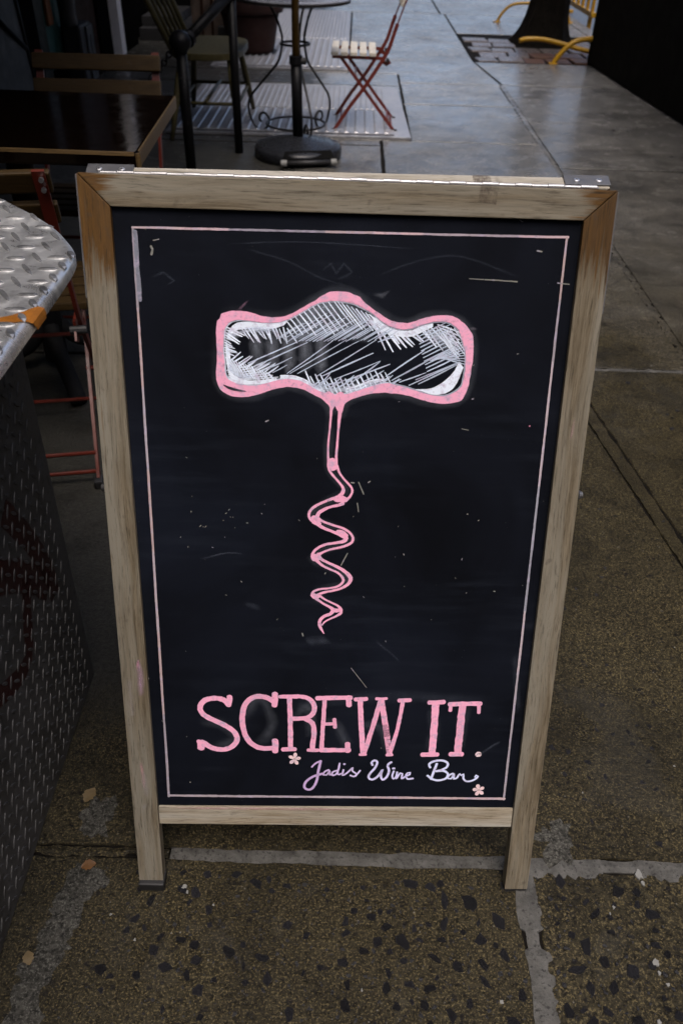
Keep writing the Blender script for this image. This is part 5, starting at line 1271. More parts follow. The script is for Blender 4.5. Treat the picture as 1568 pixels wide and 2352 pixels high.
for n_, (x, y, r) in enumerate(placed):
    M = Matrix.Translation((x, y, .0003)) @ Matrix.Rotation(rs.uniform(0, 6.28), 4, 'Z') @ Matrix.Diagonal((r, r, min(r, .010) * .6, 1))
    me = rs.choice(shapes)
    if n_ < 285: link('stone', me, None, sidewalk, M)
    else: grit.add([M @ v.co for v in me.vertices], [tuple(p.vertices) for p in me.polygons])
for n_ in range(1500):                     # fine grit too small to pick apart
    y = .40 + .85 * rs.random() ** 1.6; x = rs.uniform(-.42, .55 + (y - .4) * .5); r = rs.uniform(.0009, .0024)
    if abs(y - .667) < .02 or abs(x - .31) < .02: continue
    me = rs.choice(shapes); M = Matrix.Translation((x, y, .0002)) @ Matrix.Rotation(rs.uniform(0, 6.28), 4, 'Z') @ Matrix.Diagonal((r, r, r * .6, 1))
    grit.add([M @ v.co for v in me.vertices], [tuple(p.vertices) for p in me.polygons])
grit.build('stone_grit', MT['stone'], sidewalk, kind='stuff')

# tree pit: granite setts and bricks
g = Geo(); g.add([(1.06, 8.075, -.0042), (2.46, 8.075, -.0042), (2.46, 9.75, -.0042), (1.06, 9.75, -.0042)], [(0, 1, 2, 3)])
g.build('tree_pit_soil', MT['dirt'], sidewalk)
y = 8.10; row = 0
setts = []
while y < 9.45:
    d = random.uniform(.24, .34)
    x = 1.09 + (.06 if row % 2 else 0) + (y - 8.1) * -.01
    while x < 2.38:
        w = random.uniform(.19, .27)
        cx0, cy0 = x + w / 2, y + d / 2
        if (cx0 - 1.86) ** 2 + (cy0 - 9.28) ** 2 > .30 ** 2:
            g = Geo(); g.cbox((-w / 2 + .007, -d / 2 + .009, -.05), (w / 2 - .007, d / 2 - .009, .014), .012)
            far = cx0 > 1.60 and cy0 < 8.75
            M = Matrix.Translation((cx0, cy0, random.uniform(-.016, .004))) @ Matrix.Rotation(random.uniform(-.10, .10), 4, 'Z') @ Matrix.Rotation(random.uniform(-.05, .05), 4, 'X')
            o = link('brick' if far else 'sett', g.mesh('s'), MT['brick'] if far else MT['sett'], sidewalk, M)
        x += w
    y += d; row += 1

# fallen leaves
def leaf(loc, s, rz, mat, label):
    g = Geo(); n = 9; vs = []; 
    for i in range(n + 1):
        t = i / n; wv = .36 * math.sin(math.pi * min(1, t * 1.02)) ** .8 * (1 + .18 * math.sin(i * 2.6))
        zz = .10 * math.sin(t * 3.0)
        vs += [(t - .5, -wv, zz + .05), (t - .5, 0, zz), (t - .5, wv, zz + .06)]
    fs = []
    for i in range(n):
        for j in (0, 1): fs.append((i * 3 + j, i * 3 + 3 + j, i * 3 + 4 + j, i * 3 + 1 + j))
    g.add([V3(v) * s for v in vs], fs)
    M = Matrix.Translation(loc) @ Matrix.Rotation(rz, 4, 'Z')
    g2 = g.mesh('fallen_leaf', None, True)
    link('fallen_leaf', g2, MT[mat], None, M, label=label, cat='leaf', group='fallen leaves on the pavement')
leaf((-.419, .764, .003), .030, 1.2, 'leaf_yellow', 'dry yellow leaf lying between the steel stand and the chalkboard sign')
leaf((-.388, .640, .003), .024, .3, 'leaf_orange', 'small orange brown leaf lying in the dark pavement crack left of the sign')
leaf((-.438, .498, .004), .022, 2.0, 'leaf_yellow', 'crumpled tan leaf at the foot of the steel stand, nearest the viewer')

# ================================================================ CHALKBOARD SIGN
O0 = V3((.00659135, .61185697, 0)); A = V3((.99971666, .0238031, 0)); Vv = V3((-.00743105, .31209908, .95002050)); Nn = V3((.02261349, -.94975132, .31218754))
def bp(u, w, off=0.0): return O0 + A * u + Vv * w + Nn * off
sign = empty('chalkboard_sign', (.0066, .75, 0), label='wooden A-frame chalkboard sign with pink corkscrew drawing reading SCREW IT', cat='sign')
TH = .020
def frame_piece(name, poly, mat, xaxis, thick=TH, off=0.0, bev=.0012, parent=sign):
    P = [bp(u, w, off) for u, w in poly]
    c = sum(P, V3()) / len(P)
    x = xaxis.normalized(); z = Nn; y = z.cross(x)
    M = axes(c, x, y, z)
    g = Geo(); g.prism(P, Nn * -thick, bev)
    return g.build(name, MT[mat], parent, M)
e = .0004
frame_piece('top_rail', [(-.307 + e, 1.041), (-.272 + e, 1.006), (.269 - e, 1.002), (.304 - e, 1.035)], 'sign_top', A)
st_l = frame_piece('stile', [(-.307 - e, 1.041 - e), (-.305, .0135), (-.2675, .0135), (-.272 - e, 1.006 - e)], 'sign_left', Vv)
st_r = frame_piece('stile', [(.304 + e, 1.035 - e), (.269 + e, 1.002 - e), (.2695, .0068), (.3055, .0068)], 'sign_right', Vv)
frame_piece('bottom_rail', [(-.2675, .160), (-.2675, .128), (.2690, .127), (.2690, .161)], 'sign_bottom', A, off=-.003)
g = Geo(); zc = .0
P = [bp(-.306, .0005, .001), bp(-.266, .0005, .001)]
g.cbox((P[0].x, P[0].y - .0005, .0003), (P[1].x, P[1].y + .0255, .0195), .003)
g.build('rubber_foot', MT['rubber'], sign)
g = Geo(); P = [bp(.270, .0005), bp(.305, .0005)]
g.cbox((P[0].x, P[0].y + .003, .0003), (P[1].x, P[1].y + .026, .0062), .002)
g.build('rubber_foot', MT['rubber'], sign)
# chalkboard panel
cpoly = [(-.274, 1.008), (-.2705, .158), (.2715, .158), (.271, 1.004)]
P = [bp(u, w, -.007) for u, w in cpoly]
g = Geo(); g.prism(P, Nn * -.005)
board = g.build('chalkboard', MT['board'], sign, axes(bp(0, .55, -.007), A, Vv, Nn))
# edge plates on the sides of the stiles
for s, u0, w1 in ((-1, -.3075, 1.0395), (1, .3045, 1.033)):
    g = Geo()
    P = [bp(u0, w1 - .135, -.0015), bp(u0, w1, -.0015), bp(u0, w1, -.0185), bp(u0, w1 - .135, -.0185)]
    g.prism(P, A * (s * .0016))
    g.build('side_bracket', MT['grey_plate'], sign)

# rear leaf of the A frame
hz = bp(0, 1.0385, -TH)
LR = math.radians(17.6)
Vr = V3((.0074, -math.sin(LR), math.cos(LR))); Ar = A.copy()
Nr = Ar.cross(Vr).normalized() * 1.0      # points to -y (inner side)
Vr = Nr.cross(Ar).normalized()
Hr = hz + V3((0, .0035, -.002))
def rp(u, w, off=0.0):                       # w measured downwards from the hinge
    return Hr + Ar * u - Vr * w - Nr * off   # off = distance to the outer (street) side
Lr = (Hr.z - .004) / Vr.z
def rear_piece(name, poly, mat, xaxis, thick=TH, off=0.0):
    P = [rp(u, w, off) for u, w in poly]
    c = sum(P, V3()) / len(P)
    x = xaxis.normalized(); z = -Nr; y = z.cross(x)
    g = Geo(); g.prism(P, Nr * -thick, .0012)
    return g.build(name, MT[mat], sign, axes(c, x, y, z))
rear_piece('top_rail', [(-.3055, 0), (-.2715, .036), (.2685, .036), (.3025, 0)], 'sign_back', Ar)
rear_piece('stile', [(-.3060, .0005), (-.3060, Lr), (-.270, Lr), (-.2720, .0363)], 'sign_left', Vr)
rear_piece('stile', [(.3030, .0005), (.2690, .0363), (.270, Lr), (.3060, Lr)], 'sign_right', Vr)
rear_piece('bottom_rail', [(-.2695, Lr - .16), (-.2695, Lr - .128), (.2695, Lr - .128), (.2695, Lr - .16)], 'sign_bottom', Ar)
P = [rp(-.2735, .034, .006), rp(-.2705, Lr - .158, .006), rp(.2705, Lr - .158, .006), rp(.2705, .034, .006)]
g = Geo(); g.prism(P, Nr * -.005); g.build('rear_chalkboard', MT['board'], sign, axes(rp(0, .5, .006), Ar, Vr, -Nr))
# piano hinge: alternating knuckles along the top edge
hinge = Geo()
hl = bp(-.285, 1.0418, -TH + .0015); hr_ = bp(.285, 1.0376, -TH + .0015)
hd = (hr_ - hl).normalized(); HL = (hr_ - hl).length
K = 30
pin = Geo(); pin.tube([hl - hd * .002, hr_ + hd * .002], .0014, 8)
hinge_o = pin.build('piano_hinge', MT['bright_steel'], sign)
for k in range(K):
    a = hl + hd * (HL * k / K + .0004); b = hl + hd * (HL * (k + 1) / K - .0004)
    up = V3((0, 0.0003 if k % 2 else -.0003, .0001 if k % 2 else .0))
    g = Geo(); g.tube([a + up, b + up], .0029 if k % 2 else .0025, 12)
    g.build('knuckle', MT['bright_steel'], hinge_o, smooth=False)
# corner plates with screws on the top of the rear leaf
for s, u0, u1 in ((-1, -.3045, -.251), (1, .250, .3035)):
    ax_in = -Nr
    up = Vr
    def tp(u, d, h): return Hr + Ar * u + ax_in * d + up * h
    P = [tp(u0, .0035, .0022), tp(u1, .0035, .0022), tp(u1, TH + .001, .0022), tp(u0, TH + .001, .0022)]
    g = Geo(); g.prism(P, up * -.0020, .0005)
    pl = g.build('corner_plate', MT['grey_plate'], sign)
    g = Geo(); P = [tp(u0, TH + .0002, .0022), tp(u1, TH + .0002, .0022), tp(u1, TH + .0002, -.022), tp(u0, TH + .0002, -.022)]
    g.prism(P, ax_in * -.0 + ax_in * .0016); g.build('corner_plate_flange', MT['grey_plate'], pl)
    for t in (.27, .76):
        c = tp(u0 + (u1 - u0) * t, TH * .58, .0022)
        g = Geo()
        Mx = axes(c, Ar, ax_in, up)
        prof = [(.0001, .0012), (.0018, .0012), (.0034, .0007), (.0038, 0.0), (.0040, -.001)]
        gg = Geo(); gg.lathe(prof, (0, 0, 0), 16)
        g.add([Mx @ V3(v) for v in gg.v], gg.f)
        sc = g.build('screw', MT['steel'], pl)
        g = Geo()
        for ang in (.3, .3 + math.pi / 2):
            T = Mx @ Matrix.Rotation(ang, 4, 'Z')
            g.box((-.0019, -.0004, .00105), (.0019, .0004, .00128), T)
        g.build('screw_slot', MT['rubber'], pl)
# folding stay and pivot bolt on either side
for s in (-1, 1):
    u = s * .3075
    p = bp(u, .665, -.010); q = Hr + Ar * (s * .3075) - Vr * .40 - Nr * .010
    g = Geo(); g.tube([p, p + A * (s * .005)], [.0062, .0045], 14)
    g.build('pivot_bolt', MT['bright_steel'], sign, smooth=False)
    g = Geo(); ins = A * (-s * .040)
    g.bar([p + ins + V3((0, .012, 0)), q + ins - V3((0, .004, 0))], .012, .002, (0, .25, 1))
    g.build('folding_stay', MT['grey_plate'], sign)
# strip of old tape residue over the top edge
g = Geo()
P = [bp(.1475, 1.0366, .0004), bp(.1455, 1.0195, .0004), bp(.1665, 1.0170, .0004), bp(.1680, 1.0362, .0004)]
g.add(P, [(0, 1, 2, 3)]); g.build('tape_residue', MT['tape'], sign); g = Geo()
P = [Hr + Ar * u - Nr * d + Vr * .0005 for u, d in ((.1440, .003), (.1650, .003), (.1640, .0195), (.1430, .0195))]
g.add(P, [(0, 1, 2, 3)])
g.build('tape_residue', MT['tape'], sign)

# ---------------------------------------------------------------- chalk drawing
lift_n = [0]
def stroke_geo(g, colr, pts, ws, base_off, jit=.10, alpha=None, step=.004, rot=None):
    """a brush / chalk-marker stroke as a flat strip with uneven edges and round ends"""
    n = len(pts)
    P = catmull([V3((u, w, ww)) for (u, w), ww in zip(pts, ws)], step=step) if n > 1 else []
    m = len(P)
    if m < 2: return
    lift_n[0] = (lift_n[0] + 1) % 40
    off = base_off + .00018 + lift_n[0] * .000012
    left, right = [], []
    sd = random.uniform(0, 99)
    for i, p in enumerate(P):
        a = P[max(0, i - 1)]; b = P[min(m - 1, i + 1)]
        d = V3((b.x - a.x, b.y - a.y, 0))
        if d.length < 1e-9: d = V3((1, 0, 0))
        d.normalize(); nn = V3((-d.y, d.x, 0))
        hw = max(.0003, p.z / 2)
        jl = 1 + jit * (mnoise.noise(V3((i * .9, sd, 0))) + .6 * mnoise.noise(V3((i * .31, sd, 4))))
        jr = 1 + jit * (mnoise.noise(V3((i * .9, sd, 8))) + .6 * mnoise.noise(V3((i * .31, sd, 12))))
        left.append((p.x + nn.x * hw * jl, p.y + nn.y * hw * jl)); right.append((p.x - nn.x * hw * jr, p.y - nn.y * hw * jr))
    def cap(c, d, hw, nn):
        return [(c.x + nn.x * hw * math.cos(t) + d.x * hw * .7 * math.sin(t), c.y + nn.y * hw * math.cos(t) + d.y * hw * .7 * math.sin(t)) for t in (math.pi * .25, math.pi * .5, math.pi * .75)]
    if alpha is None:
        vs = []; fs = []
        for i in range(m): vs += [left[i], right[i]]
        for i in range(m - 1): fs.append((2 * i, 2 * i + 1, 2 * i + 3, 2 * i + 2))
        for end in (0, 1):
            i = 0 if end == 0 else m - 1
            j = 1 if end == 0 else m - 2
            d = V3((P[i].x - P[j].x, P[i].y - P[j].y, 0)).normalized()
            nn = V3(((left[i][0] - right[i][0]), (left[i][1] - right[i][1]), 0)).normalized()
            k = len(vs); vs += cap(P[i], d, max(.0003, P[i].z / 2) * random.uniform(.75, 1.0), nn)
            L, Rr = 2 * i, 2 * i + 1
            fs.append((L, k, k + 1, k + 2, Rr) if end == 1 else (Rr, k + 2, k + 1, k, L))
        c = (*colr, 1.0)
        g.add([bp(u, w, off) for u, w in vs], fs, c)
    else:
        k0 = len(g.v)
        for i in range(m):
            t = min(1.0, min(i, m - 1 - i) / max(1.0, m * .15))
            g.add([bp(*left[i], off)], [], (*colr, 0.0)); g.add([bp(P[i].x, P[i].y, off)], [], (*colr, alpha * t)); g.add([bp(*right[i], off)], [], (*colr, 0.0))
        for i in range(m - 1):
            for j in (0, 1):
                q = k0 + i * 3 + j
                g.f.append((q, q + 1, q + 4, q + 3))
NAMES = {'chalk_hatching': 'chalk_hatching', 'chalk_handle_slit': 'chalk_gap', 'chalk_spiral': 'chalk_corkscrew_worm', 'chalk_scratch': 'chalk_scratch'}
BOFF = -.007
for part, strokes in CHALK.items():
    g = Geo()
    kind = part.split('.')[0]
    jit = {'chalk_hatching': .22, 'chalk_letter': .20, 'chalk_spiral': .16, 'chalk_border': .18, 'chalk_scratch': .3, 'chalk_script': .12}.get(kind, .12)
    step = .0025 if kind in ('chalk_script', 'chalk_scratch', 'chalk_spiral') else .004
    for colr, pts, ws in strokes:
        stroke_geo(g, colr, pts, ws, BOFF + (.0008 if kind == 'chalk_handle_slit' else 0), jit, None, step)
    o = g.build(NAMES.get(kind, kind), MT['chalk'], board)
    if kind == 'chalk_scratch': o['kind'] = 'stuff'
    if kind == 'chalk_letter':
        o['label'] = 'pink hand-drawn full stop' if part.endswith('dot') else 'pink hand-drawn capital letter ' + part[-1]
    if kind == 'chalk_script': o['label'] = 'lilac handwritten word ' + part.split('.')[1]
# corkscrew handle: one pink ring with a hole
def ring_pts(pts, amp, seed):
    c = catmull([V3((u, w, 0)) for u, w in pts], closed=True, step=.003)
    out = []
    for i, p in enumerate(c):
        q = c[(i + 1) % len(c)]; d = (q - p); d = d.normalized() if d.length else V3((1, 0, 0))
        o = amp * mnoise.noise(V3((i * .5, seed, 0)))
        out.append(V3((p.x - d.y * o, p.y + d.x * o, 0)))
    return out
ro, ri = ring_pts(RING_OUTER, .0009, 1), ring_pts(RING_INNER, .0007, 2)
tris = tessellate_polygon([ro, ri])
allp = ro + ri
g = Geo()
g.add([bp(p.x, p.y, BOFF + .00075) for p in allp], [tuple(t) for t in tris], (.83, .385, .55, 1.0))
g.build('chalk_handle', MT['chalk'], board, label='pink outline of the corkscrew handle')
g = Geo()
for colr, al, pts, ws in SMUDGE:
    stroke_geo(g, colr, pts, ws, BOFF - .00012, .35, al, .008)
g.build('chalk_smudge', MT['smudge'], board, kind='stuff')
for colr, al, pts, ws in FRAME_SMEAR:
    g = Geo()
    stroke_geo(g, colr, pts, ws, -.0028 if abs(pts[0][1] - .158) < .01 and len(pts) == 3 and abs(pts[-1][0] - pts[0][0]) > .2 else 0.0002, .4, al * 1.1, .006)
    g.build('chalk_smear', MT['smudge'], sign)

# ================================================================ STEEL STAND (left foreground)
stand = empty('steel_stand', (-.72, .4, 0), label='waist-high stand clad in diamond tread plate with a bright rounded lid', cat='stand')
# lid: flat sheet with a rounded far corner and a rolled lip
edge = [(-.340, .05), (-.340, .30), (-.341, .60), (-.3415, .80), (-.3425, .92), (-.346, .975), (-.354, 1.008), (-.371, 1.040), (-.400, 1.085), (-.435, 1.127), (-.480, 1.172), (-.534, 1.222), (-.60, 1.268), (-.68, 1.305), (-.78, 1.33), (-1.0, 1.345)]
ed = [V3((p.x, p.y, 0)) for p in catmull([V3((*q, 0)) for q in edge], n=5)]
LZ = .872
prof = [(0.0, 0.0), (.004, -.0012), (.0075, -.0040), (.009, -.008), (.009, -.015)]
g = Geo(); N = len(ed); vs = []
for i, p in enumerate(ed):
    a = ed[max(0, i - 1)]; b = ed[min(N - 1, i + 1)]
    d = (b - a).normalized(); nn = V3((d.y, -d.x, 0))
    for o, z in prof:
        vs.append(p + nn * (o - .009) + V3((0, 0, LZ + z)))
k = len(prof); fs = []
for i in range(N - 1):
    for j in range(k - 1):
        fs.append((i * k + j, i * k + j + 1, (i + 1) * k + j + 1, (i + 1) * k + j))
vs.append(V3((-1.0, .05, LZ)))
fs.append(tuple([len(vs) - 1] + [i * k for i in range(N)]))
g.add(vs, fs)
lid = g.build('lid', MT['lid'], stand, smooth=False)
for p in lid.data.polygons: p.use_smooth = len(p.vertices) == 4
def inside_lid(x, y, mgn=.004):
    if y < .06 or x < -.98: return False
    best = -9
    for i in range(len(ed) - 1):
        a, b = ed[i], ed[i + 1]
        d = (b - a)
        if d.length < 1e-9: continue
        d.normalize(); nn = V3((d.y, -d.x, 0))
        best = max(best, (V3((x, y, 0)) - a).dot(nn)) if False else best
    # polygon test
    poly = [(-1.0, .05)] + [(p.x, p.y) for p in ed]
    r = False; n = len(poly)
    for i in range(n):
        x1, y1 = poly[i]; x2, y2 = poly[i - 1]
        if (y1 > y) != (y2 > y) and x < (x2 - x1) * (y - y1) / (y2 - y1) + x1: r = not r
    return r
def lens(g, c, d, nrm, hl, hw, hh):
    """one raised lens of a tread plate: pointed ends, ridge on top"""
    d = V3(d).normalized(); nrm = V3(nrm); s = nrm.cross(d)
    c = V3(c)
    ts = (-1, -.6, -.2, .2, .6, 1)
    vs = []; 
    for t in ts:
        w = hw * (1 - t * t) ** .8; hgt = hh * min(1, (1 - t * t) * 1.8)
        vs += [c + d * (hl * t) + s * w - nrm * .0004, c + d * (hl * t) + s * w * .72 + nrm * hgt, c + d * (hl * t) - s * w * .72 + nrm * hgt, c + d * (hl * t) - s * w - nrm * .0004]
    fs = []
    for i in range(len(ts) - 1):
        for j in range(3):
            fs.append((i * 4 + j, i * 4 + j + 1, i * 4 + 5 + j, i * 4 + 4 + j))
    g.add(vs, fs)
g = Geo()
for ci in range(13):
    x0 = -.3665 - ci * .0503
    for r in range(-26, 14):
        x, y = x0 - .0008 * r * 0 , .9374 + .0385 * r - .0068 * ci
        if inside_lid(x + .013, y) and inside_lid(x - .013, y): lens(g, (x, y, LZ), (1, .08, 0), (0, 0, 1), .0135, .0037, .0019)
        x, y = x0 - .0250, .9362 + .0385 * r - .0068 * ci - .001
        if inside_lid(x + .012, y - .016) and inside_lid(x - .012, y + .016): lens(g, (x, y, LZ), (-.57, .82, 0), (0, 0, 1), .0205, .0035, .0019)
# half lenses folded over the lip
for r in range(-14, 3):
    y = .9130 + .0372 * r
    lens(g, (-.3525, y, LZ - .0004), (-.50, .86, 0), (.25, 0, .97), .013, .0048, .0026)
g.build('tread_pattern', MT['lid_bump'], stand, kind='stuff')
# orange drip of paint across the lid and down its lip
g = Geo()
def paint_strip(rows, col4):
    k0 = len(g.v); n = len(rows[0])
    for rw in rows:
        for j, p in enumerate(rw):
            g.add([p], [], (1, 1, 1, 0.0 if j in (0, n - 1) else 1.0))
    for i in range(len(rows) - 1):
        for j in range(n - 1):
            q = k0 + i * n + j
            g.f.append((q, q + 1, q + n + 1, q + n))
rows = []
for x, yc, hw in [(-.50, .775, .010), (-.44, .781, .011), (-.40, .785, .012), (-.379, .788, .012), (-.365, .795, .016), (-.355, .801, .020), (-.350, .806, .024)]:
    z = LZ + .0006 + (.0004 if x > -.36 else 0)
    rows.append([V3((x, yc - hw * .8, z)), V3((x, yc - hw * .55, z)), V3((x, yc, z)), V3((x, yc + hw * .55, z)), V3((x, yc + hw * .8, z))])
for dx, dz, yc, hw in [(-.3450, -.0006, .812, .028), (-.3407, -.0045, .816, .028), (-.3395, -.0105, .818, .026), (-.3393, -.0148, .818, .022)]:
    rows.append([V3((dx + .0006, yc + hw * q, LZ + dz + .0006)) for q in (-.8, -.55, 0, .55, .8)])
paint_strip(rows, None)
g.build('orange_paint_drip', MT['orange_stripe'], stand)
# body: tread plate side panel, end panel, inner frame
X0 = -.475
g = Geo()
ptop, pbot = 1.045, 1.031
P = [V3((X0 - .006, pbot, .004)), V3((X0 + .008, ptop, LZ - .012)), V3((X0 + .008, .06, LZ - .012)), V3((X0 - .006, .06, .004))]
g.prism(P, V3((-.004, 0, 0)), .0008)
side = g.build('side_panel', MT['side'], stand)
g = Geo()
g.prism([V3((X0 - .012, 1.028, .004)), V3((-1.0, 1.028, .004)), V3((-1.0, 1.042, LZ - .012)), V3((X0 + .002, 1.042, LZ - .012))], V3((0, -.004, 0)), .0)
g.build('end_panel', MT['side'], stand)
g = Geo(); g.box((-.99, .07, .004), (-.97, 1.02, LZ - .012)); g.build('back_panel', MT['side'], stand)
g = Geo()
sl = .014 / (LZ - .016)
for i in range(-1, 34):
    for j in range(-1, 28):
        yy, zz = 1.0132 - .0312 * i, .022 + .0315 * j
        xx = X0 - .006 + sl * zz
        if .08 < yy < 1.012 and .02 < zz < LZ - .03: lens(g, (xx, yy, zz), (0, .7, -.7), (1, 0, 0), .0118, .0032, .0015)
        yy, zz = yy - .0156, zz + .0158
        xx = X0 - .006 + sl * zz
        if .08 < yy < 1.012 and .02 < zz < LZ - .03: lens(g, (xx, yy, zz), (0, .62, .78), (1, 0, 0), .0118, .0030, .0015)
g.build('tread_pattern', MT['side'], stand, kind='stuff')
# dark red sprayed letter strokes on the side panel
g = Geo()
def spray(pts, w):
    c = catmull([V3((0, y, z)) for y, z in pts], step=.015)
    k0 = len(g.v)
    for i, p in enumerate(c):
        a = c[max(0, i - 1)]; b = c[min(len(c) - 1, i + 1)]; d = (b - a).normalized(); nn = V3((0, -d.z, d.y))
        for j, q in enumerate((-1.25, -.7, 0, .7, 1.25)):
            pp = p + nn * (w / 2 * q)
            g.add([V3((X0 - .006 + sl * pp.z + .00045, pp.y, pp.z))], [], (1, 1, 1, 0.0 if j in (0, 4) else 1.0))
    for i in range(len(c) - 1):
        for j in range(4):
            q = k0 + i * 5 + j
            g.f.append((q, q + 1, q + 6, q + 5))
spray([(.860, .550), (.895, .490), (.925, .425), (.952, .345), (.948, .30)], .040)
spray([(.78, .497), (.83, .455), (.885, .402), (.935, .335)], .050)
spray([(.875, .415), (.848, .365), (.825, .315), (.795, .298), (.740, .318), (.66, .37)], .034)
g.build('graffiti', MT['graffiti'], stand)

# ================================================================ DARK CAFE TABLE
tbl = empty('cafe_table', (-.86, 2.27, 0), label='dark varnished square cafe table with worn pale edges on a black pedestal', cat='table')
z1 = .74
top = [(-.502, 1.972), (-.527, 2.60), (-1.19, 2.62), (-1.19, 1.985)]
P = [V3((*p, z1)) for p in top]
g = Geo(); g.prism(P, V3((0, 0, -.036)), .007)
g.build('tabletop', MT['tabletop'], tbl)
g = Geo()
def ed_strip(a, b, o):
    a, b = V3((*a, 0)), V3((*b, 0)); d = (b - a).normalized(); nn = V3((d.y, -d.x, 0)) * o
    k = 14; vs = []; fs = []
    for i in range(k + 1):
        t = i / k; p = a + (b - a) * t; j = .0006 * mnoise.noise(V3((i * .9, a.x, 0)))
        vs += [p + nn + V3((0, 0, z1 - .0335)), p + nn * 1.1 + V3((0, 0, z1 - .006 + j)), p + nn * .6 + V3((0, 0, z1 + .0004 + j)), p - nn * .8 + V3((0, 0, z1 + .0007))]
    for i in range(k):
        for j in range(3): fs.append((i * 4 + j, i * 4 + 4 + j, i * 4 + 5 + j, i * 4 + 1 + j))
    g.add(vs, fs)
ed_strip((-.5025, 1.984), (-.5268, 2.590), .0022)
g.build('worn_edge', MT['table_edge'], tbl)
g = Geo(); g.tube([(-.502 - .004 * 0, 1.974, .707), (-.503, 1.975, .738)], .0065, 10); g.build('worn_corner', MT['table_edge'], tbl)
g = Geo()
vs = []; fs = []
for i in range(20):
    t = i / 19; x = -.51 - t * .67; y0 = 1.972 + .013 * t * .95; j = .0012 * mnoise.noise(V3((i * 1.3, 5, 0)))
    vs += [(x, y0 - .0006, z1 - .008), (x, y0 + .0008, z1 - .001), (x, y0 + .0032 + j, z1 + .0006)]
for i in range(19):
    for j in range(2): fs.append((i * 3 + j, i * 3 + 1 + j, i * 3 + 4 + j, i * 3 + 3 + j))
g.add(vs, fs); g.build('worn_edge', MT['table_edge'], tbl)
g = Geo(); g.tube([(-.925, 2.29, .03), (-.905, 2.28, .70)], .036, 16); g.build('pedestal', MT['black_metal'], tbl, smooth=False)
g = Geo(); g.box((-1.05, 2.15, .690), (-.75, 2.42, .7035)); g.build('mounting_plate', MT['black_metal'], tbl)
for k in range(4):
    a = k * math.pi / 2 + .5
    d = V3((math.cos(a), math.sin(a), 0))
    g = Geo(); c = V3((-.925, 2.29, 0))
    g.tube(catmull([c + d * .02 + V3((0, 0, .15)), c + d * .08 + V3((0, 0, .085)), c + d * .16 + V3((0, 0, .07)), c + d * .25 + V3((0, 0, .045)), c + d * .29 + V3((0, 0, .015))], n=4), [.045] * 5 + [.035] * 5 + [.028] * 4 + [.022, .02, .018], 10) if False else g.tube(catmull([c + d * .02 + V3((0, 0, .15)), c + d * .08 + V3((0, 0, .085)), c + d * .16 + V3((0, 0, .07)), c + d * .25 + V3((0, 0, .045)), c + d * .29 + V3((0, 0, .018))], n=4), .024, 10)
    g.build('claw_foot', MT['dull_iron'], tbl, smooth=True)

# amber glass added in place of an orange reflection at the frame edge
cg = empty('orange_reflection_glass', (-1.085, 2.46, z1), label='added amber glass standing in for an orange reflection on the dark cafe table', cat='candle holder')
g = Geo(); g.lathe([(.030, .0), (.036, .004), (.040, .05), (.038, .095), (.035, .097), (.036, .05), (.032, .008), (.001, .006)], (-1.085, 2.46, z1 + .0008), 24)
g.build('glass', MT['amber'], cg, smooth=True)
g = Geo(); g.lathe([(.001, .012), (.028, .012), (.028, .045), (.001, .045)], (-1.085, 2.46, z1), 18); g.build('candle', MT['orange'], cg)

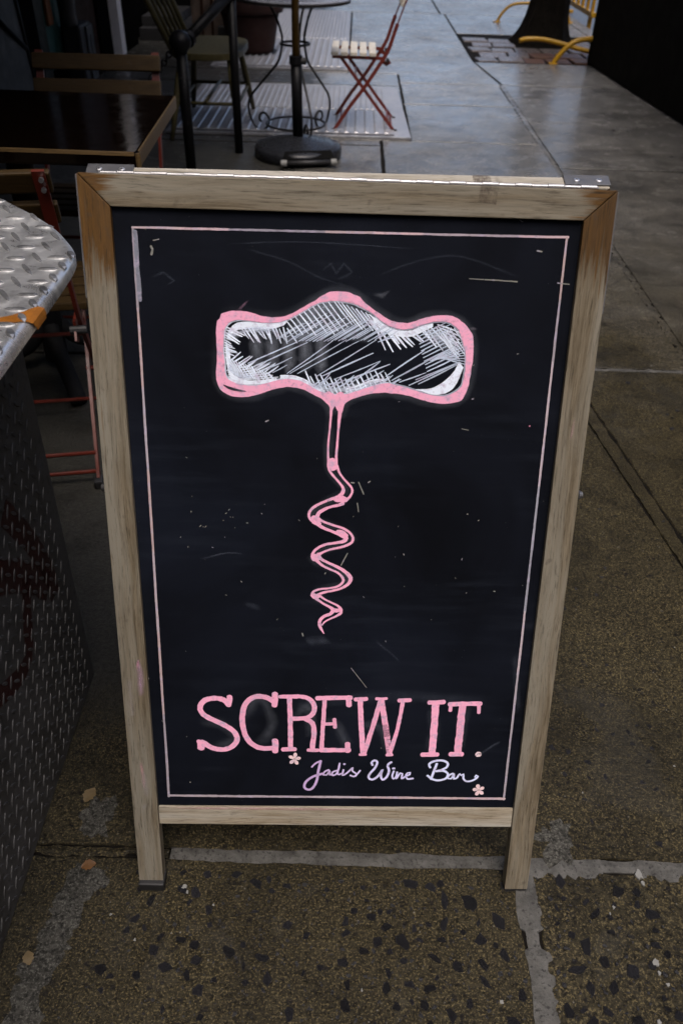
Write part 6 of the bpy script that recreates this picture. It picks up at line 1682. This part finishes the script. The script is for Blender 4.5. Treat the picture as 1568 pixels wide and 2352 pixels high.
# ================================================================ FOLDING BISTRO CHAIRS (local: +Y is forward)
def flat(P): return P
def make_chair(loc, rotz, wood, red, label):
    ch = empty('folding_chair', loc, rotz, label=label, cat='chair', group='folding bistro chairs')
    W = WM[ch.name]
    def B(gg, name, mat, parent=None, smooth=False, **kw):
        gg.v = [tuple(W @ V3(v)) for v in gg.v]
        return gg.build(name, MT[mat], parent or ch, smooth=smooth, **kw)
    strut = catmull([(0, .195, .012), (0, .10, .150), (0, .02, .250), (0, -.06, .365), (0, -.100, .425), (0, -.126, .475), (0, -.150, .55), (0, -.175, .62), (0, -.205, .70), (0, -.245, .80)], n=3)
    for s in (-1, 1):
        g = Geo(); g.bar([V3((s * .190, p.y, p.z)) for p in strut if p.z < .61], .009, .021, (1, 0, 0)); g.bar([V3((s * .186, p.y, p.z)) for p in strut if p.z > .57], .024, .007, (1, 0, 0)); o = B(g, 'back_strut', red)
        g = Geo(); g.cbox((s * .190 - .011, .178, .0005), (s * .190 + .011, .214, .022), .004); B(g, 'rubber_foot', 'rubber')
        g = Geo(); g.bar([V3((s * .172, .164, .418)), V3((s * .172, -.003, .222)), V3((s * .172, -.176, .020))], .008, .019, (1, 0, 0)); B(g, 'leg', red)
        g = Geo(); g.cbox((s * .172 - .011, -.200, .0005), (s * .172 + .011, -.162, .024), .004); B(g, 'rubber_foot', 'rubber')
        g = Geo(); g.bar([V3((s * .176, .214, .417)), V3((s * .176, -.105, .414))], .006, .018, (1, 0, 0)); B(g, 'seat_rail', red)
        g = Geo(); g.bar([V3((s * .178, -.08, .405)), V3((s * .178, -.115, .385)), V3((s * .178, -.135, .40))], .005, .022, (1, 0, 0)); B(g, 'slide_bracket', red)
        g = Geo(); g.tube([(s * .166, -.118, .408), (s * .204, -.118, .408)], .010, 10); B(g, 'pivot_knob', 'rubber')
        g = Geo(); g.tube([(s * .165, .012, .240), (s * .198, .012, .240)], .006, 8); B(g, 'rivet', 'red_dark')
        for z in (.762, .784):
            yb = -.205 - (z - .70) * .40 - .010
            g = Geo(); g.tube([(s * .190, yb + .004, z), (s * .190, yb - .004, z - .001)], .0052, 8); B(g, 'bolt', 'steel')
    for y, z, x in ((-.138, .075, .172), (.155, .068, .190), (.07, .31, .172), (-.165, .035, .172)):
        g = Geo(); g.tube([(-x, y, z), (x, y, z)], .0055, 8); B(g, 'crossbar', red)
    for i in range(5):
        y = .198 - i * .0565
        g = Geo(); g.cbox((-.205, y - .0215, .426), (.205, y + .0215, .446), .004)
        M = W @ Matrix.Translation((0, y, .436)); 
        g.v = [tuple(W @ V3(v)) for v in g.v]
        g.build('seat_slat', MT[wood], ch, M)
    for z in (.705, .773):
        y = -.205 - (z - .70) * .40 + .0145
        g = Geo()
        T = Matrix.Translation((0, y, z)) @ Matrix.Rotation(.37, 4, 'X')
        g.cbox((-.205, -.008, -.0235), (.205, .008, .0235), .004, T)
        g.v = [tuple(W @ V3(v)) for v in g.v]
        g.build('back_slat', MT[wood], ch, W @ T)
    return ch
make_chair((-.825, 2.665, 0), math.pi + .02, 'bistro_wood', 'red_paint', 'oiled wood folding chair behind the dark cafe table, only its back slats showing')
make_chair((-.835, 1.80, 0), .20, 'bistro_wood', 'red_paint', 'oiled wood and red steel folding chair between the steel stand and the sign')
make_chair((.075, 5.61, 0), math.pi / 2, 'slat_pale', 'red_dark', 'red folding chair with slats coloured pale for sky glare standing alone on the steel hatch')

# ================================================================ WINDSOR CHAIR
wc = empty('windsor_chair', (-.88, 5.5, 0), label='green-tinted wooden spindle-back chair behind the black pipe railing', cat='chair')
g = Geo()
poly = []
for k in range(28):
    a = 2 * math.pi * k / 28
    x = .215 * math.copysign(abs(math.cos(a)) ** .75, math.cos(a)); y = .345 * math.copysign(abs(math.sin(a)) ** .6, math.sin(a))
    poly.append(V3((-.875 + x, 5.5 + y, .452)))
g.prism(poly, V3((0, 0, -.036)), .006)
g.build('seat', MT['windsor'], wc, axes(V3((-.875, 5.5, .45)), V3((0, 1, 0)), V3((-1, 0, 0)), V3((0, 0, 1))))
for sx, sy in ((1, -1), (1, 1), (-1, -1), (-1, 1)):
    g = Geo(); a = V3((-.875 + sx * .14, 5.5 + sy * .24, .42)); b = V3((-.875 + sx * .205, 5.5 + sy * .395, .0))
    g.tube([a, a.lerp(b, .3), a.lerp(b, .65), b], [.014, .020, .019, .012], 10)
    g.build('leg', MT['windsor'], wc, axes(a, (b - a).normalized(), V3((0, 1, 0)), V3((1, 0, 0))) if False else None, smooth=True)
for y0 in (-1, 1):
    g = Geo(); g.tube([(-.875 - .17, 5.5 + y0 * .315, .19), (-.875 + .17, 5.5 + y0 * .315, .19)], .010, 8); g.build('stretcher', MT['windsor'], wc, smooth=True)
for x0, z in ((.175, .17), (-.175, .17), (0, .20)):
    g = Geo(); g.tube([(-.875 + x0, 5.5 - .33, z), (-.875 + x0, 5.5 + .33, z)], .010, 8); g.build('stretcher', MT['windsor'], wc, smooth=True)
for k in range(6):
    y = 5.24 + k * .105
    a = V3((-1.055, y, .448)); b = V3((-1.27, 5.5 + (y - 5.5) * 1.25, .93))
    g = Geo(); r = .016 if k in (0, 5) else .010
    g.tube([a, a.lerp(b, .5), b], [r, r * 1.15, r * .8], 8); g.build('spindle', MT['windsor'], wc, smooth=True)
g = Geo(); g.bar([(-1.27, 5.13, .935), (-1.29, 5.5, .95), (-1.27, 5.87, .935)], .06, .022, (-.3, 0, .95)); g.build('crest_rail', MT['windsor'], wc)

# ================================================================ BLACK PIPE RAILING
rl = empty('pipe_railing', (-.76, 4.7, 0), label='chipped black pipe railing with a round cast ball joint', cat='railing')
g = Geo(); g.tube([(-.866, 4.51, 0), (-.866, 4.51, .57)], .027, 14); g.build('post', MT['post'], rl, smooth=True)
g = Geo(); g.tube([(-.653, 4.885, 0), (-.654, 4.885, .78)], .024, 14); g.build('post', MT['post'], rl, smooth=True)
g = Geo(); g.lathe([(.001, -.052), (.030, -.045), (.036, -.030), (.050, -.018), (.056, .0), (.053, .020), (.040, .042), (.018, .054), (.001, .056)], (-.866, 4.51, .598), 24)
g.build('ball_joint', MT['black_metal'], rl, smooth=True)
g = Geo(); g.tube([(-.84, 4.555, .605), (-.83, 4.575, .615)], .040, 16); g.build('collar', MT['black_metal'], rl)
g = Geo(); g.tube([(-.85, 4.535, .60), (-.655, 4.885, .775)], .026, 14); g.build('rail', MT['post'], rl, smooth=True)
g = Geo(); g.lathe([(.001, -.04), (.03, -.035), (.036, 0), (.03, .03), (.001, .04)], (-.654, 4.885, .785), 18); g.build('elbow', MT['black_metal'], rl, smooth=True)
chn = empty('chain', (-1.0, 4.4, .45), label='dark hanging chain running from the ball joint towards the cafe table', cat='chain')
cp = catmull([(-.905, 4.50, .575), (-.97, 4.47, .49), (-1.06, 4.44, .42), (-1.18, 4.41, .38), (-1.32, 4.38, .37), (-1.46, 4.36, .39)], n=5)
for i in range(len(cp) - 1):
    a, b = cp[i], cp[i + 1]; d = (b - a).normalized(); c = (a + b) / 2
    s = d.cross(V3((0, 0, 1))).normalized()
    if i % 2: s = d.cross(s).normalized()
    L = (b - a).length * .72
    ring = [c + d * (L * math.cos(t)) + s * (.013 * math.sin(t)) for t in [2 * math.pi * k / 12 for k in range(12)]]
    g = Geo(); g.tube(ring, .0045, 6, closed=True); g.build('link', MT['black_metal'], chn, smooth=True)

# ================================================================ UMBRELLA
um = empty('patio_umbrella', (-.31, 4.85, 0), label='patio umbrella stand with round black base and wooden pole', cat='umbrella')
g = Geo(); g.lathe([(.235, .0), (.247, .012), (.247, .048), (.238, .062), (.20, .070), (.12, .088), (.05, .104), (.036, .108), (.001, .108)], (-.31, 4.85, 0), 48)
o = g.build('base', MT['cast_black'], um, smooth=True)
g = Geo(); g.tube([(-.31, 4.85, .10), (-.318, 4.85, .50)], .030, 18); g.build('socket_tube', MT['black_metal'], um, smooth=True)
g = Geo(); g.tube([(-.318, 4.85, .465), (-.318, 4.85, .505)], .036, 18); g.build('collar', MT['black_metal'], um)
g = Geo(); g.tube([(-.29, 4.845, .482), (-.262, 4.84, .482)], .017, 12); g.build('clamp_knob', MT['rubber'], um)
g = Geo(); g.tube([(-.318, 4.85, .495), (-.325, 4.85, 2.35)], .020, 16)
g.build('pole', MT['pole_wood'], um, axes(V3((-.318, 4.85, 1)), V3((0, 0, 1)), V3((0, 1, 0)), V3((-1, 0, 0))), smooth=True)
g = Geo(); pr = [(.045, .0), (.095, .12), (.105, .4), (.085, .8), (.05, 1.08), (.012, 1.12)]
g.lathe(pr, (-.325, 4.85, 1.28), 20)
g.v = [(x + .012 * math.sin(9 * math.atan2(y - 4.85, x + .325)) * (x + .325) / .1, y + .012 * math.sin(9 * math.atan2(y - 4.85, x + .325)) * (y - 4.85) / .1, z) for x, y, z in g.v]
g.build('folded_canopy', MT['umbrella_cloth'], um, smooth=True)
# roller handle at the front of the base
g = Geo(); a, b = V3((-.388, 4.572, .030)), V3((-.086, 4.632, .030))
d = (b - a).normalized()
g.tube([a + d * .03, b - d * .03], .013, 12); rb = g.build('roller_bar', MT['rubber'], um, smooth=True)
for p, q in ((a, a + d * .032), (b - d * .032, b)):
    g = Geo(); g.tube([p, q], .0175, 12); g.build('roller_cap', MT['white_paint'], um)
g = Geo(); s = V3((-d.y, d.x, 0))
g.prism([a + d * .01 + s * .008 + V3((0, 0, .016)), b - d * .01 + s * .008 + V3((0, 0, .016)), b - d * .02 + s * .07 + V3((0, 0, .045)), a + d * .03 + s * .06 + V3((0, 0, .045))], V3((0, 0, -.006)))
g.build('roller_flap', MT['facade'], um)

# ================================================================ WROUGHT IRON BISTRO TABLE
bt = empty('bistro_table', (-.35, 5.28, 0), label='round grey bistro table on scrolled wrought iron legs', cat='table')
c = (-.35, 5.28, 0)
g = Geo(); g.lathe([(.001, .712), (.30, .712), (.312, .716), (.312, .727), (.302, .733), (.001, .733)], c, 56); g.build('tabletop', MT['table_grey'], bt)
g = Geo(); g.lathe([(.306, .708), (.316, .710), (.316, .722), (.308, .724)], c, 56, cap=False); g.build('rim_band', MT['iron'], bt)
legp = [(.235, .712), (.20, .703), (.165, .685), (.12, .625), (.088, .550), (.083, .50), (.108, .405), (.175, .33), (.25, .255), (.305, .195), (.322, .14), (.312, .085), (.285, .035), (.24, .012), (.205, .025), (.183, .06), (.187, .092), (.212, .112), (.24, .105), (.25, .078), (.235, .06)]
for ang in (158, 290, 52):
    a = R(ang); d = V3((math.cos(a), math.sin(a), 0))
    g = Geo(); g.tube([V3(c) + d * p.x + V3((0, 0, p.z)) for p in catmull([V3((r, 0, z)) for r, z in legp], n=4)], .0072, 8)
    g.build('scroll_leg', MT['iron'], bt, smooth=True)
for rr, z in ((.178, .075), (.083, .50)):
    g = Geo(); g.tube([(c[0] + rr * math.cos(2 * math.pi * k / 36), c[1] + rr * math.sin(2 * math.pi * k / 36), z) for k in range(36)], .0068, 8, closed=True)
    g.build('leg_ring', MT['iron'], bt, smooth=True)

# ================================================================ TERRACOTTA POT
pot = empty('flower_pot', (-.93, 8.12, 0), label='large dark red terracotta pot standing behind the bistro table', cat='flower pot')
g = Geo(); g.lathe([(.001, .02), (.195, .02), (.205, .05), (.245, .28), (.258, .33)], (-.93, 8.15, 0), 40); g.build('pot_body', MT['terracotta'], pot, smooth=True)
g = Geo(); g.lathe([(.258, .325), (.287, .330), (.292, .355), (.292, .415), (.282, .425), (.255, .425), (.245, .36)], (-.93, 8.15, 0), 40, cap=False); g.build('rim', MT['terracotta'], pot, smooth=True)
g = Geo(); g.lathe([(.001, .37), (.246, .37)], (-.93, 8.15, 0), 30, cap=False); g.build('soil', MT['dirt'], pot)
g = Geo(); g.lathe([(.001, 0), (.235, 0), (.245, .022), (.001, .022)], (-.93, 8.15, .0), 30); g.build('saucer', MT['rubber'], pot)
rp_ = random.Random(3)
g = Geo()
for i in range(420):
    th, rr, z = rp_.uniform(0, 6.28), .32 * rp_.random() ** .5, .42 + rp_.random() * .75
    p = V3((-.93 + rr * math.cos(th), 8.15 + rr * math.sin(th), z)); d = V3((rp_.gauss(0, 1), rp_.gauss(0, 1), rp_.gauss(0, .6))).normalized(); s = d.cross(V3((.2, .3, .9))).normalized()
    g.add([p, p + d * .05 + s * .018, p + d * .10, p + d * .05 - s * .018], [(0, 1, 2, 3)])
g.build('foliage', MT['tree_leaf'], pot, kind='stuff')

# ================================================================ STEEL CELLAR HATCHES
def hatch(x0, x1, y0, y1, ysplit, pitch, rib_w, label, border=.09):
    h = empty('cellar_hatch', ((x0 + x1) / 2, (y0 + y1) / 2, 0), label=label, cat='hatch', group='steel cellar hatches in the pavement')
    g = Geo(); rad = .09
    poly = [V3((x0, y0, .016)), V3((x1 + .012, y0, .016))]
    for k in range(6):
        a = k / 5 * math.pi / 2
        poly.append(V3((x1 - .02 - rad + rad * math.cos(a), y1 - rad + rad * math.sin(a), .016)))
    poly.append(V3((x0, y1, .016)))
    g.prism(poly, V3((0, 0, -.0145)), .003); g.build('hatch_frame', MT['hatch'], h)
    for ya, yb, p, zt in ((y0 + .05, ysplit - .008, pitch, .021), (ysplit + .008, y1 - .10, pitch * .62, .020)):
        g = Geo(); g.box((x0 + .03, ya, .0165), (x1 - border, yb, zt)); lf = g.build('hatch_leaf', MT['hatch'], h)
        g = Geo(); x = x0 + .04
        while x < x1 - border - .02:
            w = rib_w * (p / pitch)
            g.add([(x, ya + .01, zt - .001), (x + w * .3, ya + .014, zt + .004), (x + w * .7, ya + .014, zt + .004), (x + w, ya + .01, zt - .001), (x, yb - .01, zt - .001), (x + w * .3, yb - .014, zt + .004), (x + w * .7, yb - .014, zt + .004), (x + w, yb - .01, zt - .001)],
                  [(0, 1, 5, 4), (1, 2, 6, 5), (2, 3, 7, 6), (0, 3, 2, 1), (4, 5, 6, 7)])
            x += p
        g.build('ribs', MT['hatch'], lf, kind='stuff')
    g = Geo(); g.box((x0 + .03, y0 + .028, .0158), (x1 - border, y0 + .043, .0175)); g.build('slot', MT['rubber'], h)
    return h
hatch(-1.15, .345, 5.27, 6.80, 5.96, .062, .030, 'ribbed steel cellar hatch under the red chair')
hatch(-1.2, -.06, 7.45, 11.2, 8.98, .056, .030, 'long ribbed steel cellar hatch beside the terracotta pot', .03)

# ================================================================ TREE, GUARD RAILS, BARRIER
tr = empty('street_tree', (1.86, 9.3, 0), label='dark street tree trunk in a stone-paved pit', cat='tree')
g = Geo()
rings = 26; n = 26; vs = []; fs = []
for i in range(rings):
    z = -.03 + 4.6 * (i / (rings - 1)) ** 1.8
    rad = .165 + .14 * math.exp(-z * 5.0) - .012 * z
    cx0 = 1.86 + .055 * (1 - math.exp(-z * 2)) + .01 * math.sin(z * 2)
    for k in range(n):
        a = 2 * math.pi * k / n
        q = rad * (1 + .10 * math.sin(a * 5 + 1) * math.exp(-z * 3) + .16 * mnoise.noise(V3((math.cos(a) * 2, math.sin(a) * 2, z * 1.5))) + .07 * mnoise.noise(V3((math.cos(a) * 7, math.sin(a) * 7, z * 3))))
        vs.append((cx0 + q * math.cos(a), 9.30 + q * math.sin(a), z))
for i in range(rings - 1):
    for k in range(n):
        fs.append((i * n + k, i * n + (k + 1) % n, (i + 1) * n + (k + 1) % n, (i + 1) * n + k))
g.add(vs, fs); g.build('trunk', MT['bark'], tr, smooth=True)
rt = random.Random(5)
ends = []
for k in range(6):
    a = k * 1.05 + .3; p0 = V3((1.91, 9.3, 3.3 + .22 * k)); d = V3((math.cos(a), math.sin(a), .9))
    pts = [p0, p0 + d * .6, p0 + d * 1.2 + V3((0, 0, .2)), p0 + d * 1.9 + V3((0, 0, .6))]
    g = Geo(); g.tube(catmull(pts, n=3), [.08 - .0065 * j for j in range(10)], 8); g.build('limb', MT['bark'], tr, smooth=True)
    ends += pts[1:]
g = Geo()
for i in range(2600):
    c0 = rt.choice(ends); p = c0 + V3((rt.gauss(0, .5), rt.gauss(0, .5), rt.gauss(.1, .35)))
    if p.z < 3.4: continue
    d = V3((rt.gauss(0, 1), rt.gauss(0, 1), rt.gauss(0, .5))).normalized(); s = d.cross(V3((.1, .2, 1))).normalized()
    g.add([p, p + d * .06 + s * .035, p + d * .13, p + d * .06 - s * .035], [(0, 1, 2, 3)])
g.build('crown', MT['tree_leaf'], tr, kind='stuff')

def hoop(pts, r, label, sub=5):
    c0 = pts[0]
    e = empty('guard_hoop', (c0[0], c0[1], 0), label=label, cat='guard rail', group='yellow hoop rails around the tree pit')
    g = Geo(); g.tube(catmull(pts, n=sub), r, 12); g.build('hoop', MT['yellow_paint'], e, smooth=True)
    for p in (pts[0], pts[-1]):
        if p[2] < .02:
            g = Geo(); g.lathe([(.045, 0), (.045, .008), (.03, .012)], (p[0], p[1], .0), 12); g.build('foot_plate', MT['yellow_paint'], e)
hoop([(1.614, 10.73, 0), (1.665, 10.73, .09), (1.75, 10.73, .165), (1.88, 10.74, .19), (2.15, 10.78, .185), (2.35, 10.81, .16), (2.43, 10.83, .09), (2.47, 10.84, 0)], .016, 'low yellow hoop rail behind the tree trunk')
hoop([(1.765, 8.10, 0), (1.82, 8.10, .085), (1.90, 8.105, .160), (2.0, 8.11, .195), (2.2, 8.12, .205), (2.36, 8.13, .20)], .022, 'yellow hoop rail with its leg planted in front of the tree')
hoop([(1.53, 8.60, .105), (1.60, 8.62, .118), (1.75, 8.58, .122), (1.92, 8.50, .100), (2.08, 8.40, .075), (2.35, 8.25, .05)], .021, 'bent yellow rail with a cut end lying in front of the trunk')

br = empty('picket_barrier', (2.75, 11.7, 0), label='yellow picket barrier standing at the kerb behind the tree', cat='barrier')
def bpt(t, z): return V3((2.74 + .02 * t, 10.85 + 2.4 * t, -.02 + z))
for z in (.10, .98):
    g = Geo(); g.bar([bpt(0, z), bpt(1, z)], .05, .05, (1, 0, 0)); g.build('rail', MT['yellow_paint'], br)
for k in range(9):
    t = (k + .4) / 9
    g = Geo(); g.bar([bpt(t, .10), bpt(t, 1.0)], .03, .05, (1, 0, 0)); g.build('picket', MT['yellow_paint'], br)
for t in (.06, .94):
    g = Geo(); p = bpt(t, 0); g.box((p.x - .25, p.y - .03, -.134), (p.x + .25, p.y + .03, -.10)); g.build('foot', MT['yellow_paint'], br)
    g = Geo(); g.box((p.x - .02, p.y - .021, -.10), (p.x + .02, p.y + .021, .08)); g.build('foot_post', MT['yellow_paint'], br)

# ================================================================ BLACK OUTDOOR SHED (right)
sh = empty('dining_shed', (3.0, 4.5, 0), label='tall black-stained plywood shed wall along the kerb on the right', cat='shed')
def shx(y): return 2.075 + (8.08 - y) * .0655
ys = [8.08, 6.86, 5.64, 4.42, 3.20, 1.98, .76]
for i in range(len(ys) - 1):
    ya, yb = ys[i] - .004, ys[i + 1] + .004
    g = Geo(); g.prism([V3((shx(ya), ya, .012)), V3((shx(yb), yb, .012)), V3((shx(yb), yb, 2.3)), V3((shx(ya), ya, 2.3))], V3((.03, 0, 0)), .003)
    g.build('wall_panel', MT['shed'], sh)
g = Geo(); g.box((2.075, 8.084, .0), (2.14, 8.15, 2.3)); g.build('corner_post', MT['shed'], sh)
g = Geo(); g.box((2.145, 8.09, .012), (4.4, 8.12, 2.3)); g.build('end_wall', MT['shed'], sh)
g = Geo(); g.box((1.98, .6, 2.303), (4.5, 8.25, 2.37)); g.build('roof', MT['shed'], sh)

# ================================================================ RESTAURANT FRONT (left)
rf = empty('restaurant_front', (-2.2, 5.5, 0), label='dark restaurant shopfront with doorways, a stone pier and an added unseen canvas shade', cat='building')
def panel(name, mat, y0, y1, z0, z1_, x0=-2.08, x1=-2.05, parent=None, b=.003):
    g = Geo(); g.cbox((x0, y0, z0), (x1, y1, z1_), b); return g.build(name, MT[mat], parent or rf)
panel('wall', 'facade', -3.0, 9.9, 0, 13, -2.4, -2.10, None, .0)
panel('kick_panel', 'black_green', 5.86, 6.05, 0, 2.3, -2.098, -2.04)
panel('door_post', 'facade', 5.62, 5.86, 0, 2.4, -2.098, -2.03)
panel('teal_panel', 'teal', 6.07, 6.40, .18, 1.2)
panel('orange_trim', 'orange', 6.10, 6.20, .44, 1.2, -2.0485, -2.03)
dr = panel('door', 'brown_door', 6.60, 7.28, .02, 2.2)
panel('door_handle', 'grey_plate', 7.16, 7.19, .95, 1.15, -2.0475, -2.02, dr)
panel('door_post', 'facade', 7.30, 7.52, 0, 2.4, -2.098, -2.03)
for k in range(5):
    panel('shutter', 'facade', 2.9 + k * .54, 3.42 + k * .54, .15, 2.3, -2.098, -2.06)
panel('pale_jamb', 'pale_jamb', 7.88, 8.02, 0, 2.4, -2.098, -2.02)
panel('door_post', 'facade', 8.06, 8.5, 0, 2.4, -2.098, -2.02)
panel('door_step', 'grey_panel', 8.7, 9.7, 0.002, .10, -2.05, -1.55)
panel('door_step', 'grey_panel', 8.85, 9.7, .102, .18, -2.05, -1.72)
g = Geo(); g.cbox((-1.52, 8.56, .0), (-1.17, 8.95, .72), .02); g.build('pilaster', MT['pilaster'], rf)
g = Geo(); g.cbox((-1.52, 8.56, .722), (-1.17, 8.95, 3.2), .01); g.build('pier', MT['facade'], rf)
g = Geo(); g.cbox((-1.28, 8.50, .0), (-1.10, 8.62, .16), .02); g.build('pilaster_base', MT['grey_panel'], rf)
for x in (-1.42, -1.33):
    g = Geo(); g.tube([(x, 8.545, .02), (x + .01, 8.545, .70)], .012, 8); g.build('drain_pipe', MT['brown_door'], rf)
g = Geo(); g.prism([V3((-2.1, 1.35, 2.85)), V3((-.48, 1.35, 2.35)), V3((-.48, 7.5, 2.35)), V3((-2.1, 7.5, 2.85))], V3((0, 0, -.02))); aw = g.build('added_awning', MT['fabric_dark'], rf)  # unseen canopy added to shade the left side
g = Geo(); g.prism([V3((-.48, 1.35, 2.349)), V3((-.48, 1.35, 1.98)), V3((-.48, 7.5, 1.98)), V3((-.48, 7.5, 2.349))], V3((-.01, 0, 0))); g.build('added_valance', MT['fabric_dark'], aw)
nb = empty('added_sky_block_building', (-4, 20, 0), label='added unseen black building beyond the pilaster, blocking sky from reflections', cat='building')  # added to keep sky out of the tabletop and hatch reflections
g = Geo(); g.box((-9, 9.95, 0), (-1.25, 40, 14)); g.build('wall', MT['facade'], nb)
g = Geo(); g.prism([V3((-2.1, 1.352, 2.849)), V3((-.48, 1.352, 2.349)), V3((-.48, 1.352, 1.98)), V3((-2.1, 1.352, 1.98))], V3((0, .01, 0))); g.build('added_end_flap', MT['fabric_dark'], aw)  # added to stop sky light from behind the camera
# grey folded board leaning by the doorway
fb = empty('folded_table', (-2.0, 5.3, 0), label='grey folded table with dark crossed legs leaning by the doorway', cat='table')
g = Geo(); g.prism([V3((-2.00, 4.95, .02)), V3((-1.97, 5.50, .02)), V3((-2.035, 5.52, .95)), V3((-2.035, 4.95, .95))], V3((-.02, 0, 0)), .004); g.build('tabletop', MT['grey_panel'], fb)
for a, b in (((4.98, .72), (5.50, .40)), ((4.98, .10), (5.50, .16)), ((5.50, .02), (5.52, .95))):
    g = Geo()
    def q(y, z): return V3((-1.972 - .06 * z / .95, y, z))
    g.tube([q(*a), q(*b)], .014, 8); g.build('folding_leg', MT['black_metal'], fb, smooth=True)
# grey hand-pump unit between the teal panel and the door
ut = empty('utility_box', (-1.98, 6.5, 0), label='grey upright box with dark oval opening beside the teal panel', cat='box')
g = Geo(); g.cbox((-2.03, 6.33, .004), (-1.90, 6.60, .42), .02); g.build('body', MT['grey_panel'], ut)
g = Geo(); g.cbox((-1.897, 6.44, .06), (-1.888, 6.60, .40), .01); fp = g.build('face_plate', MT['grey_device'], ut)
g = Geo(); g.lathe([(.001, 0), (.045, 0), (.045, .004), (.001, .004)], (0, 0, 0), 18)
g.v = [(-1.888 + z, 6.53 + x * .75, .28 + y * 1.4) for x, y, z in g.v]; g.build('oval_opening', MT['rubber'], fp)
g = Geo(); g.tube(catmull([(-1.965, 6.36, .42), (-1.965, 6.34, .50), (-1.955, 6.35, .62), (-1.95, 6.40, .68)], n=4), .05, 12); g.build('spout', MT['grey_device'], ut, smooth=True)

# ================================================================ STREET SURROUNDINGS (out of view, added to block sky light)
def block(name, p0, p1, label):
    e = empty(name, ((p0[0] + p1[0]) / 2, (p0[1] + p1[1]) / 2, 0), label=label, cat='building')
    g = Geo(); g.box(p0, p1); g.build('wall', MT['brick'], e)
    return e
block('added_street_building', (15, -45, -.13), (26, 16, 15), 'long unseen brick building across the road, added to block sky light')
block('added_street_building', (-12, -34, 0), (8, -11, 10), 'unseen brick building behind the viewer, added to block sky light')
